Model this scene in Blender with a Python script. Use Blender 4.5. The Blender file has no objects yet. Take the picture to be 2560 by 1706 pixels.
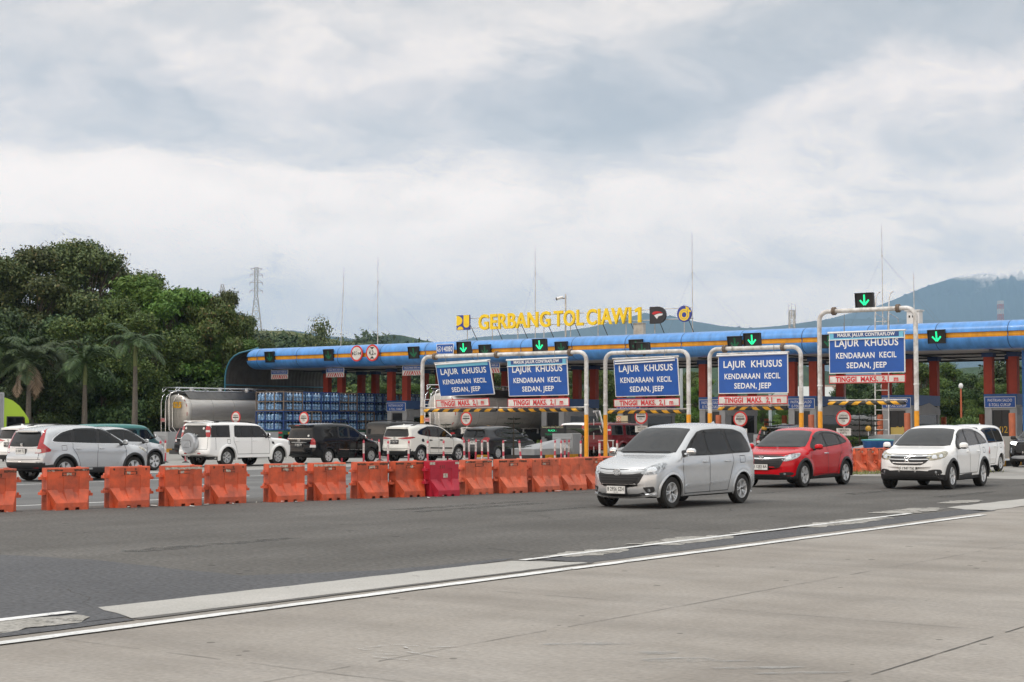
import bpy, bmesh, math, random
import numpy as np
from mathutils import Vector, Matrix
from mathutils.bvhtree import BVHTree
from mathutils.geometry import delaunay_2d_cdt

random.seed(7)
RAD = math.radians
scene = bpy.context.scene
COL = scene.collection

# ------------------------------------------------------------------ camera, sky, sun, exposure
CAM_H = 1.7
YAW = RAD(36.0)                       # lanes run along +Y, the camera looks 36 degrees to their left
TILT = math.atan((1060 - 853) / 4000.0)
cam_data = bpy.data.cameras.new("camera")
cam = bpy.data.objects.new("camera", cam_data)
COL.objects.link(cam)
cam.location = (0, 0, CAM_H)
cam.rotation_euler = (RAD(90) + TILT, 0, YAW)
cam_data.lens = 56.25
cam_data.sensor_width = 36.0
cam_data.clip_start = 0.2
cam_data.clip_end = 60000
scene.camera = cam

SUN_EL, SUN_AZ = RAD(58), RAD(205)    # azimuth clockwise from +Y: the sun stands high behind the camera
world = bpy.data.worlds.new("World")
scene.world = world
world.use_nodes = True

def build_world():
    nt = world.node_tree
    N, L = nt.nodes, nt.links
    N.clear()
    out = N.new("ShaderNodeOutputWorld")
    bg = N.new("ShaderNodeBackground")
    L.new(bg.outputs[0], out.inputs[0])
    sky = N.new("ShaderNodeTexSky")
    sky.sky_type = 'NISHITA'
    sky.sun_disc = False
    sky.sun_elevation = SUN_EL
    sky.sun_rotation = SUN_AZ
    def math_(op, a, b=None, c=None):
        n = N.new("ShaderNodeMath"); n.operation = op
        for i, v in enumerate((a, b, c)):
            if v is None: continue
            if isinstance(v, (int, float)): n.inputs[i].default_value = v
            else: L.new(v, n.inputs[i])
        return n.outputs[0]
    tc = N.new("ShaderNodeTexCoord")
    sep = N.new("ShaderNodeSeparateXYZ"); L.new(tc.outputs["Generated"], sep.inputs[0])
    dx, dy, dz = sep.outputs
    zc = math_('MAXIMUM', dz, 0.0)
    den = math_('ADD', zc, 0.22)
    px, py = math_('DIVIDE', dx, den), math_('DIVIDE', dy, den)
    def noise(scale, detail, rough, ofs, sx=1.0, sy=1.0, sz=0.0, dist=0.0):
        c = N.new("ShaderNodeCombineXYZ")
        L.new(math_('ADD', math_('MULTIPLY', px, sx), ofs[0]), c.inputs[0])
        L.new(math_('ADD', math_('MULTIPLY', py, sy), ofs[1]), c.inputs[1])
        L.new(math_('MULTIPLY', dz, sz), c.inputs[2])
        n = N.new("ShaderNodeTexNoise"); n.inputs["Scale"].default_value = scale
        n.inputs["Detail"].default_value = detail; n.inputs["Roughness"].default_value = rough
        n.inputs["Distortion"].default_value = dist
        L.new(c.outputs[0], n.inputs["Vector"])
        return n.outputs["Fac"]
    def ramp(f, stops):
        r = N.new("ShaderNodeValToRGB"); L.new(f, r.inputs[0])
        els = r.color_ramp.elements
        while len(els) < len(stops): els.new(0.5)
        for e, (p, c) in zip(els, stops): e.position = p; e.color = (*c, 1)
        return r.outputs[0]
    def mix(f, a, b, mode='MIX'):
        m = N.new("ShaderNodeMix"); m.data_type = 'RGBA'; m.blend_type = mode
        if isinstance(f, (int, float)): m.inputs[0].default_value = f
        else: L.new(f, m.inputs[0])
        for s, v in ((6, a), (7, b)):
            if isinstance(v, tuple): m.inputs[s].default_value = (*v, 1)
            else: L.new(v, m.inputs[s])
        return m.outputs[2]
    blue = mix(1.0, sky.outputs[0], (0.10, 0.10, 0.10), 'MULTIPLY')
    # cloud decks lie in fixed directions of the sky: bearing and height above the horizon, in units of 1/4000 rad
    bear = math_('ADD', math_('MULTIPLY', math_('ADD', math_('ARCTAN2', dx, dy), YAW), 4000.0), 1280.0)
    hgt = math_('SUBTRACT', 1060.0, math_('MULTIPLY', math_('ARCSINE', dz), 4000.0))
    w1 = noise(3.2, 9, 0.58, (2.3, 0.4), 1, 1, 3.0, 0.3); w2 = noise(3.0, 9, 0.6, (7.3, 4.4), 1, 1, 3.0, 0.3)
    bear = math_('ADD', bear, math_('MULTIPLY', math_('SUBTRACT', w1, 0.5), 620.0))
    hgt = math_('ADD', hgt, math_('MULTIPLY', math_('SUBTRACT', w2, 0.5), 330.0))
    def lump(sc, dt, sx, sy, ofs):
        c = N.new("ShaderNodeCombineXYZ"); L.new(math_('MULTIPLY', bear, sx), c.inputs[0]); L.new(math_('MULTIPLY', hgt, sy), c.inputs[1]); c.inputs[2].default_value = ofs
        n = N.new("ShaderNodeTexNoise"); n.inputs["Scale"].default_value = sc; n.inputs["Detail"].default_value = dt; n.inputs["Roughness"].default_value = 0.56; n.inputs["Distortion"].default_value = 0.25
        L.new(c.outputs[0], n.inputs["Vector"]); return n.outputs["Fac"]
    v = math_('ADD', -0.33, math_('MULTIPLY', lump(1.0, 10, .0024, .0048, 4.0), 1.15))
    v = math_('ADD', v, math_('MULTIPLY', math_('SUBTRACT', lump(1.0, 9, .0075, .012, 9.0), 0.5), 0.55))
    for cx, cy, rx, ry, sl, wt in SKY_DECKS:
        ddx = math_('SUBTRACT', bear, cx)
        ddy = math_('SUBTRACT', math_('SUBTRACT', hgt, cy), math_('MULTIPLY', ddx, sl))
        q = math_('ADD', math_('POWER', math_('ABSOLUTE', math_('DIVIDE', ddx, rx)), 2.0), math_('POWER', math_('ABSOLUTE', math_('DIVIDE', ddy, ry)), 2.0))
        v = math_('ADD', v, math_('MULTIPLY', math_('EXPONENT', math_('MULTIPLY', q, -0.8)), wt))
    col = ramp(v, [(0.0, (1.0, 0.975, 0.935)), (0.22, (0.90, 0.88, 0.845)), (0.45, (0.71, 0.72, 0.72)), (0.70, (0.53, 0.57, 0.60)), (1.0, (0.40, 0.45, 0.49))])
    col = mix(0.04, col, blue)
    # low sky is brightened and warmed to offset the haze box; an overcast dome is brightest overhead
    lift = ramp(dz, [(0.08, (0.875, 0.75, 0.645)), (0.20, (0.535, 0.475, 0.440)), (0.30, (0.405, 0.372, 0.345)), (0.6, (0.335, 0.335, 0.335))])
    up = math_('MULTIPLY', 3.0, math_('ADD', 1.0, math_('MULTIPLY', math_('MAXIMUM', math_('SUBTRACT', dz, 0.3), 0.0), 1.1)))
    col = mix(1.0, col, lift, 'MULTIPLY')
    mul = N.new("ShaderNodeVectorMath"); mul.operation = 'SCALE'
    L.new(col, mul.inputs[0]); L.new(up, mul.inputs["Scale"])
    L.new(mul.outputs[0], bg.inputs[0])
    bg.inputs[1].default_value = 1.0
SKY_DECKS = [(1280, -60, 2200, 260, 0, .20), (850, 320, 620, 85, -.06, .36), (1650, 240, 520, 80, -.20, .36), (2350, 70, 480, 90, -.12, .38), (150, 210, 420, 130, .05, .26), (2500, 330, 330, 65, 0, .34), (1750, 420, 380, 60, -.08, .20),
             (450, 500, 850, 85, 0, -.26), (900, 680, 700, 100, 0, -.14), (680, 690, 85, 28, .1, .26), (2050, 660, 520, 45, -.05, .12), (600, 160, 300, 60, 0, -.10), (1300, 90, 350, 70, -.1, -.10), (2200, 250, 400, 35, -.1, -.16), (1100, 690, 160, 40, 0, -.16)]
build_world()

sun_data = bpy.data.lights.new("sun", 'SUN')
sun_data.energy = 1.5
sun_data.angle = RAD(12)
sun_data.color = (1.0, 0.96, 0.90)
sun = bpy.data.objects.new("sun", sun_data)
COL.objects.link(sun)
_sd = Vector((math.sin(SUN_AZ) * math.cos(SUN_EL), math.cos(SUN_AZ) * math.cos(SUN_EL), math.sin(SUN_EL)))
sun.rotation_euler = (-_sd).to_track_quat('-Z', 'Y').to_euler()
sun.location = (0, 0, 50)

scene.view_settings.view_transform = 'Standard'
scene.view_settings.look = 'None'
scene.view_settings.exposure = 0.0
scene.view_settings.gamma = 1.0
scene.render.engine = 'CYCLES'
scene.cycles.max_bounces = 6
scene.cycles.transparent_max_bounces = 8
scene.cycles.use_denoising = True

# ------------------------------------------------------------------ where things stand (photo measurements -> metres)
_FW = (-math.sin(YAW), math.cos(YAW)); _RT = (math.cos(YAW), math.sin(YAW))
def _ray(px, py):
    a = (px - 1280) / 4000.0; b = -(py - 853) / 4000.0
    c, s = math.cos(TILT), math.sin(TILT)
    f = c - b * s
    return _RT[0] * a + _FW[0] * f, _RT[1] * a + _FW[1] * f, s + b * c, f
def ground_at(px, py):
    r = _ray(px, py); k = -CAM_H / r[2]
    return r[0] * k, r[1] * k
def plane_at(px, py, Y):
    r = _ray(px, py); k = Y / r[1]
    return r[0] * k, CAM_H + r[2] * k
def depth_at(px, py, d):
    r = _ray(px, py); k = d / r[3]
    return r[0] * k, r[1] * k, CAM_H + r[2] * k

# ------------------------------------------------------------------ object helpers
def tag(o, label=None, cat=None, group=None, kind=None):
    if label: o["label"] = label
    if cat: o["category"] = cat
    if group: o["group"] = group
    if kind: o["kind"] = kind
    return o
def thing(name, label, cat, loc=(0, 0, 0), rz=0.0, group=None):
    o = bpy.data.objects.new(name, None)
    o.empty_display_size = 0.3
    COL.objects.link(o)
    o.location = loc; o.rotation_euler = (0, 0, rz)
    return tag(o, label, cat, group)
def dup(root, loc=None, rz=None, label=None, group=None, scale=None):
    def rec(o, par):
        c = o.copy(); COL.objects.link(c)
        if par is not None: c.parent = par
        for ch in o.children: rec(ch, c)
        return c
    r = rec(root, None)
    if loc is not None: r.location = loc
    if rz is not None: r.rotation_euler = (0, 0, rz)
    if scale is not None: r.scale = scale
    if label: r["label"] = label
    if group: r["group"] = group
    return r

class MB:
    """Collects geometry and links it as one mesh object."""
    def __init__(self):
        self.v, self.f, self.m, self.s = [], [], [], []
        self.mats = []
    def mi(self, mat):
        if mat not in self.mats: self.mats.append(mat)
        return self.mats.index(mat)
    def add(self, vs, fs, mat, smooth=False, M=None):
        b = len(self.v); k = self.mi(mat)
        if M is not None: vs = [tuple(M @ Vector(p)) for p in vs]
        self.v.extend([tuple(p) for p in vs])
        for f in fs:
            self.f.append(tuple(b + i for i in f)); self.m.append(k); self.s.append(smooth)
        return self
    def box(self, x0, x1, y0, y1, z0, z1, mat, M=None):
        vs = [(x0, y0, z0), (x1, y0, z0), (x1, y1, z0), (x0, y1, z0), (x0, y0, z1), (x1, y0, z1), (x1, y1, z1), (x0, y1, z1)]
        return self.add(vs, [(3, 2, 1, 0), (4, 5, 6, 7), (0, 1, 5, 4), (1, 2, 6, 5), (2, 3, 7, 6), (3, 0, 4, 7)], mat, False, M)
    def rbox(self, x0, x1, y0, y1, z0, z1, r, mat, M=None, seg=3):
        """box with its vertical edges rounded"""
        pts = []
        for cx, cy, a0 in ((x1 - r, y1 - r, 0), (x0 + r, y1 - r, 90), (x0 + r, y0 + r, 180), (x1 - r, y0 + r, 270)):
            for i in range(seg + 1):
                a = RAD(a0 + 90 * i / seg); pts.append((cx + r * math.cos(a), cy + r * math.sin(a)))
        return self.prism(pts, z0, z1, mat, M)
    def prism(self, pts, z0, z1, mat, M=None, smooth=False):
        n = len(pts)
        vs = [(x, y, z0) for x, y in pts] + [(x, y, z1) for x, y in pts]
        fs = [tuple(range(n - 1, -1, -1)), tuple(range(n, 2 * n))] + [(i, (i + 1) % n, n + (i + 1) % n, n + i) for i in range(n)]
        return self.add(vs, fs, mat, smooth, M)
    def quad(self, pts, mat, M=None):
        return self.add(pts, [tuple(range(len(pts)))], mat, False, M)
    def tube(self, path, r, mat, n=8, cap=True, M=None, smooth=True):
        P = [Vector(p) for p in path]
        R = r if isinstance(r, (list, tuple)) else [r] * len(P)
        vs, fs = [], []
        ref = None
        for i, p in enumerate(P):
            t = (P[min(i + 1, len(P) - 1)] - P[max(i - 1, 0)])
            if t.length < 1e-9: t = Vector((0, 0, 1))
            t.normalize()
            if ref is None: ref = Vector((0, 0, 1)) if abs(t.z) < 0.9 else Vector((1, 0, 0))
            u = t.cross(ref)
            if u.length < 1e-4: u = t.cross(Vector((0, 1, 0.1)))
            u.normalize(); w = u.cross(t).normalized(); ref = w
            for k in range(n):
                a = 2 * math.pi * k / n
                vs.append(tuple(p + (u * math.cos(a) + w * math.sin(a)) * R[i]))
        for i in range(len(P) - 1):
            for k in range(n):
                fs.append((i * n + k, i * n + (k + 1) % n, (i + 1) * n + (k + 1) % n, (i + 1) * n + k))
        self.add(vs, fs, mat, smooth, M)
        if cap:
            b = len(P) - 1
            self.add(vs[:n], [tuple(range(n - 1, -1, -1))], mat, False, M)
            self.add(vs[b * n:], [tuple(range(n))], mat, False, M)
        return self
    def lathe(self, prof, mat, n=24, axis='z', M=None, smooth=True):
        vs, fs = [], []
        for (r, h) in prof:
            for k in range(n):
                a = 2 * math.pi * k / n
                c, s = r * math.cos(a), r * math.sin(a)
                vs.append((c, s, h) if axis == 'z' else ((c, h, s) if axis == 'y' else (h, c, s)))
        for i in range(len(prof) - 1):
            for k in range(n):
                q = (i * n + k, i * n + (k + 1) % n, (i + 1) * n + (k + 1) % n, (i + 1) * n + k)
                fs.append(q if axis != 'y' else q[::-1])
        return self.add(vs, fs, mat, smooth, M)
    def mesh(self, name):
        me = bpy.data.meshes.new(name)
        me.from_pydata(self.v, [], self.f)
        for m in self.mats: me.materials.append(m)
        me.polygons.foreach_set("material_index", self.m)
        me.polygons.foreach_set("use_smooth", self.s)
        me.validate(); me.update()
        return me
    def build(self, name, parent=None, label=None, cat=None, group=None, kind=None, loc=None, angle=None):
        me = self.mesh(name)
        if angle: me.set_sharp_from_angle(angle=RAD(angle))
        o = bpy.data.objects.new(name, me); COL.objects.link(o)
        if parent is not None: o.parent = parent
        if loc is not None: o.location = loc
        return tag(o, label, cat, group, kind)

_fonts = {}
CAP_H = 0.73
def text_geo(txt, bold=0.0, extrude=0.0):
    """(verts, faces) of a line of capitals; cap height 1, centred on x, standing on y=0"""
    key = (txt, bold, extrude)
    if key not in _fonts:
        cu = bpy.data.curves.new("lettering", 'FONT')
        cu.body = txt; cu.size = 1.0; cu.offset = bold; cu.extrude = extrude
        cu.resolution_u = 3; cu.space_character = 1.06
        ob = bpy.data.objects.new("lettering", cu); COL.objects.link(ob)
        bpy.context.view_layer.update()
        dg = bpy.context.evaluated_depsgraph_get()
        me = bpy.data.meshes.new_from_object(ob.evaluated_get(dg))
        vs = np.array([v.co[:] for v in me.vertices]).reshape(-1, 3)
        fs = [tuple(p.vertices) for p in me.polygons]
        bpy.data.objects.remove(ob); bpy.data.curves.remove(cu); bpy.data.meshes.remove(me)
        if len(vs):
            H = CAP_H
            vs[:, 0] -= (vs[:, 0].min() + vs[:, 0].max()) / 2
            vs /= H
        _fonts[key] = (vs, fs)
    return _fonts[key]
def _cap():
    global CAP_H
    CAP_H = 1.0; v, f = text_geo("H"); CAP_H = float(v[:, 1].max()); _fonts.clear()
def put_text(mb, txt, center, h, mat, facing='-y', bold=0.012, xs=1.0, width=None, extrude=0.0, M=None):
    """a line of text; centre of its base line at centre, facing -y / +y / up"""
    vs, fs = text_geo(txt, bold, extrude / h if h else 0)
    if not len(vs): return
    w = (vs[:, 0].max() - vs[:, 0].min()) * h
    k = xs if width is None else width / max(w, 1e-6)
    out = []
    for x, y, z in vs:
        X, Y, Z = x * h * k, y * h, z * h
        if facing == '-y': p = (center[0] + X, center[1] - Z, center[2] + Y)
        elif facing == '+y': p = (center[0] - X, center[1] + Z, center[2] + Y)
        elif facing == '-x': p = (center[0] - Z, center[1] - X, center[2] + Y)
        elif facing == '+x': p = (center[0] + Z, center[1] + X, center[2] + Y)
        else: p = (center[0] + X, center[1] + Y, center[2] + Z)
        out.append(p)
    mb.add(out, fs, mat, False, M)

_cap()

# ------------------------------------------------------------------ materials
_mats = {}
def mat(name, col, rough=0.6, metal=0.0, coat=0.0, var=0.0, scale=6.0, bump=0.0, bscale=40.0, emit=0.0, spec=0.5, dirt=None, stretch=None, coords="Object"):
    if name in _mats: return _mats[name]
    m = bpy.data.materials.new(name); m.use_nodes = True
    nt = m.node_tree; N, L = nt.nodes, nt.links
    p = N["Principled BSDF"]
    p.inputs["Base Color"].default_value = (*col, 1)
    p.inputs["Roughness"].default_value = rough
    p.inputs["Metallic"].default_value = metal
    p.inputs["Specular IOR Level"].default_value = spec
    if coat:
        p.inputs["Coat Weight"].default_value = coat
        p.inputs["Coat Roughness"].default_value = 0.04
    if emit:
        p.inputs["Emission Color"].default_value = (*col, 1); p.inputs["Emission Strength"].default_value = emit
    tc = N.new("ShaderNodeTexCoord")
    vec = tc.outputs[coords]
    if var:                                # no two copies carry the same stains
        oi = N.new("ShaderNodeObjectInfo"); of = N.new("ShaderNodeVectorMath"); of.operation = 'MULTIPLY_ADD'
        L.new(oi.outputs["Random"], of.inputs[0]); of.inputs[1].default_value = (37, 53, 71); L.new(vec, of.inputs[2]); vec = of.outputs[0]
    if stretch:
        mp = N.new("ShaderNodeMapping"); mp.inputs["Scale"].default_value = stretch
        L.new(vec, mp.inputs[0]); vec = mp.outputs[0]
    if var:
        n = N.new("ShaderNodeTexNoise"); n.inputs["Scale"].default_value = scale; n.inputs["Detail"].default_value = 6
        n.inputs["Roughness"].default_value = 0.6
        L.new(vec, n.inputs["Vector"])
        r = N.new("ShaderNodeValToRGB"); L.new(n.outputs["Fac"], r.inputs[0])
        lo = tuple(max(0, c * (1 - var)) for c in col); hi = tuple(min(1, c * (1 + var)) for c in col)
        if dirt: lo = dirt
        r.color_ramp.elements[0].position = 0.32; r.color_ramp.elements[0].color = (*lo, 1)
        r.color_ramp.elements[1].position = 0.66; r.color_ramp.elements[1].color = (*hi, 1)
        L.new(r.outputs[0], p.inputs["Base Color"])
    if bump:
        n2 = N.new("ShaderNodeTexNoise"); n2.inputs["Scale"].default_value = bscale; n2.inputs["Detail"].default_value = 5
        L.new(tc.outputs[coords], n2.inputs["Vector"])
        b = N.new("ShaderNodeBump"); b.inputs["Strength"].default_value = bump; b.inputs["Distance"].default_value = 0.02
        L.new(n2.outputs["Fac"], b.inputs["Height"]); L.new(b.outputs[0], p.inputs["Normal"])
    _mats[name] = m
    return m
# ------------------------------------------------------------------ vehicles
M_GLASS = mat("dark_glass", (0.006, 0.007, 0.008), 0.02, spec=0.45)
M_GLASS2 = mat("tinted_glass", (0.010, 0.011, 0.012), 0.02, spec=0.55)
M_PLASTIC = mat("black_plastic", (0.018, 0.018, 0.019), 0.55, var=0.15, scale=12)
M_SEAM = mat("panel_gap", (0.012, 0.012, 0.013), 0.8)
M_RUBBER = mat("tyre_rubber", (0.022, 0.021, 0.020), 0.85, var=0.3, scale=9)
M_ALLOY = mat("wheel_alloy", (0.68, 0.69, 0.70), 0.30, metal=0.5)
M_HUBDARK = mat("dark_wheel_steel", (0.02, 0.02, 0.022), 0.6, metal=0.4)  # dark steel of wheel backs, hub caps and grille bars
M_CHROME = mat("chrome", (0.78, 0.79, 0.80), 0.12, metal=1.0)
M_LAMP = mat("headlamp_lens", (0.36, 0.38, 0.40), 0.10, metal=0.3, coat=1.0, var=0.75, scale=16)
M_LAMP_YEL = mat("aged_headlamp_lens", (0.36, 0.34, 0.26), 0.15, metal=0.3, coat=1.0, var=0.6, scale=16)
M_TAIL = mat("red_lamp_lens", (0.36, 0.006, 0.010), 0.12, coat=1.0, var=0.25, scale=18)
M_TAILW = mat("clear_lamp_lens", (0.62, 0.60, 0.60), 0.15, coat=1.0)
M_PLATE = mat("white_plate", (0.72, 0.72, 0.70), 0.5)
M_PLATEB = mat("black_plate", (0.02, 0.02, 0.022), 0.5)
M_INK = mat("black_ink", (0.02, 0.02, 0.02), 0.6)
M_WHITEINK = mat("white_ink", (0.75, 0.75, 0.73), 0.6)
M_DRL = mat("lit_headlamp", (1.0, 0.98, 0.93), 0.3, emit=3.0)
M_REDLIT = mat("lit_brake_lamp", (1.0, 0.05, 0.03), 0.3, emit=1.6)
M_UNDER = mat("underbody", (0.012, 0.012, 0.012), 0.9)
PAINT = dict(
    silver=mat("silver_paint", (0.58, 0.595, 0.61), 0.27, metal=0.6, coat=0.6),
    silver2=mat("silver_grey_paint", (0.47, 0.49, 0.52), 0.28, metal=0.6, coat=0.6),
    white=mat("white_paint", (0.86, 0.86, 0.85), 0.32, coat=0.7),
    cream=mat("ivory_white_paint", (0.74, 0.73, 0.68), 0.34, coat=0.6),
    black=mat("black_paint", (0.004, 0.004, 0.005), 0.15, coat=0.5, spec=0.1),
    grey=mat("dark_grey_paint", (0.060, 0.062, 0.066), 0.28, metal=0.6, coat=0.4),
    red=mat("bright_red_paint", (0.55, 0.004, 0.012), 0.22, coat=0.45, spec=0.15),
    maroon=mat("dark_red_paint", (0.12, 0.005, 0.008), 0.22, coat=0.45, spec=0.15),
    teal=mat("teal_paint", (0.008, 0.075, 0.085), 0.35, coat=0.5),
    tealtop=mat("light_teal_paint", (0.03, 0.20, 0.19), 0.38, coat=0.5),
    lime=mat("lime_paint", (0.42, 0.62, 0.045), 0.35, coat=0.5),
    matt=mat("matt_black_paint", (0.016, 0.017, 0.018), 0.5, coat=0.1),
)

def chaikin(P, it=2, closed=False, r=0.25):
    P = [tuple(p) for p in P]
    for _ in range(it):
        Q = []
        n = len(P)
        if not closed: Q.append(P[0])
        for i in range(n if closed else n - 1):
            a, b = P[i], P[(i + 1) % n]
            Q.append(tuple(a[k] * (1 - r) + b[k] * r for k in range(len(a))))
            Q.append(tuple(a[k] * r + b[k] * (1 - r) for k in range(len(a))))
        if not closed: Q.append(P[-1])
        P = Q
    return P
def resample(P, n):
    P = np.array(P, float)
    s = np.concatenate([[0], np.cumsum(np.linalg.norm(np.diff(P, axis=0), axis=1))])
    t = np.linspace(0, s[-1], n)
    return np.stack([np.interp(t, s, P[:, k]) for k in range(P.shape[1])], 1)

class Car:
    """A body lofted from side silhouettes; lamps, glass and trim are laid on it by casting rays at it."""
    def __init__(self, S):
        self.S = S
        self.parts = []                       # (name, MB, parent index, label)
        self.body()
    def hw(self, x, z):
        S = self.S; W2 = S["W"] / 2; L = S["L"]
        x = np.asarray(x, float); z = np.asarray(z, float)
        fa, fl, ra, rl = S.get("plan", (0.13, 0.95, 0.09, 0.7))
        k = 1 - fa * np.clip(1 - x / fl, 0, 1) ** 2 - ra * np.clip(1 - (L - x) / rl, 0, 1) ** 2
        belt = np.interp(x, S["belt"][0], S["belt"][1])
        barrel = 1 - 0.055 * np.clip((0.62 - z) / 0.5, 0, 1) ** 2 - 0.03 * np.clip((z - 0.72) / 0.4, 0, 1) ** 2
        y = W2 * k * barrel
        y = y - np.clip(z - belt, 0, None) * S.get("tumble", 0.24)
        # crease above the wheels and along the shoulder
        y = y + S.get("crease", 0.012) * np.exp(-((z - (belt - 0.14)) / 0.05) ** 2) * (np.clip((x - 0.5) / 0.5, 0, 1))
        for wx in S["wheels"][:2]:
            y = y + S.get("flare", 0.018) * np.exp(-((np.hypot(x - wx, z - S["wheels"][2]) - S["wheels"][3] - 0.03) / 0.09) ** 2) * (z > 0.2)
        return y
    def body(self):
        S = self.S
        up = np.array(chaikin(S["upper"], 2)); lo = np.array(chaikin(S["lower"], 2))
        n, nt, nq = 150, 22, 14
        U, Lw = resample(up, n), resample(lo, n)
        sil = np.concatenate([up, lo[::-1]])
        A, B = sil, np.roll(sil, -1, 0)
        keep = np.linalg.norm(B - A, axis=1) > 1e-6
        A, B = A[keep], B[keep]
        def dist(P):
            d = np.full(len(P), 9.0)
            for a, b in zip(A, B):
                ab = b - a; t = np.clip(((P - a) @ ab) / (ab @ ab), 0, 1)
                q = a + t[:, None] * ab
                d = np.minimum(d, np.hypot(*(P - q).T))
            return d
        tt = 0.5 * (1 - np.cos(np.pi * np.linspace(0, 1, nt + 1)))
        tt = 0.35 * np.linspace(0, 1, nt + 1) + 0.65 * tt
        rings = []
        for i in range(1, n - 1):
            col = Lw[i] + tt[:, None] * (U[i] - Lw[i])
            rings.append(col)
        R = np.array(rings); m = len(R)
        P = R.reshape(-1, 2)
        d = dist(P)
        x, z = P[:, 0], P[:, 1]
        rb, rt = S.get("rbot", 0.05), S.get("rtop", 0.11)
        rend = S.get("rend", 0.16)
        r = np.where(z > 0.75, rt, rb)
        endk = np.clip(1 - np.minimum(x / 0.35, (S["L"] - x) / 0.3), 0, 1) * (z > 0.3)
        r = r * (1 - endk) + np.maximum(r, rend) * endk
        hood = S.get("rhood", 0.16)
        hk = ((x < S["cowl"]) & (z > 0.7)).astype(float)
        r = r * (1 - hk) + np.maximum(r, hood) * hk
        dd = np.minimum(d, r)
        y = self.hw(x, z) - (r - np.sqrt(np.maximum(r * r - (r - dd) ** 2, 0)))
        Y = y.reshape(m, nt + 1)
        vs, fs = [], []
        ring = 2 * (nt + 1) + 2 * (nq - 1)
        qs = np.linspace(1, -1, nq + 1)[1:-1]
        for i in range(m):
            for k in range(nt + 1): vs.append((R[i, k, 0], Y[i, k], R[i, k, 1]))
            for q in qs: vs.append((R[i, nt, 0], Y[i, nt] * q, R[i, nt, 1]))
            for k in range(nt, -1, -1): vs.append((R[i, k, 0], -Y[i, k], R[i, k, 1]))
            for q in qs[::-1]: vs.append((R[i, 0, 0], Y[i, 0] * q, R[i, 0, 1]))
        vs = np.array(vs)
        # bow of the nose, tail and screens in plan, crown of roof and hood
        hwv = np.maximum(self.hw(vs[:, 0], vs[:, 2]), 0.3)
        k2 = np.clip(vs[:, 1] / hwv, -1, 1) ** 2
        bf, br = S.get("bow", (0.17, 0.07))
        L = S["L"]
        vs[:, 0] += bf * k2 * np.clip(1 - vs[:, 0] / 0.9, 0, 1) ** 1.5
        vs[:, 0] -= br * k2 * np.clip(1 - (L - vs[:, 0]) / 0.7, 0, 1) ** 1.5
        vs[:, 2] -= 0.045 * k2 * np.clip((vs[:, 2] - 0.85) / 0.5, 0, 1)
        for i in range(m - 1):
            for k in range(ring):
                a, b = i * ring + k, i * ring + (k + 1) % ring
                fs.append((a, b, b + ring, a + ring))
        fs.append(tuple(range(ring - 1, -1, -1)))
        fs.append(tuple(range((m - 1) * ring, m * ring)))
        me = bpy.data.meshes.new("body")
        me.from_pydata(vs.tolist(), [], fs); me.update()
        bm = bmesh.new(); bm.from_mesh(me); bmesh.ops.recalc_face_normals(bm, faces=bm.faces); bm.to_mesh(me); bm.free()
        self.bvh = BVHTree.FromPolygons([tuple(v) for v in vs], [tuple(p.vertices) for p in me.polygons])
        # wheel arches
        ob = bpy.data.objects.new("body", me); COL.objects.link(ob)
        cut = MB()
        xf, xr, wr, ar = S["wheels"]
        W = S["W"]
        for wx in (xf, xr):
            for s in (1, -1):
                y0, y1 = (W / 2 - 0.34, W / 2 + 0.3) if s > 0 else (-W / 2 - 0.3, -W / 2 + 0.34)
                c = []
                for k in range(41):
                    a = 2 * math.pi * k / 41
                    c.append((wx + ar * math.cos(a), wr + ar * math.sin(a)))
                vv = [(p, y0, q) for p, q in c] + [(p, y1, q) for p, q in c]
                nn = len(c)
                cut.add(vv, [tuple(range(nn)), tuple(range(2 * nn - 1, nn - 1, -1))] + [(i, nn + i, nn + (i + 1) % nn, (i + 1) % nn) for i in range(nn)], M_UNDER)
        cme = cut.mesh("cut")
        bm = bmesh.new(); bm.from_mesh(cme); bmesh.ops.recalc_face_normals(bm, faces=bm.faces); bm.to_mesh(cme); bm.free()
        co = bpy.data.objects.new("cut", cme); COL.objects.link(co)
        md = ob.modifiers.new("arch", 'BOOLEAN'); md.object = co; md.operation = 'DIFFERENCE'; md.solver = 'EXACT'
        bpy.context.view_layer.update()
        ev = ob.evaluated_get(bpy.context.evaluated_depsgraph_get())
        m2 = bpy.data.meshes.new_from_object(ev)
        mb = MB()
        V = [tuple(v.co) for v in m2.vertices]
        groups = {"paint": [], "clad": [], "under": []}
        clad = S.get("clad", lambda x, z, y: False)
        for p in m2.polygons:
            c = p.center
            inarch = any(math.hypot(c.x - wx, c.z - wr) < ar * 0.985 for wx in (xf, xr)) and abs(c.y) < W / 2 * 0.99
            on = any(abs(math.hypot(c.x - wx, c.z - wr) - ar) < 0.008 for wx in (xf, xr)) and abs(p.normal.y) < 0.5
            if on or (inarch and abs(p.normal.y) > 0.9 and abs(c.y) < W / 2 - 0.25) or (p.normal.z < -0.8 and c.z < 0.4): groups["under"].append(tuple(p.vertices))
            elif clad(c.x, c.z, abs(c.y)): groups["clad"].append(tuple(p.vertices))
            else: groups["paint"].append(tuple(p.vertices))
        mb.v = V
        for key, mt in (("paint", "PAINT"), ("clad", M_PLASTIC), ("under", M_UNDER)):
            k = mb.mi(mt)
            for f in groups[key]: mb.f.append(f); mb.m.append(k); mb.s.append(True)
        bpy.data.objects.remove(ob); bpy.data.objects.remove(co)
        self.bodymb = mb
        self.parts.append(["body", mb, None, None])
    # -- things laid on the body
    def cast(self, o, d):
        h = self.bvh.ray_cast(Vector(o), Vector(d))
        return (h[0], h[1]) if h[0] is not None else (None, None)
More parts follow.
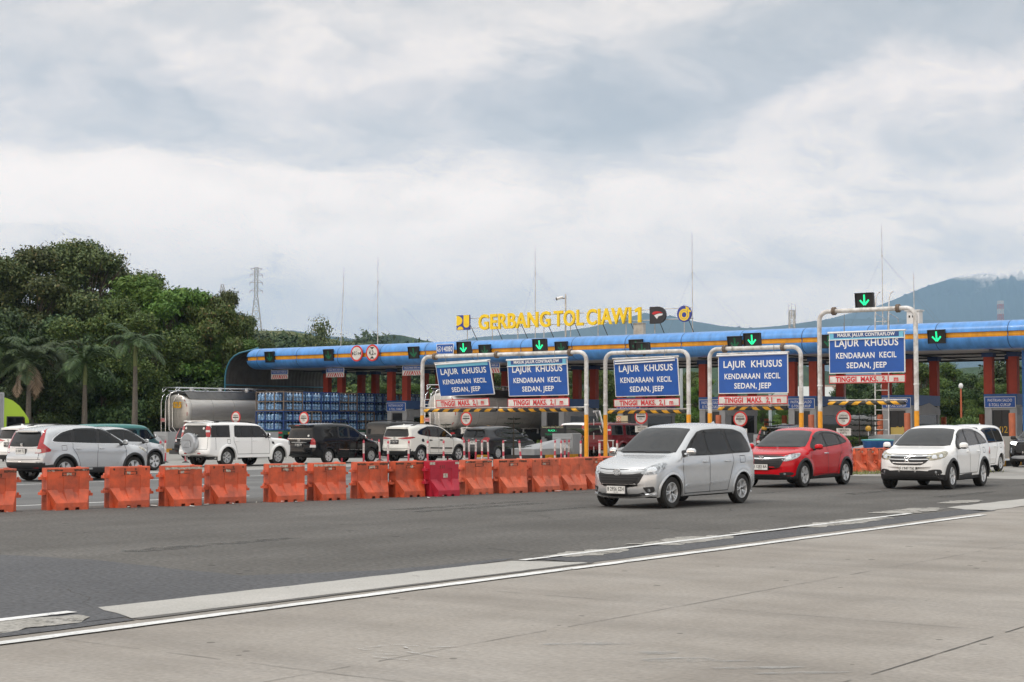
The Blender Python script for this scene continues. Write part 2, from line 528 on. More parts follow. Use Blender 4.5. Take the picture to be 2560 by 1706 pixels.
    def decal(self, mb, pts, d, material, eps=0.006, rnd=1, res=0.06, closed_skirt=True, r=0.2):
        d = Vector(d).normalized()
        e1 = Vector((0, 0, 1)).cross(d)
        if e1.length < 1e-3: e1 = Vector((0, 1, 0))
        e1.normalize(); e2 = d.cross(e1).normalized()
        P = [(Vector(p).dot(e1), Vector(p).dot(e2)) for p in pts]
        P = chaikin(P, rnd, True, r) if rnd else P
        # densify
        Q = []
        for i, a in enumerate(P):
            b = P[(i + 1) % len(P)]
            n = max(1, int(math.hypot(b[0] - a[0], b[1] - a[1]) / res))
            for k in range(n): Q.append((a[0] + (b[0] - a[0]) * k / n, a[1] + (b[1] - a[1]) * k / n))
        area = sum(Q[i][0] * Q[(i + 1) % len(Q)][1] - Q[(i + 1) % len(Q)][0] * Q[i][1] for i in range(len(Q)))
        if area < 0: Q.reverse()
        xs, ys = [p[0] for p in Q], [p[1] for p in Q]
        def inside(x, y):
            c = False
            for i in range(len(Q)):
                (x1, y1), (x2, y2) = Q[i], Q[i - 1]
                if (y1 > y) != (y2 > y) and x < (x2 - x1) * (y - y1) / (y2 - y1) + x1: c = not c
            return c
        pts2 = [Vector(p) for p in Q]
        gx = min(xs) + res / 2
        while gx < max(xs):
            gy = min(ys) + res / 2
            while gy < max(ys):
                if inside(gx, gy): pts2.append(Vector((gx, gy)))
                gy += res
            gx += res
        ne = len(Q)
        r_ = delaunay_2d_cdt(pts2, [(i, (i + 1) % ne) for i in range(ne)], [list(range(ne))], 1, 1e-5)
        V2, F2 = r_[0], r_[2]
        base = -d * 12.0
        vs, ok = [], []
        for p in V2:
            o = e1 * p[0] + e2 * p[1] + base
            h, nn = self.cast(o, d)
            ok.append(h is not None)
            if h is None: vs.append((0, 0, 0)); continue
            if nn.dot(d) > 0: nn = -nn
            q = h + nn * eps
            vs.append(tuple(q))
        def jump(f):
            return max((Vector(vs[f[i]]) - Vector(vs[f[i - 1]])).length for i in range(len(f))) > max(0.35, 5 * res)
        fs = []
        for f in F2:
            if all(ok[i] for i in f) and not jump(f):
                a, b, c = (Vector(vs[i]) for i in f[:3])
                fs.append(tuple(f) if (b - a).cross(c - a).dot(d) < 0 else tuple(f)[::-1])
        b0 = len(mb.v)
        mb.add(vs, fs, material, True)
        # a skirt gives the piece its thickness
        cnt = {}
        for f in fs:
            for i in range(len(f)):
                e = (f[i], f[(i + 1) % len(f)])
                cnt[e] = cnt.get(e, 0) + 1
        rim = [e for e in cnt if (e[1], e[0]) not in cnt]
        for a, b in rim:
            A, B = Vector(vs[a]), Vector(vs[b])
            mb.add([A, B, B + d * (eps + 0.012), A + d * (eps + 0.012)], [(3, 2, 1, 0)], material, False)
        return vs, fs
    def seam(self, mb, path, d, w=0.014, material=None, eps=0.002):
        d = Vector(d).normalized()
        material = material or M_SEAM
        P = []
        for a, b in zip(path[:-1], path[1:]):
            a, b = Vector(a), Vector(b); n = max(1, int((b - a).length / 0.05))
            P += [a.lerp(b, k / n) for k in range(n)]
        P.append(Vector(path[-1]))
        vs = []
        for i, p in enumerate(P):
            t = (P[min(i + 1, len(P) - 1)] - P[max(i - 1, 0)]).normalized()
            s = t.cross(d).normalized() * (w / 2)
            for q in (p + s, p - s):
                h, nn = self.cast(q - d * 4, d)
                if h is None: return
                if nn.dot(d) > 0: nn = -nn
                vs.append(tuple(h + nn * eps))
        mb.add(vs, [(2 * i, 2 * i + 1, 2 * i + 3, 2 * i + 2) for i in range(len(P) - 1)], material, True)
    def part(self, name, mb, parent=0, label=None):
        self.parts.append([name, mb, parent, label]); return len(self.parts) - 1
    def side(self, pts, s, Wx=None):
        W2 = self.S["W"] / 2
        return [(p[0], s * W2, p[1]) for p in pts]
    def windows(self, polys, material=M_GLASS, frame=True, sides=(1, -1)):
        for s in sides:
            for P in polys:
                mb = MB()
                self.decal(mb, self.side(P, s), (0, -s, 0), material, 0.009, 1, r=0.12)
                self.part("side_window", mb)
    def trim(self, P, material=M_PLASTIC, name="window_surround", eps=0.004, rnd=1, sides=(1, -1), r=0.15):
        for s in sides:
            mb = MB(); self.decal(mb, self.side(P, s), (0, -s, 0), material, eps, rnd, r=r); self.part(name, mb)
    def front(self, pts, name, material, eps=0.006, rnd=1, rear=False, mirror=False, parent=0, res=0.05, r=0.2, mb=None):
        d = (-1, 0, 0) if rear else (1, 0, 0)
        x0 = self.S["L"] + 0.5 if rear else -0.5
        for s in ((1, -1) if mirror else (1,)):
            m = mb or MB()
            self.decal(m, [(x0, s * p[0], p[1]) for p in pts], d, material, eps, rnd, res=res, r=r)
            if mb is None: self.part(name, m, parent)
    def diag(self, pts, name, material, eps=0.007, rnd=1, rear=False, ang=45, inner=None, sides=(1, -1), r=0.2):
        """lamps that wrap round a corner: points given as (x, |y|, z)"""
        for s in sides:
            m = MB()
            a = RAD(ang)
            d = (-math.cos(a) if rear else math.cos(a), -s * math.sin(a), 0)
            self.decal(m, [(p[0], s * p[1], p[2]) for p in pts], d, material, eps, rnd, res=0.04, r=r)
            if inner:
                for pp, mt in inner:
                    self.decal(m, [(p[0], s * p[1], p[2]) for p in pp], d, mt, eps + 0.004, rnd, res=0.035, r=r)
            self.part(name, m)
    def plate(self, txt, z, rear=False, white=True, y=0.0, w=0.43, h=0.145, small="", x=None):
        if x is None:
            h_, n_ = self.cast((9 if rear else -5, y, z), (-1 if rear else 1, 0, 0))
            x = h_.x
        s = 1 if rear else -1
        mb = MB(); bg, ink = (M_PLATE, M_INK) if white else (M_PLATEB, M_WHITEINK)
        mb.box(min(x + s * 0.02, x + s * 0.035), max(x + s * 0.02, x + s * 0.035), y - w / 2, y + w / 2, z - h / 2, z + h / 2, bg)
        mb.box(min(x - s * 0.05, x + s * 0.018), max(x - s * 0.05, x + s * 0.018), y - w / 2 - 0.012, y + w / 2 + 0.012, z - h / 2 - 0.012, z + h / 2 + 0.012, M_PLATEB)
        fx = x + s * 0.0375
        put_text(mb, txt, (fx, y, z - h * 0.14), h * 0.5, ink, '+x' if rear else '-x', 0.015, width=w * 0.9)
        if small: put_text(mb, small, (fx, y, z - h * 0.40), h * 0.14, ink, '+x' if rear else '-x', 0.01, width=w * 0.26)
        self.part("number_plate", mb)
    def wheels(self, style="spoke", n=7, alloy=M_ALLOY, tw=0.2):
        S = self.S; xf, xr, R, ar = S["wheels"]
        rr = S.get("rim", R * 0.66)
        tyre = MB()
        h = tw / 2
        prof = [(rr * 0.97, -h * 0.9), (rr * 1.03, -h), (R * 0.93, -h), (R * 0.985, -h * 0.82), (R, -h * 0.6)]
        for t in (-0.36, -0.12, 0.12, 0.36):
            prof += [(R, h * (t - 0.06)), (R - 0.008, h * (t - 0.04)), (R - 0.008, h * (t + 0.04)), (R, h * (t + 0.06))]
        prof += [(R, h * 0.6), (R * 0.985, h * 0.82), (R * 0.93, h), (rr * 1.03, h), (rr * 0.97, h * 0.9)]
        tyre.lathe(prof, M_RUBBER, 40, 'y')
        rim = MB()
        o = h * 0.9
        rim.lathe([(rr, -h * 0.8), (rr * 1.01, o), (rr * 0.95, o + 0.004), (rr * 0.90, o - 0.02), (rr * 0.88, 0.0)], alloy, 40, 'y')
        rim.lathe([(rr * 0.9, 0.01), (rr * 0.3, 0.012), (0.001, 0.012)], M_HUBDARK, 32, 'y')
        rim.lathe([(rr * 0.24, 0.0), (rr * 0.24, o - 0.022), (rr * 0.18, o - 0.012), (0.0, o - 0.012)], alloy, 20, 'y')
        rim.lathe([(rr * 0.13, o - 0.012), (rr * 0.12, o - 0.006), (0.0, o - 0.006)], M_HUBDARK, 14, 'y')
        for k in range(n):
            a = 2 * math.pi * k / n
            def pt(rad, ang, yy): return (rad * math.cos(a + ang), yy, rad * math.sin(a + ang))
            def spoke(a0, w0, a1, w1, r0=rr * 0.18, r1=rr * 0.93):
                vs = [pt(r0, a0 - w0 / r0 / 2, o - 0.016), pt(r0, a0 + w0 / r0 / 2, o - 0.016), pt(r1, a1 + w1 / r1 / 2, o - 0.004), pt(r1, a1 - w1 / r1 / 2, o - 0.004),
                      pt(r0, a0 - w0 / r0 / 2, 0.0), pt(r0, a0 + w0 / r0 / 2, 0.0), pt(r1, a1 + w1 / r1 / 2, 0.0), pt(r1, a1 - w1 / r1 / 2, 0.0)]
                rim.add(vs, [(0, 1, 2, 3), (7, 6, 5, 4), (1, 0, 4, 5), (2, 1, 5, 6), (3, 2, 6, 7), (0, 3, 7, 4)], alloy)
            if style == "spoke": spoke(0, rr * 0.2, 0, rr * 0.30)
            elif style == "twin":
                spoke(-0.05, rr * 0.10, -0.17, rr * 0.13); spoke(0.05, rr * 0.10, 0.17, rr * 0.13)
            elif style == "swirl": spoke(0, rr * 0.18, 0.35, rr * 0.40)
            elif style == "wide": spoke(0, rr * 0.26, 0, rr * 0.62)
        for wx in (xf, xr):
            for s in (1, -1):
                self.parts.append(["wheel", tyre, 0, None, (wx, s * (S["W"] / 2 - tw / 2 - 0.012), R), 0 if s > 0 else math.pi])
                self.parts.append(["rim", rim, len(self.parts) - 1, None])
    def mirrors(self, x, z, material="PAINT", w=0.2, h=0.13, low=M_PLASTIC, chrome=False):
        W2 = float(self.hw(x, z))
        for s in (1, -1):
            mb = MB()
            n, m = 16, 9
            vs = []; fs = []
            for i in range(m + 1):
                th = math.pi * i / m
                for k in range(n):
                    ph = 2 * math.pi * k / n
                    sx = lambda v, e: math.copysign(abs(v) ** e, v)
                    X = sx(math.sin(th), 0.7) * sx(math.cos(ph), 0.7) * 0.075; Y = sx(math.cos(th), 0.75) * w / 2; Z = sx(math.sin(th), 0.7) * sx(math.sin(ph), 0.7) * h / 2
                    if X > 0: X *= 0.45
                    vs.append((x + X + 0.25 * (Y * 0.6 + 0.0), s * (W2 + 0.05 + w / 2 + Y), z + 0.07 + Z))
            for i in range(m):
                for k in range(n):
                    q = (i * n + k, i * n + (k + 1) % n, (i + 1) * n + (k + 1) % n, (i + 1) * n + k)
                    fs.append(q if s > 0 else q[::-1])
            zc = z + 0.07 - h * 0.28
            hi = [f for f in fs if sum(vs[i][2] for i in f) / 4 > zc]; lo = [f for f in fs if f not in hi]
            mb.add(vs, hi, M_CHROME if chrome else material, True); mb.add(vs, lo, low, True)
            mb.tube([(x + 0.02, s * (W2 - 0.05), z), (x + 0.01, s * (W2 + 0.07), z + 0.02)], [0.05, 0.035], low)
            self.part("mirror", mb)
    def handles(self, xs, z, material="PAINT"):
        for x in xs:
            for s in (1, -1):
                zz = z if not callable(z) else z(x)
                W2 = float(self.hw(x, zz))
                mb = MB()
                mb.tube([(x - 0.1, s * (W2 - 0.01), zz), (x - 0.07, s * (W2 + 0.035), zz), (x + 0.07, s * (W2 + 0.035), zz), (x + 0.1, s * (W2 - 0.01), zz)], [0.012, 0.016, 0.016, 0.012], material, 8)
                mb2 = mb
                self.decal(mb2, self.side([(x - 0.08, zz - 0.03), (x + 0.07, zz - 0.03), (x + 0.07, zz + 0.028), (x - 0.08, zz + 0.028)], s), (0, -s, 0), M_SEAM if material == M_PLASTIC else "PAINT", 0.003, 1)
                self.part("door_handle", mb)
    def lips(self, w=0.05, material="PAINT", out=0.014):
        """arch lips round the wheel openings"""
        xf, xr, R, ar = self.S["wheels"]
        for wx in (xf, xr):
            for s in (1, -1):
                mb = MB(); pts = []
                vs = []
                K = 30
                a0, a1 = math.radians(-14), math.radians(194)
                for k in range(K + 1):
                    a = a0 + (a1 - a0) * k / K
                    for rr_, yo in ((ar - 0.012, -0.03), (ar - 0.010, out), (ar + w * 0.5, out), (ar + w, 0.0)):
                        X, Z = wx + rr_ * math.cos(a), R + rr_ * math.sin(a)
                        h, nn = self.cast((X, s * 3, Z), (0, -s, 0))
                        if rr_ < ar: yy = float(self.hw(wx + (ar + 0.02) * math.cos(a), R + (ar + 0.02) * math.sin(a)))
                        else: yy = float(self.hw(X, Z))
                        if h is not None: yy = min(yy, abs(h.y) + 0.01)
                        vs.append((X, s * (yy + yo), Z))
                fs = []
                for k in range(K):
                    for j in range(3):
                        q = (4 * k + j, 4 * k + j + 1, 4 * k + j + 5, 4 * k + j + 4)
                        fs.append(q if s > 0 else q[::-1])
                mb.add(vs, fs, material, True)
                self.part("wheel_arch_trim", mb)
    def seams(self, paths, rearpaths=(), frontpaths=(), toppaths=()):
        mb = self.bodymb
        for p in paths:
            for s in (1, -1): self.seam(mb, self.side(p, s), (0, -s, 0))
        L = self.S["L"]
        for p in rearpaths:
            self.seam(mb, [(L + 0.5, y, z) for y, z in p], (-1, 0, 0))
        for p in frontpaths:
            self.seam(mb, [(-0.5, y, z) for y, z in p], (1, 0, 0))
        for p in toppaths:
            self.seam(mb, [(x, y, 3) for x, y in p], (0, 0, -1))
    def wiper(self, a, b, d=(1, 0, 0)):
        mb = MB()
        h1, _ = self.cast(Vector(a) - Vector(d) * 3, d); h2, _ = self.cast(Vector(b) - Vector(d) * 3, d)
        if h1 is None or h2 is None: return
        off = -Vector(d).normalized() * 0.02
        pts = []
        for k in range(5):
            p = Vector(a).lerp(Vector(b), k / 4); h, nn = self.cast(p - Vector(d) * 3, d)
            if h is not None: pts.append(h + off)
        mb.tube(pts, 0.011, M_PLASTIC, 6)
        self.part("wiper", mb)
    def rails(self, x0, x1, y, z, material=M_PLASTIC, h=0.05):
        for s in (1, -1):
            mb = MB(); pts = []
            for k in range(9):
                x = x0 + (x1 - x0) * k / 8
                hh, _ = self.cast((x, s * y, 4), (0, 0, -1))
                if hh is None: continue
                lift = h * min(1, 4 * min(k, 8 - k) / 8 + 0.05)
                pts.append((x, s * y, hh.z + lift))
            mb.tube(pts, 0.018, material, 8)
            for q in (0.12, 0.88):
                x = x0 + (x1 - x0) * q; hh, _ = self.cast((x, s * y, 4), (0, 0, -1))
                mb.box(x - 0.06, x + 0.06, s * y - 0.018, s * y + 0.018, hh.z - 0.02, hh.z + h * 0.9, material)
            self.part("roof_rail", mb)
    def fin(self, x, material="PAINT"):
        h, _ = self.cast((x, 0, 4), (0, 0, -1))
        mb = MB()
        mb.add([(x - 0.1, -0.025, h.z - 0.01), (x - 0.1, 0.025, h.z - 0.01), (x + 0.07, 0.03, h.z - 0.01), (x + 0.07, -0.03, h.z - 0.01), (x + 0.05, 0, h.z + 0.055)],
               [(0, 1, 4), (1, 2, 4), (2, 3, 4), (3, 0, 4)], material, True)
        self.part("roof_antenna", mb)
    def emblem(self, kind, z, rear=False, size=0.11, y=0.0):
        h, n = self.cast((9 if rear else -5, y, z), (-1 if rear else 1, 0, 0))
        if h is None: return
        s = 1 if rear else -1
        x = h.x + s * 0.018
        mb = MB(); a = size / 2
        def pt(u, v, dd=0.0): return (x + s * dd, y + u, z + v)
        def ringo(cx, cz, rx, rz, t=0.1):
            pts = [pt(cx + rx * math.cos(q), cz + rz * math.sin(q)) for q in [2 * math.pi * k / 22 for k in range(23)]]
            mb.tube(pts, a * t, M_CHROME, 6, cap=False)
        if kind == "ovals":
            ringo(0, 0, a * 1.15, a * 0.8); ringo(0, 0.02 * a, a * 0.42, a * 0.72, 0.08); ringo(0, a * 0.4, a * 0.75, a * 0.3, 0.08)
        elif kind == "hframe":
            pts = [pt(-a * 0.95, a * 0.8), pt(a * 0.95, a * 0.8), pt(a * 0.72, -a * 0.8), pt(-a * 0.72, -a * 0.8), pt(-a * 0.95, a * 0.8)]
            mb.tube(pts, a * 0.1, M_CHROME, 6)
            mb.tube([pt(-a * 0.55, a * 0.75), pt(-a * 0.4, 0), pt(-a * 0.45, -a * 0.75)], a * 0.16, M_CHROME, 6)
            mb.tube([pt(a * 0.55, a * 0.75), pt(a * 0.4, 0), pt(a * 0.45, -a * 0.75)], a * 0.16, M_CHROME, 6)
            mb.tube([pt(-a * 0.4, 0), pt(a * 0.4, 0)], a * 0.14, M_CHROME, 6)
        else:
            ringo(0, 0, a * 1.2, a * 0.6, 0.12)
            mb.tube([pt(-a * 0.7, 0), pt(a * 0.7, 0)], a * 0.2, M_CHROME, 6)
        self.part("emblem", mb)

_meshcache = {}
def place(car, name, paint, label, cat, X, Y, heading, group=None, skip=(), turn=0):
    """heading +1: driving away along +Y, -1: driving towards the camera; (X, Y) is where the nose stands"""
    root = thing(name, label, cat, (X, Y, 0), RAD((-90 if heading > 0 else 90) + turn), group)
    objs = []
    for i, P in enumerate(car.parts):
        nm, mb, par, lab = P[:4]
        if nm in skip or (par is not None and par > 0 and car.parts[par][0] in skip): objs.append(None); continue
        key = (id(mb), paint)
        if key not in _meshcache:
            old = mb.mats
            mb.mats = [PAINT[paint] if m == "PAINT" else m for m in old]
            me = mb.mesh(nm)
            me.set_sharp_from_angle(angle=RAD(38))
            mb.mats = old
            _meshcache[key] = me
        o = bpy.data.objects.new(nm, _meshcache[key]); COL.objects.link(o)
        o.parent = root if (par is None or nm == "body") else (root if par == 0 else objs[par])
        if len(P) > 4:
            o.location = P[4]; o.rotation_euler = (0, 0, P[5])
        if lab: o["label"] = lab
        objs.append(o)
    return root
def make_avanza():
    S = dict(L=4.14, W=1.66, cowl=1.05, wheels=(0.74, 3.395, 0.312, 0.365), rim=0.205,
        belt=((0, 0.9, 2.0, 4.14), (0.92, 0.98, 1.02, 1.08)), tumble=0.27, rtop=0.13, rhood=0.17, bow=(0.24, 0.08),
        upper=[(0, .44), (0, .56), (.015, .66), (.05, .76), (.12, .835), (.28, .90), (.55, .965), (.85, 1.02), (1.0, 1.06), (1.25, 1.25), (1.55, 1.47), (1.8, 1.615), (2.1, 1.665), (2.6, 1.69), (3.2, 1.685), (3.65, 1.665), (4.0, 1.635), (4.06, 1.60), (4.02, 1.5), (4.08, 1.2), (4.12, 1.0), (4.11, .8), (4.13, .68), (4.14, .5)],
        lower=[(0, .44), (.0, .36), (.03, .28), (.12, .22), (.4, .20), (.74, .20), (1.2, .21), (3.0, .215), (3.5, .24), (3.9, .27), (4.08, .32), (4.13, .4), (4.14, .5)])
    c = Car(S); sf = lambda P: P
    # greenhouse
    c.trim([(1.17, 1.02), (1.33, 1.15), (1.60, 1.34), (1.88, 1.50), (2.12, 1.545), (2.75, 1.57), (3.30, 1.555), (3.60, 1.48), (3.78, 1.28), (3.83, 1.12), (3.75, 1.065), (3.2, 1.055), (2.2, 1.025)], name="window_surround", r=0.1)
    c.windows([[(1.36, 1.05), (1.46, 1.16), (1.74, 1.36), (1.90, 1.45), (2.05, 1.475), (2.07, 1.045)],
               [(2.16, 1.045), (2.13, 1.49), (2.80, 1.51), (2.93, 1.065)],
               [(3.04, 1.075), (2.92, 1.545), (3.30, 1.53), (3.56, 1.46), (3.74, 1.27), (3.79, 1.13), (3.72, 1.085)]])
    for s in (1, -1):
        mb = MB(); c.decal(mb, c.side([(1.55, 1.255), (1.78, 1.41), (1.91, 1.485), (2.09, 1.52), (2.09, 1.475), (1.91, 1.45), (1.78, 1.37)], s), (0, -s, 0), M_GLASS, 0.016, 1); c.decal(mb, c.side([(2.13, 1.525), (2.80, 1.545), (2.83, 1.50), (2.13, 1.48)], s), (0, -s, 0), M_GLASS, 0.016, 1); c.part("rain_visor", mb)
    c.front([(-.68, 1.075), (.68, 1.075), (.635, 1.30), (.565, 1.56), (.3, 1.58), (-.3, 1.58), (-.565, 1.56), (-.635, 1.30)], "windshield", M_GLASS2, 0.008, 1, r=0.1)
    c.front([(-.66, 1.10), (.66, 1.10), (.60, 1.50), (-.60, 1.50)], "rear_window", M_GLASS, 0.008, 1, rear=True)
    # nose
    c.front([(-.56, .715), (-.30, .675), (.30, .675), (.56, .715), (.47, .52), (.37, .43), (-.37, .43), (-.47, .52)], "grille", M_PLASTIC, 0.006, 1, r=0.12)
    bars = MB()
    for k, z in enumerate((.485, .535, .585, .635)):
        w = .36 + .038 * k
        c.front([(-w, z), (w, z), (w, z + .018), (-w, z + .018)], "grille", M_HUBDARK, 0.016, 0, mb=bars)
    c.part("grille_bar", bars)
    g = MB(); c.front([(-.56, .735), (-.3, .70), (.3, .70), (.56, .735), (.54, .765), (.3, .745), (-.3, .745), (-.54, .765)], "", "PAINT", 0.014, 1, mb=g); c.part("grille_trim", g)
    c.front([(-.62, .235), (-.55, .33), (-.40, .285), (.40, .285), (.55, .33), (.62, .235), (.4, .225), (-.4, .225)], "lower_grille", M_PLASTIC, 0.004, 1)
    c.diag([(.06, .52, .70), (.10, .58, .785), (.30, .72, .865), (.58, .76, .905), (.62, .78, .86), (.50, .78, .76), (.28, .72, .675), (.12, .60, .665)], "headlight", M_LAMP, 0.008, 1, ang=42,
           inner=[([(.14, .62, .71), (.16, .64, .79), (.30, .72, .83), (.34, .74, .74)], M_CHROME)])
    c.diag([(.06, .58, .42), (.10, .70, .43), (.20, .77, .44), (.22, .77, .34), (.12, .68, .29)], "fog_light_recess", M_PLASTIC, 0.006, 1, ang=42,
           inner=[([(.12, .665, .395), (.145, .705, .395), (.15, .71, .335), (.125, .67, .335)], M_LAMP)])
    c.front([(-.66, .305), (-.42, .255), (.42, .255), (.66, .305), (.70, .28), (.42, .225), (-.42, .225), (-.70, .28)], "bumper_lip", "PAINT", 0.03, 1)
    c.plate("B 2956 SZH", .37, small="10.29")
    c.emblem("ovals", .715, size=.15)
    c.wiper((.95, -.55, 1.11), (.97, .02, 1.10)); c.wiper((.95, .05, 1.11), (.97, .58, 1.10))
    # sides
    c.seams([[(1.17, 1.02), (1.12, .85), (1.14, .6), (1.17, .28)], [(2.11, 1.03), (2.12, .7), (2.12, .28)], [(3.02, 1.06), (3.05, .9), (2.97, .72), (2.86, .45), (2.82, .30)], [(1.17, .28), (2.82, .30)], [(3.30, .86), (3.5, .86), (3.5, 1.0), (3.30, 1.0), (3.30, .86)]],
            frontpaths=[[(-.78, .86), (-.6, .79), (-.3, .765), (.3, .765), (.6, .79), (.78, .86)]])
    c.trim([(1.2, .42), (1.26, .47), (2.10, .49), (2.10, .445), (1.25, .40)], "PAINT", "door_moulding", 0.018, 1)
    c.trim([(2.14, .445), (2.14, .49), (2.72, .515), (2.80, .54), (2.72, .48)], "PAINT", "door_moulding", 0.018, 1)
    c.handles((1.96, 2.80), .90, "PAINT")
    c.mirrors(1.24, 1.04, M_CHROME, .19, .15, low=M_CHROME)
    c.trim([(1.13, 1.0), (1.34, 1.02), (1.30, 1.14), (1.20, 1.12)], M_PLASTIC, "mirror_base", 0.010, 1)
    c.lips(.035, "PAINT", 0.010)
    c.trim([(3.72, .22), (3.80, .22), (3.83, .36), (3.76, .36)], M_PLASTIC, "mud_flap", 0.004, 0)
    c.diag([(4.10, .72, .80), (3.92, .80, .80), (3.95, .80, 1.08), (4.06, .74, 1.12)], "tail_light", M_TAIL, .008, 1, rear=True, ang=60)
    c.plate("B 2956 SZH", .80, rear=True)
    c.fin(3.55)
    c.wheels("twin", 5, tw=.19)
    return c

def make_crv():
    S = dict(L=4.54, W=1.82, cowl=1.12, wheels=(0.93, 3.55, 0.347, 0.415), rim=0.235,
        belt=((0, 1.0, 2.2, 3.6, 4.54), (0.97, 1.03, 1.06, 1.12, 1.16)), tumble=0.30, rtop=0.14, rhood=0.19, bow=(0.30, 0.13), rend=.2,
        upper=[(0, .55), (0, .66), (.03, .80), (.10, .91), (.26, .98), (.6, 1.045), (.95, 1.085), (1.12, 1.12), (1.45, 1.33), (1.85, 1.545), (2.15, 1.635), (2.5, 1.672), (2.95, 1.675), (3.45, 1.65), (3.95, 1.585), (4.19, 1.53), (4.20, 1.49), (4.28, 1.34), (4.40, 1.10), (4.43, 1.0), (4.45, .84), (4.52, .74), (4.54, .6)],
        lower=[(0, .55), (.0, .42), (.03, .32), (.12, .25), (.4, .22), (.93, .22), (1.5, .22), (3.0, .22), (3.6, .24), (4.1, .30), (4.42, .38), (4.52, .47), (4.54, .6)],
        clad=lambda x, z, y: z < .36 + .03 * (x > 4.0) or (x < .7 and z < .40) or (x > 4.0 and z < .50) or (x > 4.25 and z < .56))
    c = Car(S)
    c.trim([(1.30, 1.085), (1.42, 1.20), (1.72, 1.39), (2.02, 1.51), (2.30, 1.56), (2.75, 1.57), (3.25, 1.54), (3.65, 1.45), (3.93, 1.30), (4.03, 1.19), (3.92, 1.155), (3.3, 1.13), (2.2, 1.095)], M_CHROME, "window_surround", .004)
    c.trim([(1.34, 1.10), (1.44, 1.20), (1.73, 1.38), (2.03, 1.495), (2.30, 1.545), (2.75, 1.555), (3.25, 1.525), (3.62, 1.44), (3.90, 1.29), (3.985, 1.20), (3.90, 1.17), (3.3, 1.145), (2.2, 1.11)], M_PLASTIC, "window_surround", .008)
    c.windows([[(1.44, 1.115), (1.52, 1.20), (1.80, 1.37), (2.05, 1.46), (2.20, 1.485), (2.27, 1.12)],
               [(2.38, 1.12), (2.30, 1.50), (2.75, 1.51), (3.12, 1.49), (3.20, 1.15)],
               [(3.34, 1.165), (3.27, 1.47), (3.58, 1.40), (3.86, 1.27), (3.93, 1.20)]])
    for s in (1, -1):
        mb = MB(); c.decal(mb, c.side([(1.75, 1.345), (2.05, 1.465), (2.24, 1.50), (2.25, 1.55), (2.03, 1.51), (1.74, 1.395)], s), (0, -s, 0), M_GLASS, .018, 1)
        c.decal(mb, c.side([(2.30, 1.495), (2.75, 1.515), (3.16, 1.495), (3.16, 1.545), (2.75, 1.565), (2.30, 1.555)], s), (0, -s, 0), M_GLASS, .018, 1); c.part("rain_visor", mb)
    c.front([(-.76, 1.115), (.76, 1.115), (.72, 1.30), (.62, 1.55), (.3, 1.58), (-.3, 1.58), (-.62, 1.55), (-.72, 1.30)], "windshield", M_GLASS2, .008, 1, r=.1)
    # nose
    c.front([(-.60, .865), (-.3, .89), (.3, .89), (.60, .865), (.46, .70), (.34, .635), (-.34, .635), (-.46, .70)], "grille", M_PLASTIC, .008, 1, r=.12)
    g = MB()
    for z, w in ((.85, .58), (.765, .52), (.68, .40)):
        c.front([(-w, z + .01), (-w * .6, z), (w * .6, z), (w, z + .01), (w, z + .03), (w * .6, z + .022), (-w * .6, z + .022), (-w, z + .03)], "", M_CHROME, .02, 0, mb=g)
    c.part("grille_bar", g)
    c.emblem("hframe", .765, size=.15)
    c.diag([(.10, .50, .80), (.12, .52, .90), (.30, .74, .955), (.62, .84, 1.00), (.70, .86, .955), (.50, .86, .84), (.22, .76, .775), (.12, .60, .755)], "headlight", M_LAMP_YEL, .008, 1, ang=42,
           inner=[([(.16, .62, .80), (.18, .64, .89), (.26, .70, .90), (.28, .72, .81)], M_CHROME), ([(.30, .75, .83), (.32, .76, .90), (.42, .80, .92), (.42, .80, .84)], M_CHROME)])
    c.diag([(.05, .56, .50), (.12, .74, .53), (.26, .86, .52), (.30, .87, .42), (.14, .76, .39), (.06, .60, .40)], "fog_light_recess", M_PLASTIC, .006, 1, ang=42,
           inner=[([(.13, .735, .49), (.16, .78, .49), (.165, .785, .425), (.135, .74, .425)], M_LAMP)])
    c.front([(-.50, .50), (.50, .50), (.62, .42), (.66, .30), (-.66, .30), (-.62, .42)], "lower_bumper", M_PLASTIC, .010, 1)
    c.front([(-.72, .34), (-.6, .36), (.6, .36), (.72, .34), (.70, .31), (-.70, .31)], "bumper_lip", M_PLASTIC, .035, 1)
    c.plate("F 1341 DK", .53, small="09.26", w=.44)
    c.wiper((1.0, -.6, 1.145), (1.02, .02, 1.14)); c.wiper((1.0, .08, 1.145), (1.02, .66, 1.14))
    # sides
    c.seams([[(1.33, 1.08), (1.26, .9), (1.27, .6), (1.33, .40)], [(2.32, 1.10), (2.36, .8), (2.36, .40)], [(3.26, 1.13), (3.28, .98), (3.12, .78), (3.02, .55), (2.98, .40)], [(1.33, .395), (2.98, .40)], [(3.50, .92), (3.68, .92), (3.68, 1.06), (3.50, 1.06), (3.50, .92)]],
            rearpaths=[[(-.80, .66), (.80, .66)], [(-.74, .66), (-.72, .98)], [(.74, .66), (.72, .98)], [(-.7, .44), (.7, .44)]],
            frontpaths=[[(-.80, .985), (-.55, .915), (0, .91), (.55, .915), (.80, .985)]])
    c.handles((2.20, 3.08), .96, "PAINT")
    c.mirrors(1.42, 1.06, "PAINT", .22, .17)
    c.trim([(1.34, 1.07), (1.54, 1.09), (1.52, 1.20), (1.44, 1.18)], M_PLASTIC, "mirror_base", .012, 1)
    c.lips(.06, M_PLASTIC, .020)
    # tail
    c.front([(-.72, 1.13), (-.66, 1.30), (-.57, 1.47), (.57, 1.47), (.66, 1.30), (.72, 1.13), (.62, 1.02), (-.62, 1.02)], "rear_window", M_GLASS, .008, 1, rear=True)
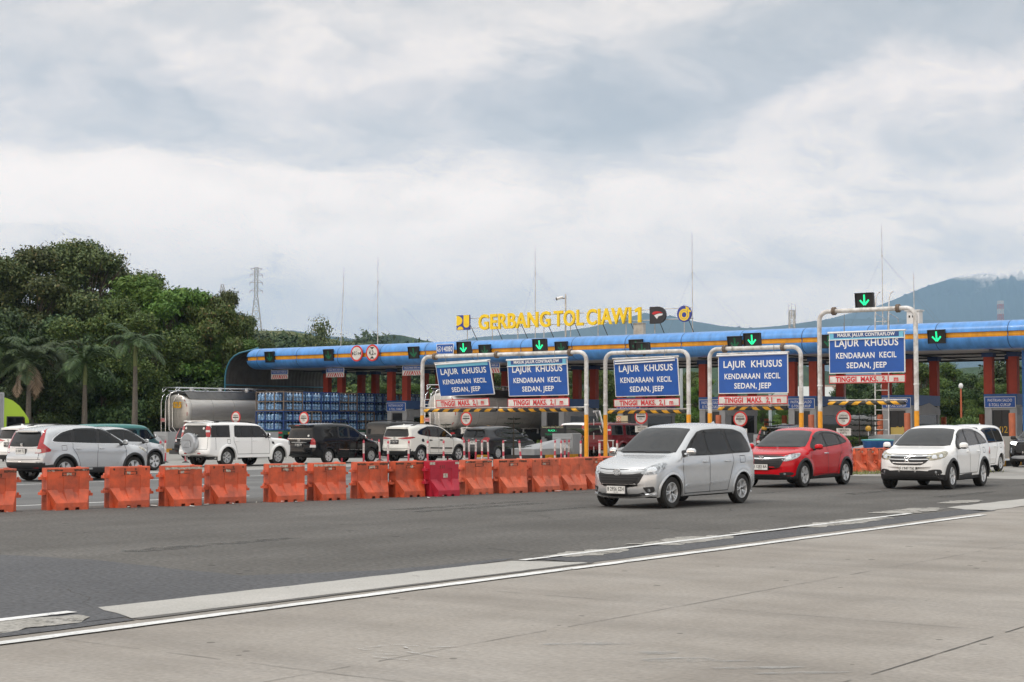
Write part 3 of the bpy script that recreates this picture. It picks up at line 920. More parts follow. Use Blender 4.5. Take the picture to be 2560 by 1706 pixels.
    c.front([(-.60, .995), (.60, .995), (.60, 1.02), (-.60, 1.02)], "tailgate_trim", M_CHROME, .015, 0, rear=True)
    c.diag([(4.46, .66, .84), (4.40, .86, .84), (4.10, .90, .88), (4.06, .89, .94), (4.30, .84, 1.12), (4.10, .70, 1.50), (4.02, .68, 1.56), (4.10, .60, 1.50), (4.30, .68, 1.25), (4.38, .70, 1.05)], "tail_light", M_TAIL, .010, 0, rear=True, ang=52,
           inner=[([(4.46, .67, .855), (4.42, .80, .855), (4.38, .86, .87), (4.38, .84, .95), (4.42, .70, .97)], M_TAILW)])
    c.plate("B 1849 TLJ", .885, rear=True)
    c.emblem("hframe", 1.075, rear=True, size=.11)
    c.front([(-.10, .575), (.02, .575), (.02, .60), (-.10, .60)], "tailgate_handle", M_CHROME, .012, 0, rear=True)
    c.wiper((4.45, -.35, 1.15), (4.45, .05, 1.13), (-1, 0, 0))
    sp = MB()
    hh = [c.cast((x, 0, 4), (0, 0, -1))[0].z for x in (4.0, 4.15)]
    pts = [(-.60, 4.02), (.60, 4.02), (.52, 4.26), (.25, 4.31), (-.25, 4.31), (-.52, 4.26)]
    sp.add([(x, y, hh[0] - .028 - (x - 4.02) * .13 - .03 * (y / .6) ** 2) for y, x in pts] + [(x, y, hh[0] - .09 - (x - 4.02) * .1) for y, x in pts],
           [(0, 5, 4, 3, 2, 1), (6, 7, 8, 9, 10, 11)] + [(i, (i + 1) % 6, 6 + (i + 1) % 6, 6 + i) for i in range(6)], "PAINT", True)
    c.part("spoiler", sp)
    c.front([(-.68, .36), (.68, .36), (.66, .40), (-.66, .40)], "rear_reflector", M_PLASTIC, .02, 0, rear=True)
    for s in (1, -1):
        mb = MB(); c.front([(s * .55, .405), (s * .72, .41), (s * .72, .43), (s * .55, .425)], "", M_TAIL, .014, 0, rear=True, mb=mb); c.part("reflector", mb)
    c.fin(3.85)
    c.wheels("wide", 5, tw=.22)
    return c

def make_hrv():
    S = dict(L=4.295, W=1.77, cowl=1.10, wheels=(0.88, 3.49, 0.34, 0.40), rim=0.235,
        belt=((0, 1.0, 2.2, 3.4, 4.29), (0.93, 0.99, 1.03, 1.12, 1.16)), tumble=0.32, rtop=0.15, rhood=0.19, bow=(0.28, 0.12), rend=.2,
        upper=[(0, .50), (0, .62), (.03, .74), (.10, .85), (.28, .93), (.6, .99), (.95, 1.035), (1.10, 1.07), (1.42, 1.28), (1.78, 1.475), (2.05, 1.565), (2.4, 1.605), (2.8, 1.60), (3.25, 1.555), (3.7, 1.47), (3.95, 1.38), (4.08, 1.28), (4.22, 1.08), (4.25, .98), (4.22, .84), (4.27, .72), (4.29, .58)],
        lower=[(0, .50), (.0, .38), (.03, .28), (.12, .22), (.4, .20), (.9, .20), (1.5, .21), (3.0, .22), (3.5, .23), (3.9, .28), (4.2, .36), (4.28, .45), (4.29, .58)],
        clad=lambda x, z, y: z < .31 or (x < .6 and z < .30) or (x > 3.8 and z < .42))
    c = Car(S)
    c.trim([(1.28, 1.04), (1.40, 1.155), (1.70, 1.33), (1.98, 1.445), (2.25, 1.485), (2.65, 1.49), (3.10, 1.445), (3.45, 1.34), (3.66, 1.225), (3.60, 1.19), (3.2, 1.13), (2.2, 1.065)], M_PLASTIC, "window_surround", .005)
    c.windows([[(1.42, 1.07), (1.52, 1.165), (1.78, 1.31), (2.02, 1.405), (2.18, 1.43), (2.24, 1.085)],
               [(2.33, 1.09), (2.27, 1.44), (2.65, 1.445), (3.02, 1.41), (3.16, 1.145)],
               [(3.26, 1.165), (3.16, 1.375), (3.40, 1.30), (3.55, 1.22), (3.50, 1.195)]])
    for s in (1, -1):
        mb = MB(); c.decal(mb, c.side([(1.72, 1.285), (2.02, 1.41), (2.22, 1.45), (2.65, 1.455), (3.06, 1.42), (3.36, 1.335), (3.38, 1.375), (3.08, 1.46), (2.65, 1.50), (2.24, 1.495), (1.98, 1.455), (1.69, 1.335)], s), (0, -s, 0), M_GLASS, .018, 1); c.part("rain_visor", mb)
    c.front([(-.74, 1.065), (.74, 1.065), (.70, 1.24), (.59, 1.485), (.3, 1.515), (-.3, 1.515), (-.59, 1.485), (-.70, 1.24)], "windshield", M_GLASS2, .008, 1, r=.1)
    c.front([(-.66, .80), (-.5, .86), (.5, .86), (.66, .80), (.58, .72), (.5, .55), (.34, .50), (-.34, .50), (-.5, .55), (-.58, .72)], "grille", M_PLASTIC, .008, 1, r=.12)
    g = MB(); c.front([(-.62, .79), (-.15, .75), (.15, .75), (.62, .79), (.62, .815), (.15, .785), (-.15, .785), (-.62, .815)], "", M_CHROME, .02, 0, mb=g)
    for z in (.60, .65, .70):
        c.front([(-.50, z), (.50, z), (.50, z + .014), (-.50, z + .014)], "", M_HUBDARK, .016, 0, mb=g)
    c.part("grille_bar", g)
    c.emblem("hframe", .775, size=.15)
    c.diag([(.10, .58, .74), (.14, .64, .84), (.34, .76, .895), (.66, .82, .925), (.72, .83, .90), (.52, .84, .80), (.24, .74, .72), (.14, .64, .70)], "headlight", M_LAMP, .008, 1, ang=42,
           inner=[([(.16, .66, .745), (.18, .68, .82), (.30, .75, .85), (.32, .76, .76)], M_CHROME)])
    c.diag([(.06, .52, .40), (.12, .68, .42), (.26, .80, .42), (.34, .84, .38), (.26, .80, .33), (.12, .68, .32), (.07, .56, .34)], "fog_light_recess", M_PLASTIC, .006, 1, ang=42,
           inner=[([(.10, .64, .395), (.13, .695, .395), (.135, .70, .35), (.105, .645, .35)], M_LAMP)])
    c.front([(-.56, .36), (.56, .36), (.62, .25), (-.62, .25)], "lower_grille", M_PLASTIC, .006, 1)
    c.front([(-.74, .28), (-.6, .30), (.6, .30), (.74, .28), (.70, .24), (-.70, .24)], "bumper_lip", M_PLASTIC, .035, 1)
    c.plate("B 1283 BA", .55, small="05.27", w=.43)
    c.wiper((1.0, -.6, 1.095), (1.02, .02, 1.09)); c.wiper((1.0, .08, 1.095), (1.02, .64, 1.09))
    c.seams([[(1.33, 1.03), (1.25, .85), (1.26, .55), (1.32, .34)], [(2.29, 1.07), (2.33, .8), (2.33, .34)], [(3.22, 1.14), (3.24, .98), (3.06, .76), (2.95, .5), (2.92, .34)], [(1.32, .335), (2.92, .34)]],
            frontpaths=[[(-.76, .925), (-.55, .885), (0, .88), (.55, .885), (.76, .925)]])
    c.handles((2.16,), .90, M_CHROME)
    c.mirrors(1.42, 1.01, "PAINT", .22, .15)
    c.trim([(1.30, 1.03), (1.52, 1.05), (1.50, 1.15), (1.42, 1.13)], M_PLASTIC, "mirror_base", .012, 1)
    c.lips(.055, M_PLASTIC, .018)
    c.trim([(1.32, .24), (1.32, .30), (2.95, .32), (2.95, .26)], M_PLASTIC, "sill_trim", .025, 0)
    c.diag([(4.22, .62, .86), (4.10, .80, .88), (3.85, .86, .96), (3.90, .84, 1.04), (4.16, .72, 1.06), (4.2, .6, 1.0)], "tail_light", M_TAIL, .010, 1, rear=True, ang=50)
    c.front([(-.62, 1.12), (-.52, 1.36), (.52, 1.36), (.62, 1.12)], "rear_window", M_GLASS, .008, 1, rear=True)
    c.fin(3.35)
    c.wheels("wide", 5, tw=.215)
    return c

def make_everest():
    S = dict(L=4.83, W=1.81, cowl=1.30, wheels=(0.93, 3.79, 0.375, 0.44), rim=0.225,
        belt=((0, 1.2, 4.83), (1.06, 1.13, 1.17)), tumble=0.16, rtop=0.10, rhood=0.12, bow=(0.14, 0.06), plan=(.08, .8, .05, .6), rend=.12, crease=.006, flare=.035,
        upper=[(0, .62), (0, .78), (.02, .95), (.08, 1.04), (.3, 1.09), (.8, 1.13), (1.20, 1.16), (1.34, 1.20), (1.58, 1.45), (1.82, 1.66), (2.05, 1.735), (2.5, 1.77), (3.2, 1.785), (4.1, 1.78), (4.58, 1.755), (4.66, 1.70), (4.70, 1.45), (4.74, 1.16), (4.76, .9), (4.78, .72), (4.83, .66), (4.83, .58)],
        lower=[(0, .62), (.0, .5), (.04, .40), (.2, .34), (.6, .34), (1.4, .34), (3.2, .34), (3.9, .36), (4.4, .42), (4.78, .46), (4.83, .52), (4.83, .58)])
    c = Car(S)
    c.trim([(1.55, 1.15), (1.58, 1.30), (1.78, 1.53), (1.98, 1.61), (2.2, 1.625), (3.35, 1.64), (3.38, 1.16)], M_PLASTIC, "window_surround", .004, r=.08)
    c.trim([(3.62, 1.165), (3.60, 1.645), (4.66, 1.64), (4.68, 1.17)], M_PLASTIC, "window_surround", .004, 0)
    c.windows([[(1.66, 1.17), (1.68, 1.30), (1.85, 1.50), (2.02, 1.58), (2.33, 1.595), (2.36, 1.175)], [(2.50, 1.175), (2.48, 1.60), (2.98, 1.61), (2.98, 1.175)], [(3.03, 1.175), (3.03, 1.61), (3.28, 1.61), (3.30, 1.18)], [(3.70, 1.20), (3.70, 1.61), (4.32, 1.61), (4.33, 1.20)]])
    c.front([(-.70, 1.20), (.70, 1.20), (.64, 1.64), (-.64, 1.64)], "windshield", M_GLASS2, .008, 1)
    c.front([(-.72, 1.17), (.72, 1.17), (.67, 1.64), (-.67, 1.64)], "rear_window_surround", M_PLASTIC, .004, 1, rear=True, r=.08)
    c.front([(-.62, 1.19), (.62, 1.19), (.58, 1.61), (-.58, 1.61)], "rear_window", M_GLASS2, .009, 1, rear=True, r=.1)
    st = MB()
    for yy, zz in ((.50, 1.52), (-.50, 1.53)):
        c.decal(st, [(6, yy + .05 * math.cos(a), zz + .05 * math.sin(a)) for a in [k * .628 for k in range(10)]], (-1, 0, 0), M_PLATE, .014, 0, res=.05)
    c.part("sticker", st)
    for s in (1, -1):
        mb = MB(); c.decal(mb, [(4.74, s * .70, 1.18), (4.60, s * .80, 1.18), (4.58, s * .78, 1.60), (4.70, s * .66, 1.62)], (-.6, -s * .8, 0), M_TAIL, .012, 1, res=.04)
        c.decal(mb, [(4.74, s * .71, 1.37), (4.62, s * .79, 1.37), (4.62, s * .78, 1.45), (4.73, s * .70, 1.45)], (-.6, -s * .8, 0), M_TAILW, .016, 0, res=.04); c.part("tail_light", mb)
    # spare wheel cover
    sw = MB(); X = 4.74; cy, cz, R = -.10, .94, .41
    prof = [(R * .93, -.02), (R, .03), (R, .19), (R * .96, .225), (R * .86, .245), (R * .84, .235), (0, .235)]
    M = Matrix.Translation((X, cy, cz))
    sw.lathe(prof, PAINT["silver2"], 40, 'x', M)
    zz = [(-.17, -.10), (-.08, .0), (-.05, -.03), (.02, .07), (.07, .01), (.10, .05), (.17, -.10)]
    sw.tube([(X + .243, cy + a, cz + b) for a, b in zz], .007, M_CHROME, 6)
    sw.tube([(X + .243, cy + a, cz + b) for a, b in [(-.26, .12), (.12, .12), (.19, .05), (.19, -.14)]], .006, M_HUBDARK, 6)
    sw.tube([(X + .243, cy + a, cz + b) for a, b in [(-.25, -.16), (.10, -.16)]], .006, M_HUBDARK, 6)
    c.part("spare_wheel_cover", sw)
    c.plate("B 1082 BR", .93, rear=True, white=False, y=-.60, w=.30)
    e = MB(); 
    c.emblem("oval", 1.08, rear=True, size=.10, y=-.60)
    c.seams([[(1.50, 1.13), (1.44, .9), (1.46, .5)], [(2.43, 1.16), (2.45, .9), (2.45, .5)], [(3.42, 1.17), (3.42, 1.0), (3.32, .82), (3.24, .5)], [(1.46, .5), (3.24, .5)], [(3.62, .92), (3.78, .92), (3.78, 1.08), (3.62, 1.08), (3.62, .92)], [(4.40, 1.16), (4.40, .68)]],
            rearpaths=[[(-.78, .70), (.78, .70)], [(.76, .70), (.76, 1.6)], [(-.76, .70), (-.76, 1.6)]])
    for s in (1, -1):
        mb = MB(); c.decal(mb, [(4.9, s * .30, .52), (4.9, s * .46, .52), (4.9, s * .46, .56), (4.9, s * .30, .56)], (-1, 0, 0), M_TAIL, .012, 0); c.part("reflector", mb)
    c.handles((2.28, 3.24), 1.03, "PAINT")
    c.mirrors(1.62, 1.15, M_CHROME, .2, .2)
    c.lips(.09, "PAINT", .05)
    step = MB(); 
    for s in (1, -1): step.rbox(1.42, 3.28, s * .86 - .06 if s > 0 else -.92, .92 if s > 0 else -.80, .36, .41, .02, "PAINT")
    c.part("side_step", step)
    c.rails(2.0, 4.35, .62, 0, M_PLASTIC, .06)
    sp = MB()
    for s in (1, -1):
        sp.tube([(4.30, s * .64, 1.765), (4.55, s * .60, 1.80), (4.70, s * .50, 1.815)], .025, "PAINT", 8)
    sp.box(4.58, 4.74, -.58, .58, 1.79, 1.825, "PAINT"); c.part("spoiler", sp)
    c.trim([(1.18, .86), (1.30, .90), (1.32, .99), (1.20, .97)], M_PLASTIC, "fender_vent", .01, 0)
    c.front([(-.5, .66), (.5, .66), (.5, .90), (-.5, .90)], "grille", M_CHROME, .01, 1)
    c.diag([(.08, .60, .80), (.1, .66, .98), (.34, .84, 1.0), (.3, .84, .82)], "headlight", M_LAMP, .01, 1)
    c.wheels("twin", 6, tw=.24)
    return c

def make_innova():
    S = dict(L=4.56, W=1.77, cowl=1.10, wheels=(0.86, 3.61, 0.32, 0.375), rim=0.212,
        belt=((0, 1.0, 2.4, 4.56), (0.94, 1.02, 1.07, 1.10)), tumble=0.25, rtop=0.12, rhood=0.17, bow=(0.22, 0.08), rend=.15,
        upper=[(0, .5), (0, .64), (.04, .76), (.14, .86), (.40, .95), (.8, 1.03), (1.05, 1.08), (1.35, 1.30), (1.70, 1.53), (2.0, 1.665), (2.35, 1.72), (2.9, 1.745), (3.6, 1.735), (4.2, 1.70), (4.44, 1.665), (4.46, 1.62), (4.44, 1.5), (4.50, 1.2), (4.53, 1.05), (4.52, .8), (4.55, .68), (4.56, .52)],
        lower=[(0, .5), (0, .38), (.03, .29), (.15, .23), (.5, .21), (.9, .21), (1.5, .22), (3.0, .22), (3.8, .25), (4.3, .30), (4.54, .38), (4.56, .52)])
    c = Car(S)
    c.trim([(1.35, 1.07), (1.48, 1.20), (1.78, 1.42), (2.05, 1.56), (2.4, 1.60), (2.95, 1.61), (2.98, 1.10), (2.3, 1.085)], M_PLASTIC, "window_surround", .004, r=.1)
    c.windows([[(1.46, 1.095), (1.56, 1.20), (1.84, 1.40), (2.08, 1.52), (2.20, 1.545), (2.24, 1.10)], [(2.34, 1.10), (2.30, 1.555), (2.62, 1.57), (2.86, 1.57), (2.90, 1.115)], [(3.30, 1.125), (3.28, 1.59), (3.80, 1.58), (4.0, 1.50), (4.06, 1.22), (3.98, 1.13)]])
    for s in (1, -1):
        mb = MB(); c.decal(mb, c.side([(1.82, 1.395), (2.08, 1.525), (2.22, 1.55), (2.22, 1.60), (2.05, 1.575), (1.80, 1.44)], s), (0, -s, 0), M_GLASS, .018, 1); c.decal(mb, c.side([(2.30, 1.565), (2.95, 1.58), (2.95, 1.62), (2.30, 1.61)], s), (0, -s, 0), M_GLASS, .018, 1); c.part("rain_visor", mb)
    c.front([(-.72, 1.10), (.72, 1.10), (.62, 1.61), (-.62, 1.61)], "windshield", M_GLASS2, .008, 1)
    c.front([(-.72, 1.09), (-.62, 1.56), (.62, 1.56), (.72, 1.09)], "rear_window", M_GLASS2, .008, 1, rear=True, r=.1)
    sp = MB()
    pts = [(-.66, 4.30), (.66, 4.30), (.60, 4.56), (.3, 4.62), (-.3, 4.62), (-.60, 4.56)]
    sp.add([(x, y, 1.70 - (x - 4.3) * .10 - .03 * (y / .6) ** 2) for y, x in pts] + [(x, y, 1.60 - (x - 4.3) * .05 - .03 * (y / .6) ** 2) for y, x in pts],
           [(0, 5, 4, 3, 2, 1), (6, 7, 8, 9, 10, 11)] + [(i, (i + 1) % 6, 6 + (i + 1) % 6, 6 + i) for i in range(6)], "PAINT", True)
    sp.box(4.615, 4.635, -.12, .12, 1.615, 1.64, M_TAIL)
    c.part("spoiler", sp)
    c.front([(-.72, 1.055), (.72, 1.055), (.72, 1.075), (-.72, 1.075)], "tailgate_trim", M_CHROME, .012, 0, rear=True)
    c.front([(-.44, .90), (.44, .90), (.44, .93), (-.44, .93)], "tailgate_handle", M_CHROME, .022, 0, rear=True)
    c.plate("B 1485 SPY", .80, rear=True, white=False, small="02.24")
    c.emblem("ovals", .995, rear=True, size=.12)
    for s in (1, -1):
        mb = MB(); c.decal(mb, [(4.56, s * .66, .70), (4.40, s * .84, .70), (4.40, s * .82, 1.02), (4.50, s * .72, 1.12), (4.53, s * .68, .95)], (-.75, -s * .66, 0), M_TAIL, .012, 1, res=.04)
        c.decal(mb, [(4.56, s * .66, .70), (4.40, s * .84, .70), (4.40, s * .84, .80), (4.55, s * .67, .82)], (-.75, -s * .66, 0), M_TAILW, .017, 0, res=.04); c.part("tail_light", mb)
    st = MB(); c.decal(st, [(6, .50, 1.14), (6, .56, 1.19), (6, .50, 1.25), (6, .44, 1.19)], (-1, 0, 0), M_PLATE, .014, 1); c.part("sticker", st)
    c.seams([[(1.36, 1.06), (1.29, .9), (1.30, .6), (1.34, .3)], [(2.28, 1.08), (2.31, .8), (2.31, .3)], [(3.14, 1.62), (3.16, 1.1), (3.18, .9), (3.06, .7), (2.98, .3)], [(1.34, .3), (2.98, .3)]],
            rearpaths=[[(-.74, .62), (.74, .62)], [(-.74, .62), (-.74, 1.0)], [(.74, .62), (.74, 1.0)], [(-.8, .42), (.8, .42)]])
    c.trim([(1.40, .56), (1.40, .575), (2.28, .60), (2.28, .585)], M_CHROME, "door_moulding", .014, 0)
    c.trim([(2.34, .585), (2.34, .60), (3.0, .62), (3.0, .605)], M_CHROME, "door_moulding", .014, 0)
    c.handles((2.14, 3.02), .94, "PAINT")
    c.mirrors(1.48, 1.07, M_CHROME, .2, .17)
    c.lips(.035, "PAINT", .010)
    c.front([(-.66, .33), (.66, .33), (.70, .42), (-.70, .42)], "bumper_step", M_PLASTIC, .03, 1, rear=True)
    c.diag([(.06, .50, .70), (.10, .58, .80), (.40, .78, .93), (.60, .80, .95), (.44, .82, .80), (.2, .72, .68)], "headlight", M_LAMP, .008, 1, ang=42)
    c.front([(-.45, .62), (.45, .62), (.4, .76), (-.4, .76)], "grille", M_CHROME, .008, 1)
    c.rails(2.2, 3.0, .55, 0, "PAINT", .0)
    c.wheels("wide", 6, tw=.2)
    return c

def make_terios():
    S = dict(L=4.435, W=1.695, cowl=1.02, wheels=(0.85, 3.535, 0.345, 0.405), rim=0.23,
        belt=((0, 1.0, 2.4, 3.4, 4.435), (0.98, 1.05, 1.09, 1.16, 1.22)), tumble=0.30, rtop=0.12, rhood=0.17, bow=(0.22, 0.10), rend=.17,
        upper=[(0, .58), (0, .70), (.03, .84), (.10, .94), (.36, 1.02), (.75, 1.07), (1.0, 1.10), (1.3, 1.30), (1.65, 1.52), (1.95, 1.63), (2.3, 1.675), (2.9, 1.69), (3.6, 1.665), (4.1, 1.61), (4.24, 1.575), (4.22, 1.52), (4.28, 1.3), (4.34, 1.12), (4.36, .95), (4.37, .80), (4.42, .70), (4.435, .55)],
        lower=[(0, .58), (0, .44), (.03, .34), (.15, .28), (.5, .25), (.9, .25), (1.5, .26), (3.0, .26), (3.7, .29), (4.2, .34), (4.42, .42), (4.435, .55)],
        clad=lambda x, z, y: z < .37 or (x > 3.95 and z < .52) or (x > 4.2 and z < .50 + .35 * max(0, y - .5)) or (x < .5 and z < .46))
    c = Car(S)
    c.trim([(1.28, 1.09), (1.44, 1.22), (1.74, 1.42), (2.02, 1.54), (2.35, 1.585), (2.9, 1.59), (3.02, 1.56), (3.45, 1.47), (3.70, 1.36), (3.72, 1.28), (3.58, 1.22), (3.0, 1.14), (2.2, 1.105)], M_PLASTIC, "window_surround", .005)
    c.windows([[(1.42, 1.115), (1.54, 1.23), (1.80, 1.40), (2.05, 1.51), (2.20, 1.535), (2.24, 1.12)], [(2.33, 1.125), (2.30, 1.545), (2.75, 1.55), (2.92, 1.54), (2.98, 1.15)], [(3.06, 1.165), (3.04, 1.53), (3.42, 1.44), (3.64, 1.35), (3.65, 1.285), (3.55, 1.235)]])
    c.front([(-.70, 1.11), (.70, 1.11), (.60, 1.585), (-.60, 1.585)], "windshield", M_GLASS2, .008, 1)
    c.front([(-.66, 1.13), (-.70, 1.2), (-.60, 1.50), (.60, 1.50), (.70, 1.2), (.66, 1.13)], "rear_window_surround", M_PLASTIC, .004, 1, rear=True, r=.1)
    c.front([(-.60, 1.15), (-.55, 1.46), (.55, 1.46), (.60, 1.15)], "rear_window", M_GLASS2, .009, 1, rear=True, r=.1)
    sp = MB()
    pts = [(-.60, 4.06), (.60, 4.06), (.55, 4.28), (.3, 4.34), (-.3, 4.34), (-.55, 4.28)]
    sp.add([(x, y, 1.605 - (x - 4.06) * .16 - .03 * (y / .6) ** 2) for y, x in pts] + [(x, y, 1.51 - (x - 4.06) * .1 - .02 * (y / .6) ** 2) for y, x in pts],
           [(0, 5, 4, 3, 2, 1)] + [(i, (i + 1) % 6, 6 + (i + 1) % 6, 6 + i) for i in range(6)], "PAINT", True)
    sp.add([(x, y, 1.51 - (x - 4.06) * .1 - .02 * (y / .6) ** 2) for y, x in pts], [(0, 1, 2, 3, 4, 5)], M_PLASTIC)
    c.part("spoiler", sp)
    for s in (1, -1):
        mb = MB(); c.decal(mb, [(4.5, s * .30, 1.06), (4.42, s * .72, 1.02), (4.15, s * .86, 1.06), (3.98, s * .88, 1.10), (4.15, s * .86, 1.14), (4.42, s * .70, 1.12)], (-.75, -s * .66, 0), M_TAIL, .012, 0, res=.04)
        c.decal(mb, [(4.46, s * .46, 1.03), (4.42, s * .66, .94), (4.36, s * .76, .96), (4.36, s * .76, 1.02)], (-.75, -s * .66, 0), M_TAILW, .010, 0, res=.04); c.part("tail_light", mb)
    c.plate("B 1208 TIN", .91, rear=True, white=False, small="03.25")
    c.emblem("ovals", 1.065, rear=True, size=.11)
    c.front([(-.55, .36), (-.45, .50), (.45, .50), (.55, .36)], "rear_bumper_insert", M_PLASTIC, .012, 1, rear=True)
    c.seams([[(1.32, 1.09), (1.24, .9), (1.26, .6), (1.30, .42)], [(2.28, 1.11), (2.31, .8), (2.31, .42)], [(3.02, 1.15), (3.06, .98), (2.98, .78), (2.92, .42)], [(1.30, .42), (2.92, .42)]],
            rearpaths=[[(-.74, .62), (.74, .62)], [(-.72, .62), (-.72, .95)], [(.72, .62), (.72, .95)]])
    c.trim([(1.36, .585), (1.36, .64), (2.28, .655), (2.28, .60)], M_PLASTIC, "door_moulding", .018, 0)
    c.trim([(2.34, .60), (2.34, .655), (2.90, .67), (2.90, .615)], M_PLASTIC, "door_moulding", .018, 0)
    c.handles((2.14, 2.88), .98, M_PLASTIC)
    c.trim([(3.32, .92), (3.36, 1.04), (3.50, 1.04), (3.50, .94), (3.42, .90)], M_PLASTIC, "fuel_flap", .010, 1)
    c.mirrors(1.42, 1.09, M_PLASTIC, .21, .17)
    c.lips(.06, M_PLASTIC, .018)
    c.rails(1.95, 3.9, .54, 0, M_PLASTIC, .05)
    c.diag([(.08, .50, .84), (.12, .60, .94), (.40, .78, 1.02), (.62, .80, 1.03), (.40, .80, .92), (.2, .72, .82)], "headlight", M_LAMP, .008, 1, ang=42)
    c.fin(3.7)
    c.wheels("swirl", 5, tw=.215)
    return c

def make_livina():
    S = dict(L=4.42, W=1.69, cowl=1.05, wheels=(0.86, 3.46, 0.31, 0.36), rim=0.21,
        belt=((0, 1.0, 2.4, 4.42), (0.92, 0.99, 1.03, 1.07)), tumble=0.27, rtop=0.13, rhood=0.18, bow=(0.26, 0.10), rend=.18,
        upper=[(0, .48), (0, .60), (.04, .72), (.14, .82), (.42, .92), (.8, .99), (1.02, 1.04), (1.35, 1.26), (1.7, 1.46), (2.0, 1.56), (2.4, 1.605), (3.0, 1.61), (3.6, 1.58), (4.05, 1.53), (4.18, 1.49), (4.20, 1.44), (4.30, 1.2), (4.38, 1.0), (4.37, .85), (4.39, .72), (4.42, .62), (4.42, .5)],
        lower=[(0, .48), (0, .36), (.03, .27), (.15, .21), (.5, .19), (.9, .19), (1.5, .20), (3.0, .20), (3.6, .23), (4.1, .27), (4.40, .36), (4.42, .5)])
    c = Car(S)
    c.trim([(1.30, 1.03), (1.42, 1.14), (1.75, 1.36), (2.02, 1.47), (2.4, 1.505), (2.95, 1.50), (3.3, 1.47), (3.72, 1.36), (3.56, 1.10), (3.0, 1.07), (2.2, 1.05)], M_PLASTIC, "window_surround", .005, r=.1)
    c.windows([[(1.44, 1.055), (1.54, 1.15), (1.80, 1.33), (2.05, 1.43), (2.18, 1.45), (2.24, 1.065)], [(2.33, 1.07), (2.28, 1.455), (2.7, 1.46), (3.0, 1.445), (3.08, 1.09)], [(3.18, 1.10), (3.12, 1.43), (3.60, 1.345), (3.50, 1.12)]])
    c.front([(-.70, 1.05), (.70, 1.05), (.60, 1.50), (-.60, 1.50)], "windshield", M_GLASS2, .008, 1)
    c.front([(-.66, 1.06), (-.54, 1.41), (.54, 1.41), (.66, 1.06)], "rear_window", M_GLASS, .008, 1, rear=True, r=.15)
    sp = MB()
    pts = [(-.58, 4.02), (.58, 4.02), (.52, 4.24), (.3, 4.30), (-.3, 4.30), (-.52, 4.24)]
    sp.add([(x, y, 1.525 - (x - 4.0) * .18 - .03 * (y / .6) ** 2) for y, x in pts] + [(x, y, 1.44 - (x - 4.0) * .1 - .03 * (y / .6) ** 2) for y, x in pts],
           [(0, 5, 4, 3, 2, 1), (6, 7, 8, 9, 10, 11)] + [(i, (i + 1) % 6, 6 + (i + 1) % 6, 6 + i) for i in range(6)], "PAINT", True); c.part("spoiler", sp)
    for s in (1, -1):
        mb = MB(); c.decal(mb, [(4.42, s * .58, .90), (4.30, s * .76, .86), (4.12, s * .82, .96), (4.14, s * .80, 1.06), (4.34, s * .66, 1.06)], (-.75, -s * .66, 0), M_TAIL, .012, 1, res=.04)
        c.decal(mb, [(4.42, s * .60, .88), (4.28, s * .78, .84), (4.20, s * .80, .89), (4.40, s * .62, .94)], (-.75, -s * .66, 0), M_TAILW, .017, 1, res=.04); c.part("tail_light", mb)
    c.front([(-.40, .90), (.40, .90), (.40, .93), (-.40, .93)], "tailgate_trim", M_CHROME, .02, 0, rear=True)
    c.plate("B 1907 AZ", .80, rear=True, white=True)
    c.emblem("oval", 1.0, rear=True, size=.10)
    c.seams([[(1.32, 1.02), (1.25, .85), (1.26, .55), (1.30, .28)], [(2.27, 1.05), (2.30, .8), (2.30, .28)], [(3.13, 1.08), (3.15, .95), (3.0, .72), (2.88, .28)], [(1.30, .28), (2.88, .28)]],
            rearpaths=[[(-.72, .56), (.72, .56)], [(-.70, .56), (-.66, .9)], [(.70, .56), (.66, .9)]])
    c.trim([(1.34, .50), (1.34, .52), (2.26, .54), (2.26, .52)], M_CHROME, "door_moulding", .014, 0)
    c.trim([(2.32, .52), (2.32, .54), (2.9, .56), (2.9, .54)], M_CHROME, "door_moulding", .014, 0)
    c.handles((2.12, 2.98), .90, M_CHROME)
    c.mirrors(1.42, 1.03, "PAINT", .2, .15)
    c.lips(.03, "PAINT", .010)
    c.diag([(.08, .50, .70), (.12, .60, .80), (.40, .78, .90), (.62, .80, .92), (.40, .80, .78), (.2, .72, .68)], "headlight", M_LAMP, .008, 1, ang=42)
    c.wheels("spoke", 9, tw=.19)
    return c

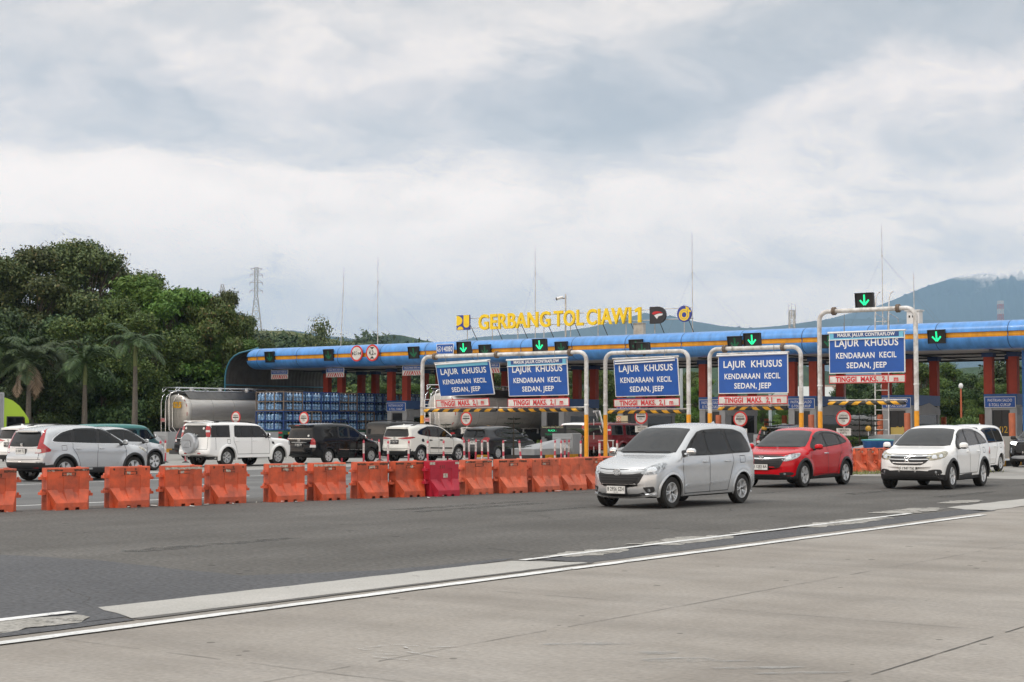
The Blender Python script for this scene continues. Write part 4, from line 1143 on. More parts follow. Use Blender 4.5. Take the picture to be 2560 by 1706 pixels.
def make_creta():
    S = dict(L=4.31, W=1.79, cowl=1.10, wheels=(0.86, 3.47, 0.34, 0.40), rim=0.23,
        belt=((0, 1.0, 2.2, 4.31), (1.0, 1.04, 1.07, 1.14)), tumble=0.28, rtop=0.12, rhood=0.12, bow=(0.20, 0.10), rend=.16,
        upper=[(0, .52), (0, .72), (.02, .90), (.08, 1.0), (.35, 1.05), (.9, 1.08), (1.10, 1.11), (1.42, 1.32), (1.78, 1.53), (2.05, 1.61), (2.5, 1.63), (3.2, 1.60), (3.8, 1.54), (4.0, 1.48), (4.15, 1.2), (4.22, 1.0), (4.25, .8), (4.31, .65), (4.31, .5)],
        lower=[(0, .52), (0, .38), (.03, .28), (.15, .22), (.5, .21), (1.5, .22), (3.0, .22), (3.8, .27), (4.28, .38), (4.31, .5)],
        clad=lambda x, z, y: z < .34)
    c = Car(S)
    c.trim([(1.28, 1.08), (1.42, 1.2), (1.72, 1.40), (2.0, 1.50), (2.4, 1.53), (3.0, 1.51), (3.5, 1.42), (3.7, 1.3), (3.5, 1.17), (2.2, 1.09)], M_PLASTIC, "window_surround", .005)
    c.windows([[(1.42, 1.10), (1.54, 1.2), (1.80, 1.37), (2.05, 1.47), (2.2, 1.48), (2.24, 1.105)], [(2.33, 1.11), (2.3, 1.48), (3.0, 1.46), (3.1, 1.14)]])
    c.front([(-.74, 1.12), (.74, 1.12), (.62, 1.55), (-.62, 1.55)], "windshield", M_GLASS2, .008, 1)
    c.front([(-.52, .62), (-.52, .93), (.52, .93), (.52, .62), (.35, .55), (-.35, .55)], "grille", M_PLASTIC, .006, 1)
    g = MB()
    for z in (.66, .72, .78, .84, .90):
        for k in range(-5, 6):
            c.front([(k * .095 - .03, z), (k * .095 + .03, z), (k * .095 + .035, z + .02), (k * .095 - .035, z + .02)], "", M_HUBDARK, .016, 0, mb=g)
    c.part("grille_bar", g)
    c.diag([(.06, .52, .86), (.06, .52, .98), (.2, .76, 1.0), (.3, .82, .97), (.16, .74, .90)], "headlight", M_DRL, .008, 0, ang=40)
    c.diag([(.05, .60, .50), (.06, .62, .82), (.2, .80, .86), (.22, .82, .52)], "fog_light_recess", M_PLASTIC, .006, 1, ang=40, inner=[([(.10, .70, .56), (.10, .70, .76), (.16, .76, .76), (.16, .76, .56)], M_LAMP)])
    c.front([(-.7, .40), (-.5, .46), (.5, .46), (.7, .40), (.66, .34), (-.66, .34)], "bumper_lip", PAINT["silver2"], .02, 1)
    c.plate("B 1622 TRQ", .58, white=False)
    c.mirrors(1.40, 1.07, M_PLASTIC, .22, .16)
    c.lips(.055, M_PLASTIC, .018)
    c.seams([[(1.30, 1.07), (1.24, .85), (1.3, .38)], [(2.28, 1.09), (2.31, .38)]])
    c.rails(1.95, 3.7, .55, 0, M_PLASTIC, .05)
    c.wheels("wide", 5, tw=.215)
    return c

def make_boxy():
    """a tall square off-road wagon seen from behind"""
    S = dict(L=4.4, W=1.78, cowl=1.25, wheels=(0.85, 3.55, 0.36, 0.42), rim=0.21,
        belt=((0, 4.4), (1.08, 1.14)), tumble=0.13, rtop=0.07, rhood=0.08, bow=(0.08, 0.03), plan=(.04, .6, .03, .5), rend=.08, crease=.004,
        upper=[(0, .6), (0, .95), (.05, 1.06), (.5, 1.12), (1.22, 1.15), (1.40, 1.40), (1.62, 1.72), (1.9, 1.80), (2.8, 1.82), (4.0, 1.82), (4.30, 1.80), (4.36, 1.72), (4.39, 1.2), (4.4, .8), (4.4, .62)],
        lower=[(0, .6), (0, .45), (.1, .38), (1.4, .38), (3.0, .38), (4.2, .42), (4.4, .5), (4.4, .62)])
    c = Car(S)
    c.windows([[(1.55, 1.18), (1.70, 1.62), (2.25, 1.66), (2.28, 1.18)], [(2.38, 1.18), (2.36, 1.66), (3.1, 1.66), (3.15, 1.19)], [(3.3, 1.2), (3.28, 1.66), (4.1, 1.65), (4.15, 1.2)]])
    c.front([(-.64, 1.18), (-.60, 1.66), (.60, 1.66), (.64, 1.18)], "rear_window", M_GLASS2, .009, 1, rear=True, r=.12)
    c.front([(-.66, 1.20), (-.6, 1.64), (.6, 1.64), (.66, 1.2)], "windshield", M_GLASS2, .009, 1)
    c.seams([[(2.33, 1.16), (2.33, .5)], [(1.5, 1.16), (1.48, .5)], [(3.2, 1.16), (3.1, .5)]], rearpaths=[[(-.74, 1.08), (.74, 1.08)], [(-.74, .62), (.74, .62)]])
    for s in (1, -1):
        mb = MB(); c.decal(mb, [(4.41, s * .70, .75), (4.34, s * .84, .75), (4.34, s * .84, 1.05), (4.41, s * .70, 1.05)], (-.8, -s * .6, 0), M_TAIL, .012, 0, res=.05); c.part("tail_light", mb)
    c.plate("F 1753 LM", .80, rear=True, white=False)
    c.mirrors(1.55, 1.15, M_PLASTIC, .18, .2)
    c.lips(.07, M_PLASTIC, .03)
    c.rails(1.9, 4.0, .60, 0, M_PLASTIC, .07)
    c.wheels("spoke", 6, tw=.24)
    return c

def make_minibus():
    S = dict(L=4.2, W=1.66, cowl=.40, wheels=(0.75, 3.05, 0.30, 0.36), rim=0.18,
        belt=((0, 4.2), (1.08, 1.10)), tumble=0.12, rtop=0.12, rhood=0.1, bow=(0.14, 0.05), plan=(.05, .5, .03, .4), rend=.12, crease=.004,
        upper=[(0, .55), (0, .80), (.02, .95), (.14, 1.05), (.36, 1.14), (.62, 1.50), (.86, 1.80), (1.1, 1.90), (1.6, 1.95), (2.6, 1.97), (3.6, 1.95), (4.0, 1.92), (4.10, 1.84), (4.16, 1.3), (4.2, .8), (4.2, .6)],
        lower=[(0, .55), (0, .42), (.1, .34), (1.2, .32), (2.8, .32), (3.8, .36), (4.18, .44), (4.2, .6)])
    c = Car(S)
    mb = MB()
    for s in (1, -1): pass
    # lighter roof above the gutter
    c.S["roof"] = 1.72
    b = c.bodymb
    k = b.mi(PAINT["tealtop"])
    for i, f in enumerate(b.f):
        if b.m[i] == 0 and sum(b.v[j][2] for j in f) / len(f) > 1.70 and not (sum(b.v[j][0] for j in f) / len(f) < .75): b.m[i] = k
    c.windows([[(.62, 1.14), (.78, 1.40), (.98, 1.64), (1.42, 1.66), (1.44, 1.14)], [(1.58, 1.14), (1.58, 1.66), (2.40, 1.66), (2.40, 1.14)], [(2.52, 1.14), (2.52, 1.66), (3.30, 1.66), (3.30, 1.14)], [(3.42, 1.14), (3.42, 1.65), (4.0, 1.64), (4.02, 1.14)]])
    c.front([(-.66, 1.14), (-.60, 1.72), (.60, 1.72), (.66, 1.14)], "windshield", M_GLASS2, .009, 1)
    c.front([(-.62, 1.18), (-.58, 1.66), (.58, 1.66), (.62, 1.18)], "rear_window", M_GLASS2, .009, 1, rear=True)
    c.seams([[(1.50, 1.7), (1.50, .45)], [(2.46, 1.7), (2.46, .45)], [(.70, 1.1), (.98, .8), (1.1, .45)]])
    gut = MB()
    for s in (1, -1):
        pts = []
        for x in np.linspace(.9, 4.05, 12):
            h, n = c.cast((x, s * 3, 1.72), (0, -s, 0)); pts.append((x, h.y + s * .012, 1.72))
        gut.tube(pts, .014, "PAINT", 6)
    c.part("roof_gutter", gut)
    c.diag([(.02, .48, .70), (.02, .48, .90), (.1, .72, .90), (.1, .72, .70)], "headlight", M_LAMP, .01, 1)
    c.handles((1.36,), 1.02, M_CHROME)
    c.mirrors(.66, 1.24, M_CHROME, .14, .2)
    c.lips(.03, "PAINT", .01)
    c.wheels("spoke", 5, tw=.18)
    return c
# ------------------------------------------------------------------ ground, road, markings
def ground_mat(name, stops, scale, rough=0.9, fine=90.0, finew=0.25, bump=0.25, stretch=(1, 1, 1), streak=None, spots=0.0):
    m = bpy.data.materials.new(name); m.use_nodes = True
    nt = m.node_tree; N, L = nt.nodes, nt.links
    p = N["Principled BSDF"]; p.inputs["Roughness"].default_value = rough; p.inputs["Specular IOR Level"].default_value = 0.25
    g = N.new("ShaderNodeNewGeometry"); mp = N.new("ShaderNodeMapping"); mp.inputs["Scale"].default_value = stretch
    L.new(g.outputs["Position"], mp.inputs[0])
    n = N.new("ShaderNodeTexNoise"); n.inputs["Scale"].default_value = scale; n.inputs["Detail"].default_value = 8; n.inputs["Roughness"].default_value = .62
    L.new(mp.outputs[0], n.inputs["Vector"])
    r = N.new("ShaderNodeValToRGB"); L.new(n.outputs["Fac"], r.inputs[0])
    e = r.color_ramp.elements
    while len(e) < len(stops): e.new(.5)
    for a, (q, c) in zip(e, stops): a.position = q; a.color = (*c, 1)
    f = N.new("ShaderNodeTexNoise"); f.inputs["Scale"].default_value = fine; f.inputs["Detail"].default_value = 3
    L.new(g.outputs["Position"], f.inputs["Vector"])
    fr = N.new("ShaderNodeMapRange"); L.new(f.outputs["Fac"], fr.inputs[0]); fr.inputs[1].default_value = .3; fr.inputs[2].default_value = .7
    fr.inputs[3].default_value = 1 - finew; fr.inputs[4].default_value = 1 + finew
    mx = N.new("ShaderNodeVectorMath"); mx.operation = 'SCALE'; L.new(r.outputs[0], mx.inputs[0]); L.new(fr.outputs[0], mx.inputs["Scale"])
    col = mx.outputs[0]
    if streak:
        (sc, st, lo, hi, dark) = streak
        m2 = N.new("ShaderNodeMapping"); m2.inputs["Scale"].default_value = st; L.new(g.outputs["Position"], m2.inputs[0])
        n2 = N.new("ShaderNodeTexNoise"); n2.inputs["Scale"].default_value = sc; n2.inputs["Detail"].default_value = 6; L.new(m2.outputs[0], n2.inputs["Vector"])
        r2 = N.new("ShaderNodeMapRange"); L.new(n2.outputs["Fac"], r2.inputs[0]); r2.inputs[1].default_value = lo; r2.inputs[2].default_value = hi
        r2.inputs[3].default_value = 1.0; r2.inputs[4].default_value = dark
        m3 = N.new("ShaderNodeVectorMath"); m3.operation = 'SCALE'; L.new(col, m3.inputs[0]); L.new(r2.outputs[0], m3.inputs["Scale"]); col = m3.outputs[0]
    if spots:
        v = N.new("ShaderNodeTexVoronoi"); v.inputs["Scale"].default_value = spots; v.inputs["Randomness"].default_value = 1.0
        L.new(g.outputs["Position"], v.inputs["Vector"])
        nn = N.new("ShaderNodeTexNoise"); nn.inputs["Scale"].default_value = spots * .7; L.new(g.outputs["Position"], nn.inputs["Vector"])
        th = N.new("ShaderNodeMath"); th.operation = 'MULTIPLY'; L.new(nn.outputs["Fac"], th.inputs[0]); th.inputs[1].default_value = .13
        c1 = N.new("ShaderNodeMath"); c1.operation = 'LESS_THAN'; L.new(v.outputs["Distance"], c1.inputs[0]); L.new(th.outputs[0], c1.inputs[1])
        k = N.new("ShaderNodeMapRange"); L.new(c1.outputs[0], k.inputs[0]); k.inputs[3].default_value = 1.0; k.inputs[4].default_value = .5
        m4 = N.new("ShaderNodeVectorMath"); m4.operation = 'SCALE'; L.new(col, m4.inputs[0]); L.new(k.outputs[0], m4.inputs["Scale"]); col = m4.outputs[0]
    L.new(col, p.inputs["Base Color"])
    b = N.new("ShaderNodeBump"); b.inputs["Strength"].default_value = bump; b.inputs["Distance"].default_value = .01
    L.new(f.outputs["Fac"], b.inputs["Height"]); L.new(b.outputs[0], p.inputs["Normal"])
    return m
def worn(m, scale, lo, hi):
    """paint or mortar worn through to what lies below it"""
    nt = m.node_tree; N, L = nt.nodes, nt.links
    g = N.new("ShaderNodeNewGeometry"); n = N.new("ShaderNodeTexNoise"); n.inputs["Scale"].default_value = scale; n.inputs["Detail"].default_value = 8; n.inputs["Roughness"].default_value = .68
    L.new(g.outputs["Position"], n.inputs["Vector"])
    r = N.new("ShaderNodeMapRange"); L.new(n.outputs["Fac"], r.inputs[0]); r.inputs[1].default_value = lo; r.inputs[2].default_value = hi
    L.new(r.outputs[0], N["Principled BSDF"].inputs["Alpha"])
    return m
M_ASPH = ground_mat("asphalt", [(.3, (.090, .085, .078)), (.5, (.116, .110, .102)), (.7, (.145, .138, .128))], .25, fine=16, finew=.30, bump=.4, streak=(.5, (1.6, .10, 1), .35, .75, .74), spots=1.1)
M_ASPH2 = ground_mat("newer_asphalt", [(.3, (.080, .081, .086)), (.7, (.106, .107, .112))], .5, fine=18, finew=.32, bump=.4)
M_ASPH3 = ground_mat("lane_asphalt", [(.3, (.125, .125, .125)), (.55, (.165, .165, .163)), (.7, (.205, .203, .198))], .35, fine=50, finew=.25, bump=.3, streak=(.6, (1.5, .15, 1), .35, .75, .80))
M_CONC = ground_mat("worn_concrete", [(.28, (.225, .202, .178)), (.45, (.284, .259, .230)), (.58, (.322, .297, .268)), (.75, (.355, .334, .308))], .45, fine=22, finew=.12, bump=.2, stretch=(.8, .5, 1), streak=(.7, (.45, 1.9, 1), .42, .72, .80), spots=1.7)
M_CONC2 = ground_mat("plaza_concrete", [(.3, (.27, .258, .24)), (.7, (.37, .36, .34))], .3, fine=30, finew=.12, bump=.2, streak=(.5, (1.4, .15, 1), .4, .75, .74))
M_PALE = ground_mat("pale_mortar", [(.3, (.36, .35, .325)), (.7, (.45, .435, .41))], .6, fine=45, finew=.12, bump=.2)
M_PATCH = ground_mat("worn_mortar", [(.35, (.26, .25, .225)), (.6, (.36, .345, .32))], 2.0, fine=30, finew=.3, bump=.3)
M_LINE = ground_mat("road_paint", [(.3, (.58, .58, .57)), (.62, (.72, .72, .71))], 1.2, fine=26, finew=.16, bump=.15)
worn(M_PALE, 2.5, .26, .36); worn(M_PATCH, 2.6, .36, .46); worn(M_LINE, 5.0, .30, .42)
M_SEAL = mat("joint_sealant", (.10, .095, .088), .8)
M_DIRT = ground_mat("roadside_soil", [(.35, (.10, .105, .06)), (.6, (.17, .155, .11))], .2, fine=12, finew=.3)

def sheet(name, pts, z, m, kind="structure", grid=None):
    mb = MB(); mb.quad([(x, y, z) for x, y in pts], m)
    return mb.build(name, kind=kind)
def rect(x0, x1, y0, y1): return [(x0, y0), (x1, y0), (x1, y1), (x0, y1)]
sheet("ground", rect(-14400, 14400, -600, 14400), -.04, M_DIRT)
sheet("concrete_pavement", rect(-10.9, 60, -30, 130), .004, M_CONC)
sheet("road", rect(-26.6, -10.9, -30, 49.2), 0.0, M_ASPH)
sheet("approach_lanes", rect(-43.0, -26.6, -30, 49.2), 0.0, M_ASPH3)
sheet("toll_plaza", rect(-92, -10.9, 49.2, 130), 0.0, M_CONC2)
sheet("truck_lanes", rect(-92, -43.0, -30, 49.2), 0.0, M_CONC2)
rng = random.Random(3)
def ragged(pts, amp, step, rr):
    out = []
    for i, a in enumerate(pts):
        b = pts[(i + 1) % len(pts)]; n = max(1, int(math.dist(a, b) / step))
        dx, dy = b[0] - a[0], b[1] - a[1]; l = math.hypot(dx, dy) + 1e-9
        for k in range(n):
            o = rr.gauss(0, amp) if k else rr.gauss(0, amp * .3)
            out.append((a[0] + dx * k / n - dy / l * o, a[1] + dy * k / n + dx / l * o))
    return out
sheet("newer_asphalt_patch", ragged([(-11.95, 16.5), (-11.05, 12.0), (-11.0, -30), (-26, -30), (-18.5, 12.9), (-16.1, 13.2), (-13.06, 12.8), (-12.2, 14.2)], .03, .4, rng), .004, M_ASPH2)
sheet("mortar_strip", ragged([(-11.85, 9.8), (-10.90, 9.4), (-10.80, 16.5), (-11.70, 16.1)], .012, .25, rng), .008, M_PALE)
sheet("mortar_strip", ragged([(-12.0, 31.5), (-10.95, 30.6), (-10.92, 60), (-11.9, 60)], .03, .4, rng), .008, M_PALE)
sheet("asphalt_joint", ragged([(-11.05, -20), (-10.78, -20), (-10.80, 9.35), (-11.02, 9.35)], .008, .3, rng), .0115, M_ASPH2)
sheet("asphalt_joint", ragged([(-11.55, 16.5), (-10.78, 16.45), (-10.80, 31), (-11.5, 31)], .008, .3, rng), .008, M_ASPH2)
sheet("asphalt_joint", ragged([(-10.93, 9.4), (-10.80, 9.4), (-10.70, 16.45), (-10.78, 16.45)], .006, .3, rng), .0115, M_SEAL)
for (y0, y1, x0, x1) in ((5.6, 7.1, -11.75, -11.08), (7.3, 9.3, -11.75, -11.05), (16.9, 18.6, -11.9, -11.3), (19.2, 21.6, -12.1, -11.3), (24.0, 27.6, -11.95, -11.3), (21.9, 23.4, -12.0, -11.75), (28.6, 31.2, -12.5, -11.7), (33, 35, -12.9, -12.3)):
    sheet("mortar_patch", ragged([(x0 + .1, y0), (x1 - .05, y0 + .2), (x1, (y0 + y1) / 2), (x1 - .12, y1 - .2), (x0 + .25, y1), (x0, y1 - .6)], .055, .14, rng), .0125, M_PATCH)
def worn_line(x0, y0, x1, y1, w, z, pieces=1, gap=0.0, name="road_marking", rag=.006):
    L = math.hypot(x1 - x0, y1 - y0); ux, uy = (x1 - x0) / L, (y1 - y0) / L
    n = pieces
    for k in range(n):
        a, b = L * k / n, L * (k + 1) / n - gap
        p = [(x0 + ux * t - uy * o, y0 + uy * t + ux * o) for t, o in ((a, -w / 2), (b, -w / 2), (b, w / 2), (a, w / 2))]
        sheet(name, ragged(p, rag, .22, rng), z, M_LINE)
worn_line(-10.52, -10, -10.46, 29.3, .155, .0165)
worn_line(-11.62, 16.2, -11.72, 28.9, .12, .0165)
worn_line(-11.75, -10, -11.72, 9.4, .15, .0165)
for x in (-30.2, -26.95):
    pass
worn_line(-29.3, 5, -27.3, 27, .14, .0045, name="lane_marking")
worn_line(-33.4, 30, -32.0, 60, .14, .0045, 6, 2.2, name="lane_marking")
worn_line(-37.4, 8, -37.6, 52, .14, .0045, name="lane_marking")
worn_line(-42.9, 10, -42.9, 58, .22, .0045, name="lane_marking")
worn_line(-48.6, 30, -48.4, 58, .14, .0045, 5, 2.5, name="lane_marking")
worn_line(-53.6, 30, -53.4, 58, .14, .0045, name="lane_marking")
# slab joints of the foreground concrete
jm = MB()
def jline(x0, y0, x1, y1, w):
    L = math.hypot(x1 - x0, y1 - y0); n = int(L / .3) + 1; pts = []
    nx, ny = -(y1 - y0) / L, (x1 - x0) / L
    o = 0
    for k in range(n + 1):
        o += rng.gauss(0, .005); o *= .9
        pts.append((x0 + (x1 - x0) * k / n + nx * o, y0 + (y1 - y0) * k / n + ny * o, w * rng.uniform(.25, 1.0)))
    for a, b in zip(pts[:-1], pts[1:]):
        if rng.random() < .12: continue
        jm.quad([(a[0] - nx * a[2] / 2, a[1] - ny * a[2] / 2, .0085), (b[0] - nx * b[2] / 2, b[1] - ny * b[2] / 2, .0085), (b[0] + nx * b[2] / 2, b[1] + ny * b[2] / 2, .0085), (a[0] + nx * a[2] / 2, a[1] + ny * a[2] / 2, .0085)], M_SEAL)
jline(-7.52, -8, -7.58, 48, .012); jline(-4.45, -8, -4.5, 48, .022); jline(-1.2, -8, -1.2, 48, .02)
for y in (3.4, 8.2, 13.1, 17.9, 22.8, 27.6, 32.5, 37.4): jline(-10.3, y, 6, y - .2, .010)
jm.build("slab_joints", kind="structure")
M_CHALK = worn(mat("faint_chalk", (.48, .475, .46), .9), 9.0, .40, .65)
M_WASH = worn(mat("cement_stain", (.36, .355, .34), .85, var=.12, scale=3), 4.0, .38, .75)
sc = MB()
for (x, y, a, l) in ((-7.9, 9.5, .2, .30), (-7.75, 9.35, -.6, .26), (-7.62, 9.6, .9, .24), (-7.9, 9.15, .1, .34), (-7.7, 9.05, .5, .22), (-7.5, 9.2, -.2, .36), (-7.4, 9.5, .3, .18), (-8.05, 9.3, 1.2, .18), (-7.55, 8.9, .1, .30)):
    dx, dy = math.cos(a) * l / 2, math.sin(a) * l / 2; px_, py_ = -math.sin(a) * .012, math.cos(a) * .012
    sc.quad([(x - dx - px_, y - dy - py_, .0125), (x + dx - px_, y + dy - py_, .0125), (x + dx + px_, y + dy + py_, .0125), (x - dx + px_, y - dy + py_, .0125)], M_CHALK)
sc.build("chalk_marks", kind="structure")
for (px, py, l, w) in ((1475, 1612, .75, .16), (1615, 1635, .5, .16), (1695, 1652, .55, .22), (1790, 1656, .6, .10), (1900, 1672, .7, .12), (2010, 1685, .7, .10)):
    x, y = ground_at(px, py); a = YAW + .1
    p = [(x + math.cos(a) * l * .5 * math.cos(t) - math.sin(a) * w * .5 * math.sin(t), y + math.sin(a) * l * .5 * math.cos(t) + math.cos(a) * w * .5 * math.sin(t)) for t in [2 * math.pi * k / 14 for k in range(14)]]
    sheet("cement_stain", ragged(p, .012, .07, rng), .0085, M_WASH)
# cracks and tar smears in the asphalt
cm = MB(); M_CRACK = mat("crack", (.045, .043, .040), .9); M_SMEAR = worn(mat("tar_smear", (.078, .075, .070), .8, var=.2, scale=2), 3.0, .42, .62)
for k in range(26):
    x, y = rng.uniform(-22.5, -12.5), rng.uniform(9, 44); a = rng.uniform(-.5, .5) + (math.pi / 2 if rng.random() < .5 else 0); n = rng.randint(5, 14)
    for q in range(n):
        a += rng.gauss(0, .35); l = rng.uniform(.08, .3); w = rng.uniform(.006, .02); x2, y2 = x + math.cos(a) * l, y + math.sin(a) * l
        nx, ny = -math.sin(a) * w / 2, math.cos(a) * w / 2
        cm.quad([(x - nx, y - ny, .0045), (x2 - nx, y2 - ny, .0045), (x2 + nx, y2 + ny, .0045), (x + nx, y + ny, .0045)], M_CRACK); x, y = x2, y2
cm.build("cracks", kind="structure")
for k in range(12):
    x, y = rng.uniform(-22, -13.5), rng.uniform(14, 46); w, l = rng.uniform(.1, .5), rng.uniform(.8, 5.0)
    sheet("tar_smear", ragged([(x, y), (x + w, y + .1), (x + w * .8, y + l), (x + .02, y + l * .95)], .03, .12, rng), .0042, M_SMEAR)
# litter along the barrier row
M_LITTER = mat("pale_litter", (.60, .58, .54), .8)
lt = MB()
for k in range(60):
    t = rng.random(); x = -26.3 + 3.3 * t + rng.gauss(.55, .25); y = 18 + 17 * t + rng.gauss(0, .3); r = rng.uniform(.015, .05)
    if rng.random() < .3: r *= 2.2
    lt.quad([(x + r * rng.uniform(.5, 1.5) * math.cos(q), y + r * rng.uniform(.4, 1.2) * math.sin(q), .02 + rng.uniform(0, .02)) for q in (0.2, 1.5, 3.0, 4.4)], M_LITTER if rng.random() < .6 else M_SEAL)
lt.build("litter", label="scraps of pale litter and grit along the barriers", cat="litter", kind="stuff")

# ------------------------------------------------------------------ plastic barriers
M_ORANGE = mat("orange_plastic", (.66, .108, .038), .5, var=.16, scale=3.0, dirt=(.36, .075, .038), bump=.04, bscale=60)
M_ORANGE2 = mat("faded_orange_plastic", (.70, .145, .065), .55, var=.18, scale=3.0, dirt=(.40, .10, .055), bump=.04, bscale=60)
M_PINKRED = mat("crimson_plastic", (.46, .016, .040), .5, var=.15, scale=4)
M_TAPE = mat("torn_tape", (.52, .49, .42), .8, var=.35, scale=20, dirt=(.25, .2, .15))
M_GRIME = mat("tape_residue", (.13, .055, .035), .85, var=.5, scale=30)
def barrier_mesh(pl, seed):
    """upright slab with a buttress skirt, two grooves, foot notches, coupling lugs and pins"""
    mb = MB(); H, hx, ty = .83, .45, .12
    xs = [-hx, -.24, -.21, -.125, -.095, .095, .125, .21, .24, hx]
    def g_(x): return -.215 <= x <= -.12 or .12 <= x <= .215
    for s in (1, -1):
        rows = [(0, .285), (.05, .285), (.14, .28), (.40, ty), (.47, ty), (.63, ty), (.65, ty), (H - .025, ty), (H, ty - .012)]
        vs = []
        for x in xs:
            for z, y in rows:
                k = 1 - .25 * max(0, min(1, (.40 - z) / .26))
                yy = y
                if g_(x) and .35 <= z <= .64: yy = ty - .06
                vs.append((x * k, s * yy, z))
        n = len(rows); fs = []
        for i in range(len(xs) - 1):
            mid = abs(xs[i] + xs[i + 1]) / 2
            for k in range(n - 1):
                if k == 0 and (i in (2, 3, 5, 6) or .1 < mid < .22): continue
                q = (i * n + k, (i + 1) * n + k, (i + 1) * n + k + 1, i * n + k + 1)
                fs.append(q if s < 0 else q[::-1])
        mb.add(vs, fs, pl)
        for e in (-1, 1):
            # raked ends of the skirt
            q = [(e * hx, s * ty, .40), (e * hx * .75, s * .28, .14), (e * hx * .75, s * .285, 0), (e * hx * .75, s * ty, 0), (e * hx, s * ty, .39)]
            q = [(e * hx, s * ty, .40), (e * hx * .75, s * .28, .14), (e * hx * .75, s * .285, 0), (e * hx * .75, s * (ty - .01), 0)]
            mb.quad(q if e * s < 0 else q[::-1], pl)
    mb.box(-hx, -.05, -ty + .012, ty - .012, 0, H, pl); mb.box(.05, hx, -ty + .012, ty - .012, 0, H, pl)
    mb.box(-.05, .05, -ty + .012, ty - .012, 0, H - .05, pl)
    for e in (-1, 1): mb.box(e * hx - (.07 if e > 0 else 0), e * hx + (.07 if e < 0 else 0), -ty, ty, 0, .41, pl)
    mb.lathe([(0, H + .018), (.045, H + .018), (.05, H), (.05, H - .02)], pl, 12, 'z', Matrix.Translation((.28, 0, 0)))
    for x0, x1, z in ((-.56, -.43, .60), (-.56, -.43, .30), (.43, .57, .56), (.43, .57, .26)):
        mb.rbox(x0, x1, -.075, .075, z, z + .055, .03, pl)
        xe = x0 + .045 if x0 < 0 else x1 - .045
        mb.lathe([(.026, z + .05), (.024, z + .10), (0, z + .105)], pl, 10, 'z', Matrix.Translation((xe, 0, 0)))
    return mb
def barrier_marks(seed, kind):
    """torn reflective tape along the top edge and round the small plate on the side that faces the road"""
    r = random.Random(seed); mb = MB()
    H = .83; y = -.1215
    def strip(x0, x1, z0, z1, m, rag=.006):
        n = max(2, int((x1 - x0) / .03)); up = []; dn = []
        for k in range(n + 1):
            x = x0 + (x1 - x0) * k / n
            up.append((x, y - .002, min(z1 + r.gauss(0, rag), H - .027))); dn.append((x, y - .002, z0 + r.gauss(0, rag)))
        for k in range(n): mb.quad([dn[k], dn[k + 1], up[k + 1], up[k]], m)
    if kind == 'tape': strip(-.45, .44, H - .075, H - .03, M_TAPE)
    elif kind == 'halves': strip(-.46, -.12, H - .07, H - .03, M_GRIME); strip(.12, .45, H - .07, H - .03, M_GRIME); strip(-.45, -.30, H - .07, H - .035, M_TAPE); strip(.3, .4, H - .06, H - .04, M_TAPE)
    elif kind == 'mix': strip(-.45, .02, H - .075, H - .03, M_TAPE); strip(.1, .45, H - .07, H - .035, M_TAPE)
    elif kind == 'dots':
        for x in (-.36, -.12, .12, .36): strip(x - .02, x + .02, H - .08, H - .035, M_GRIME)
    elif kind == 'grime': strip(-.46, -.20, H - .075, H - .03, M_GRIME); strip(-.1, .02, H - .07, H - .04, M_GRIME); strip(.2, .45, H - .075, H - .03, M_GRIME)
    if kind != 'plain':
        x0, x1, z0, z1 = -.14, .16, .665, .735
        strip(x0, x1, z1 - .014, z1, M_GRIME, .003); strip(x0, x1, z0, z0 + .012, M_GRIME, .003); strip(x0, x0 + .03, z0, z1, M_GRIME, .002)
        if r.random() < .7: strip(x1 - .03, x1, z0, z1, M_GRIME, .002)
        if r.random() < .8:
            a = r.uniform(-.12, 0); strip(a, a + r.uniform(.06, .17), z0 + .01, z1 - .008, M_TAPE, .010)
    return mb
ROW = [(0, 52, 1281, 1170), (104, 219, 1275, 1167), (259, 374, 1269, 1165), (394, 506, 1265, 1164), (509, 617, 1259, 1162), (661, 759, 1255, 1161), (768, 865, 1251, 1161), (882, 966, 1246, 1158),
       (975, 1058, 1243, 1157), (1065, 1142, 1241, 1155), (1148, 1231, 1236, 1152), (1238, 1314, 1233, 1152), (1322, 1392, 1230, 1149), (1397, 1455, 1226, 1147), (1460, 1514, 1222.5, 1146), (1518, 1570, 1219, 1145)]
KINDS_ = ['grime', 'halves', 'dots', 'tape', 'dots', 'mix', 'tape', 'grime', 'grime', 'red', 'halves', 'grime', 'dots', 'plain', 'grime', 'plain']
BLAB = ["orange plastic barrier cut by the left edge of the photo, white tape scraps on top",
        "orange barrier with a wide gap on its right, before the silver SUV's rear wheel",
        "orange barrier with a torn white triangle on its plate, before the silver SUV's door",
        "orange plastic barrier topped by a long crumpled pale tape, under the small silver hatchback",
        "orange plastic barrier coupled tight to its left neighbour, four dark squares along its top",
        "orange plastic barrier whose curled pale tape breaks off mid-edge, below the white off-roader's bonnet",
        "orange plastic barrier with an unbroken pale tape along its top, below the black MPV's tail",
        "orange plastic barrier with brown tape stains and a white tuft, below the black MPV's bonnet",
        "orange plastic barrier just left of the crimson one, white dot on its plate",
        "crimson red plastic barrier, the only red one in the orange row, white label on it",
        "orange plastic barrier just right of the crimson one, torn white tape at its top left",
        "faded orange barrier second to the right of the crimson one, below the grey MPV's bonnet",
        "faded orange barrier in front of the grey concrete wedge, torn white plate",
        "faded orange barrier without plate stain, below the yellow gantry leg",
        "faded orange barrier with a crack, half hidden behind the silver MPV's headlight",
        "orange barrier at the row's end, hidden behind the silver MPV's bonnet"]
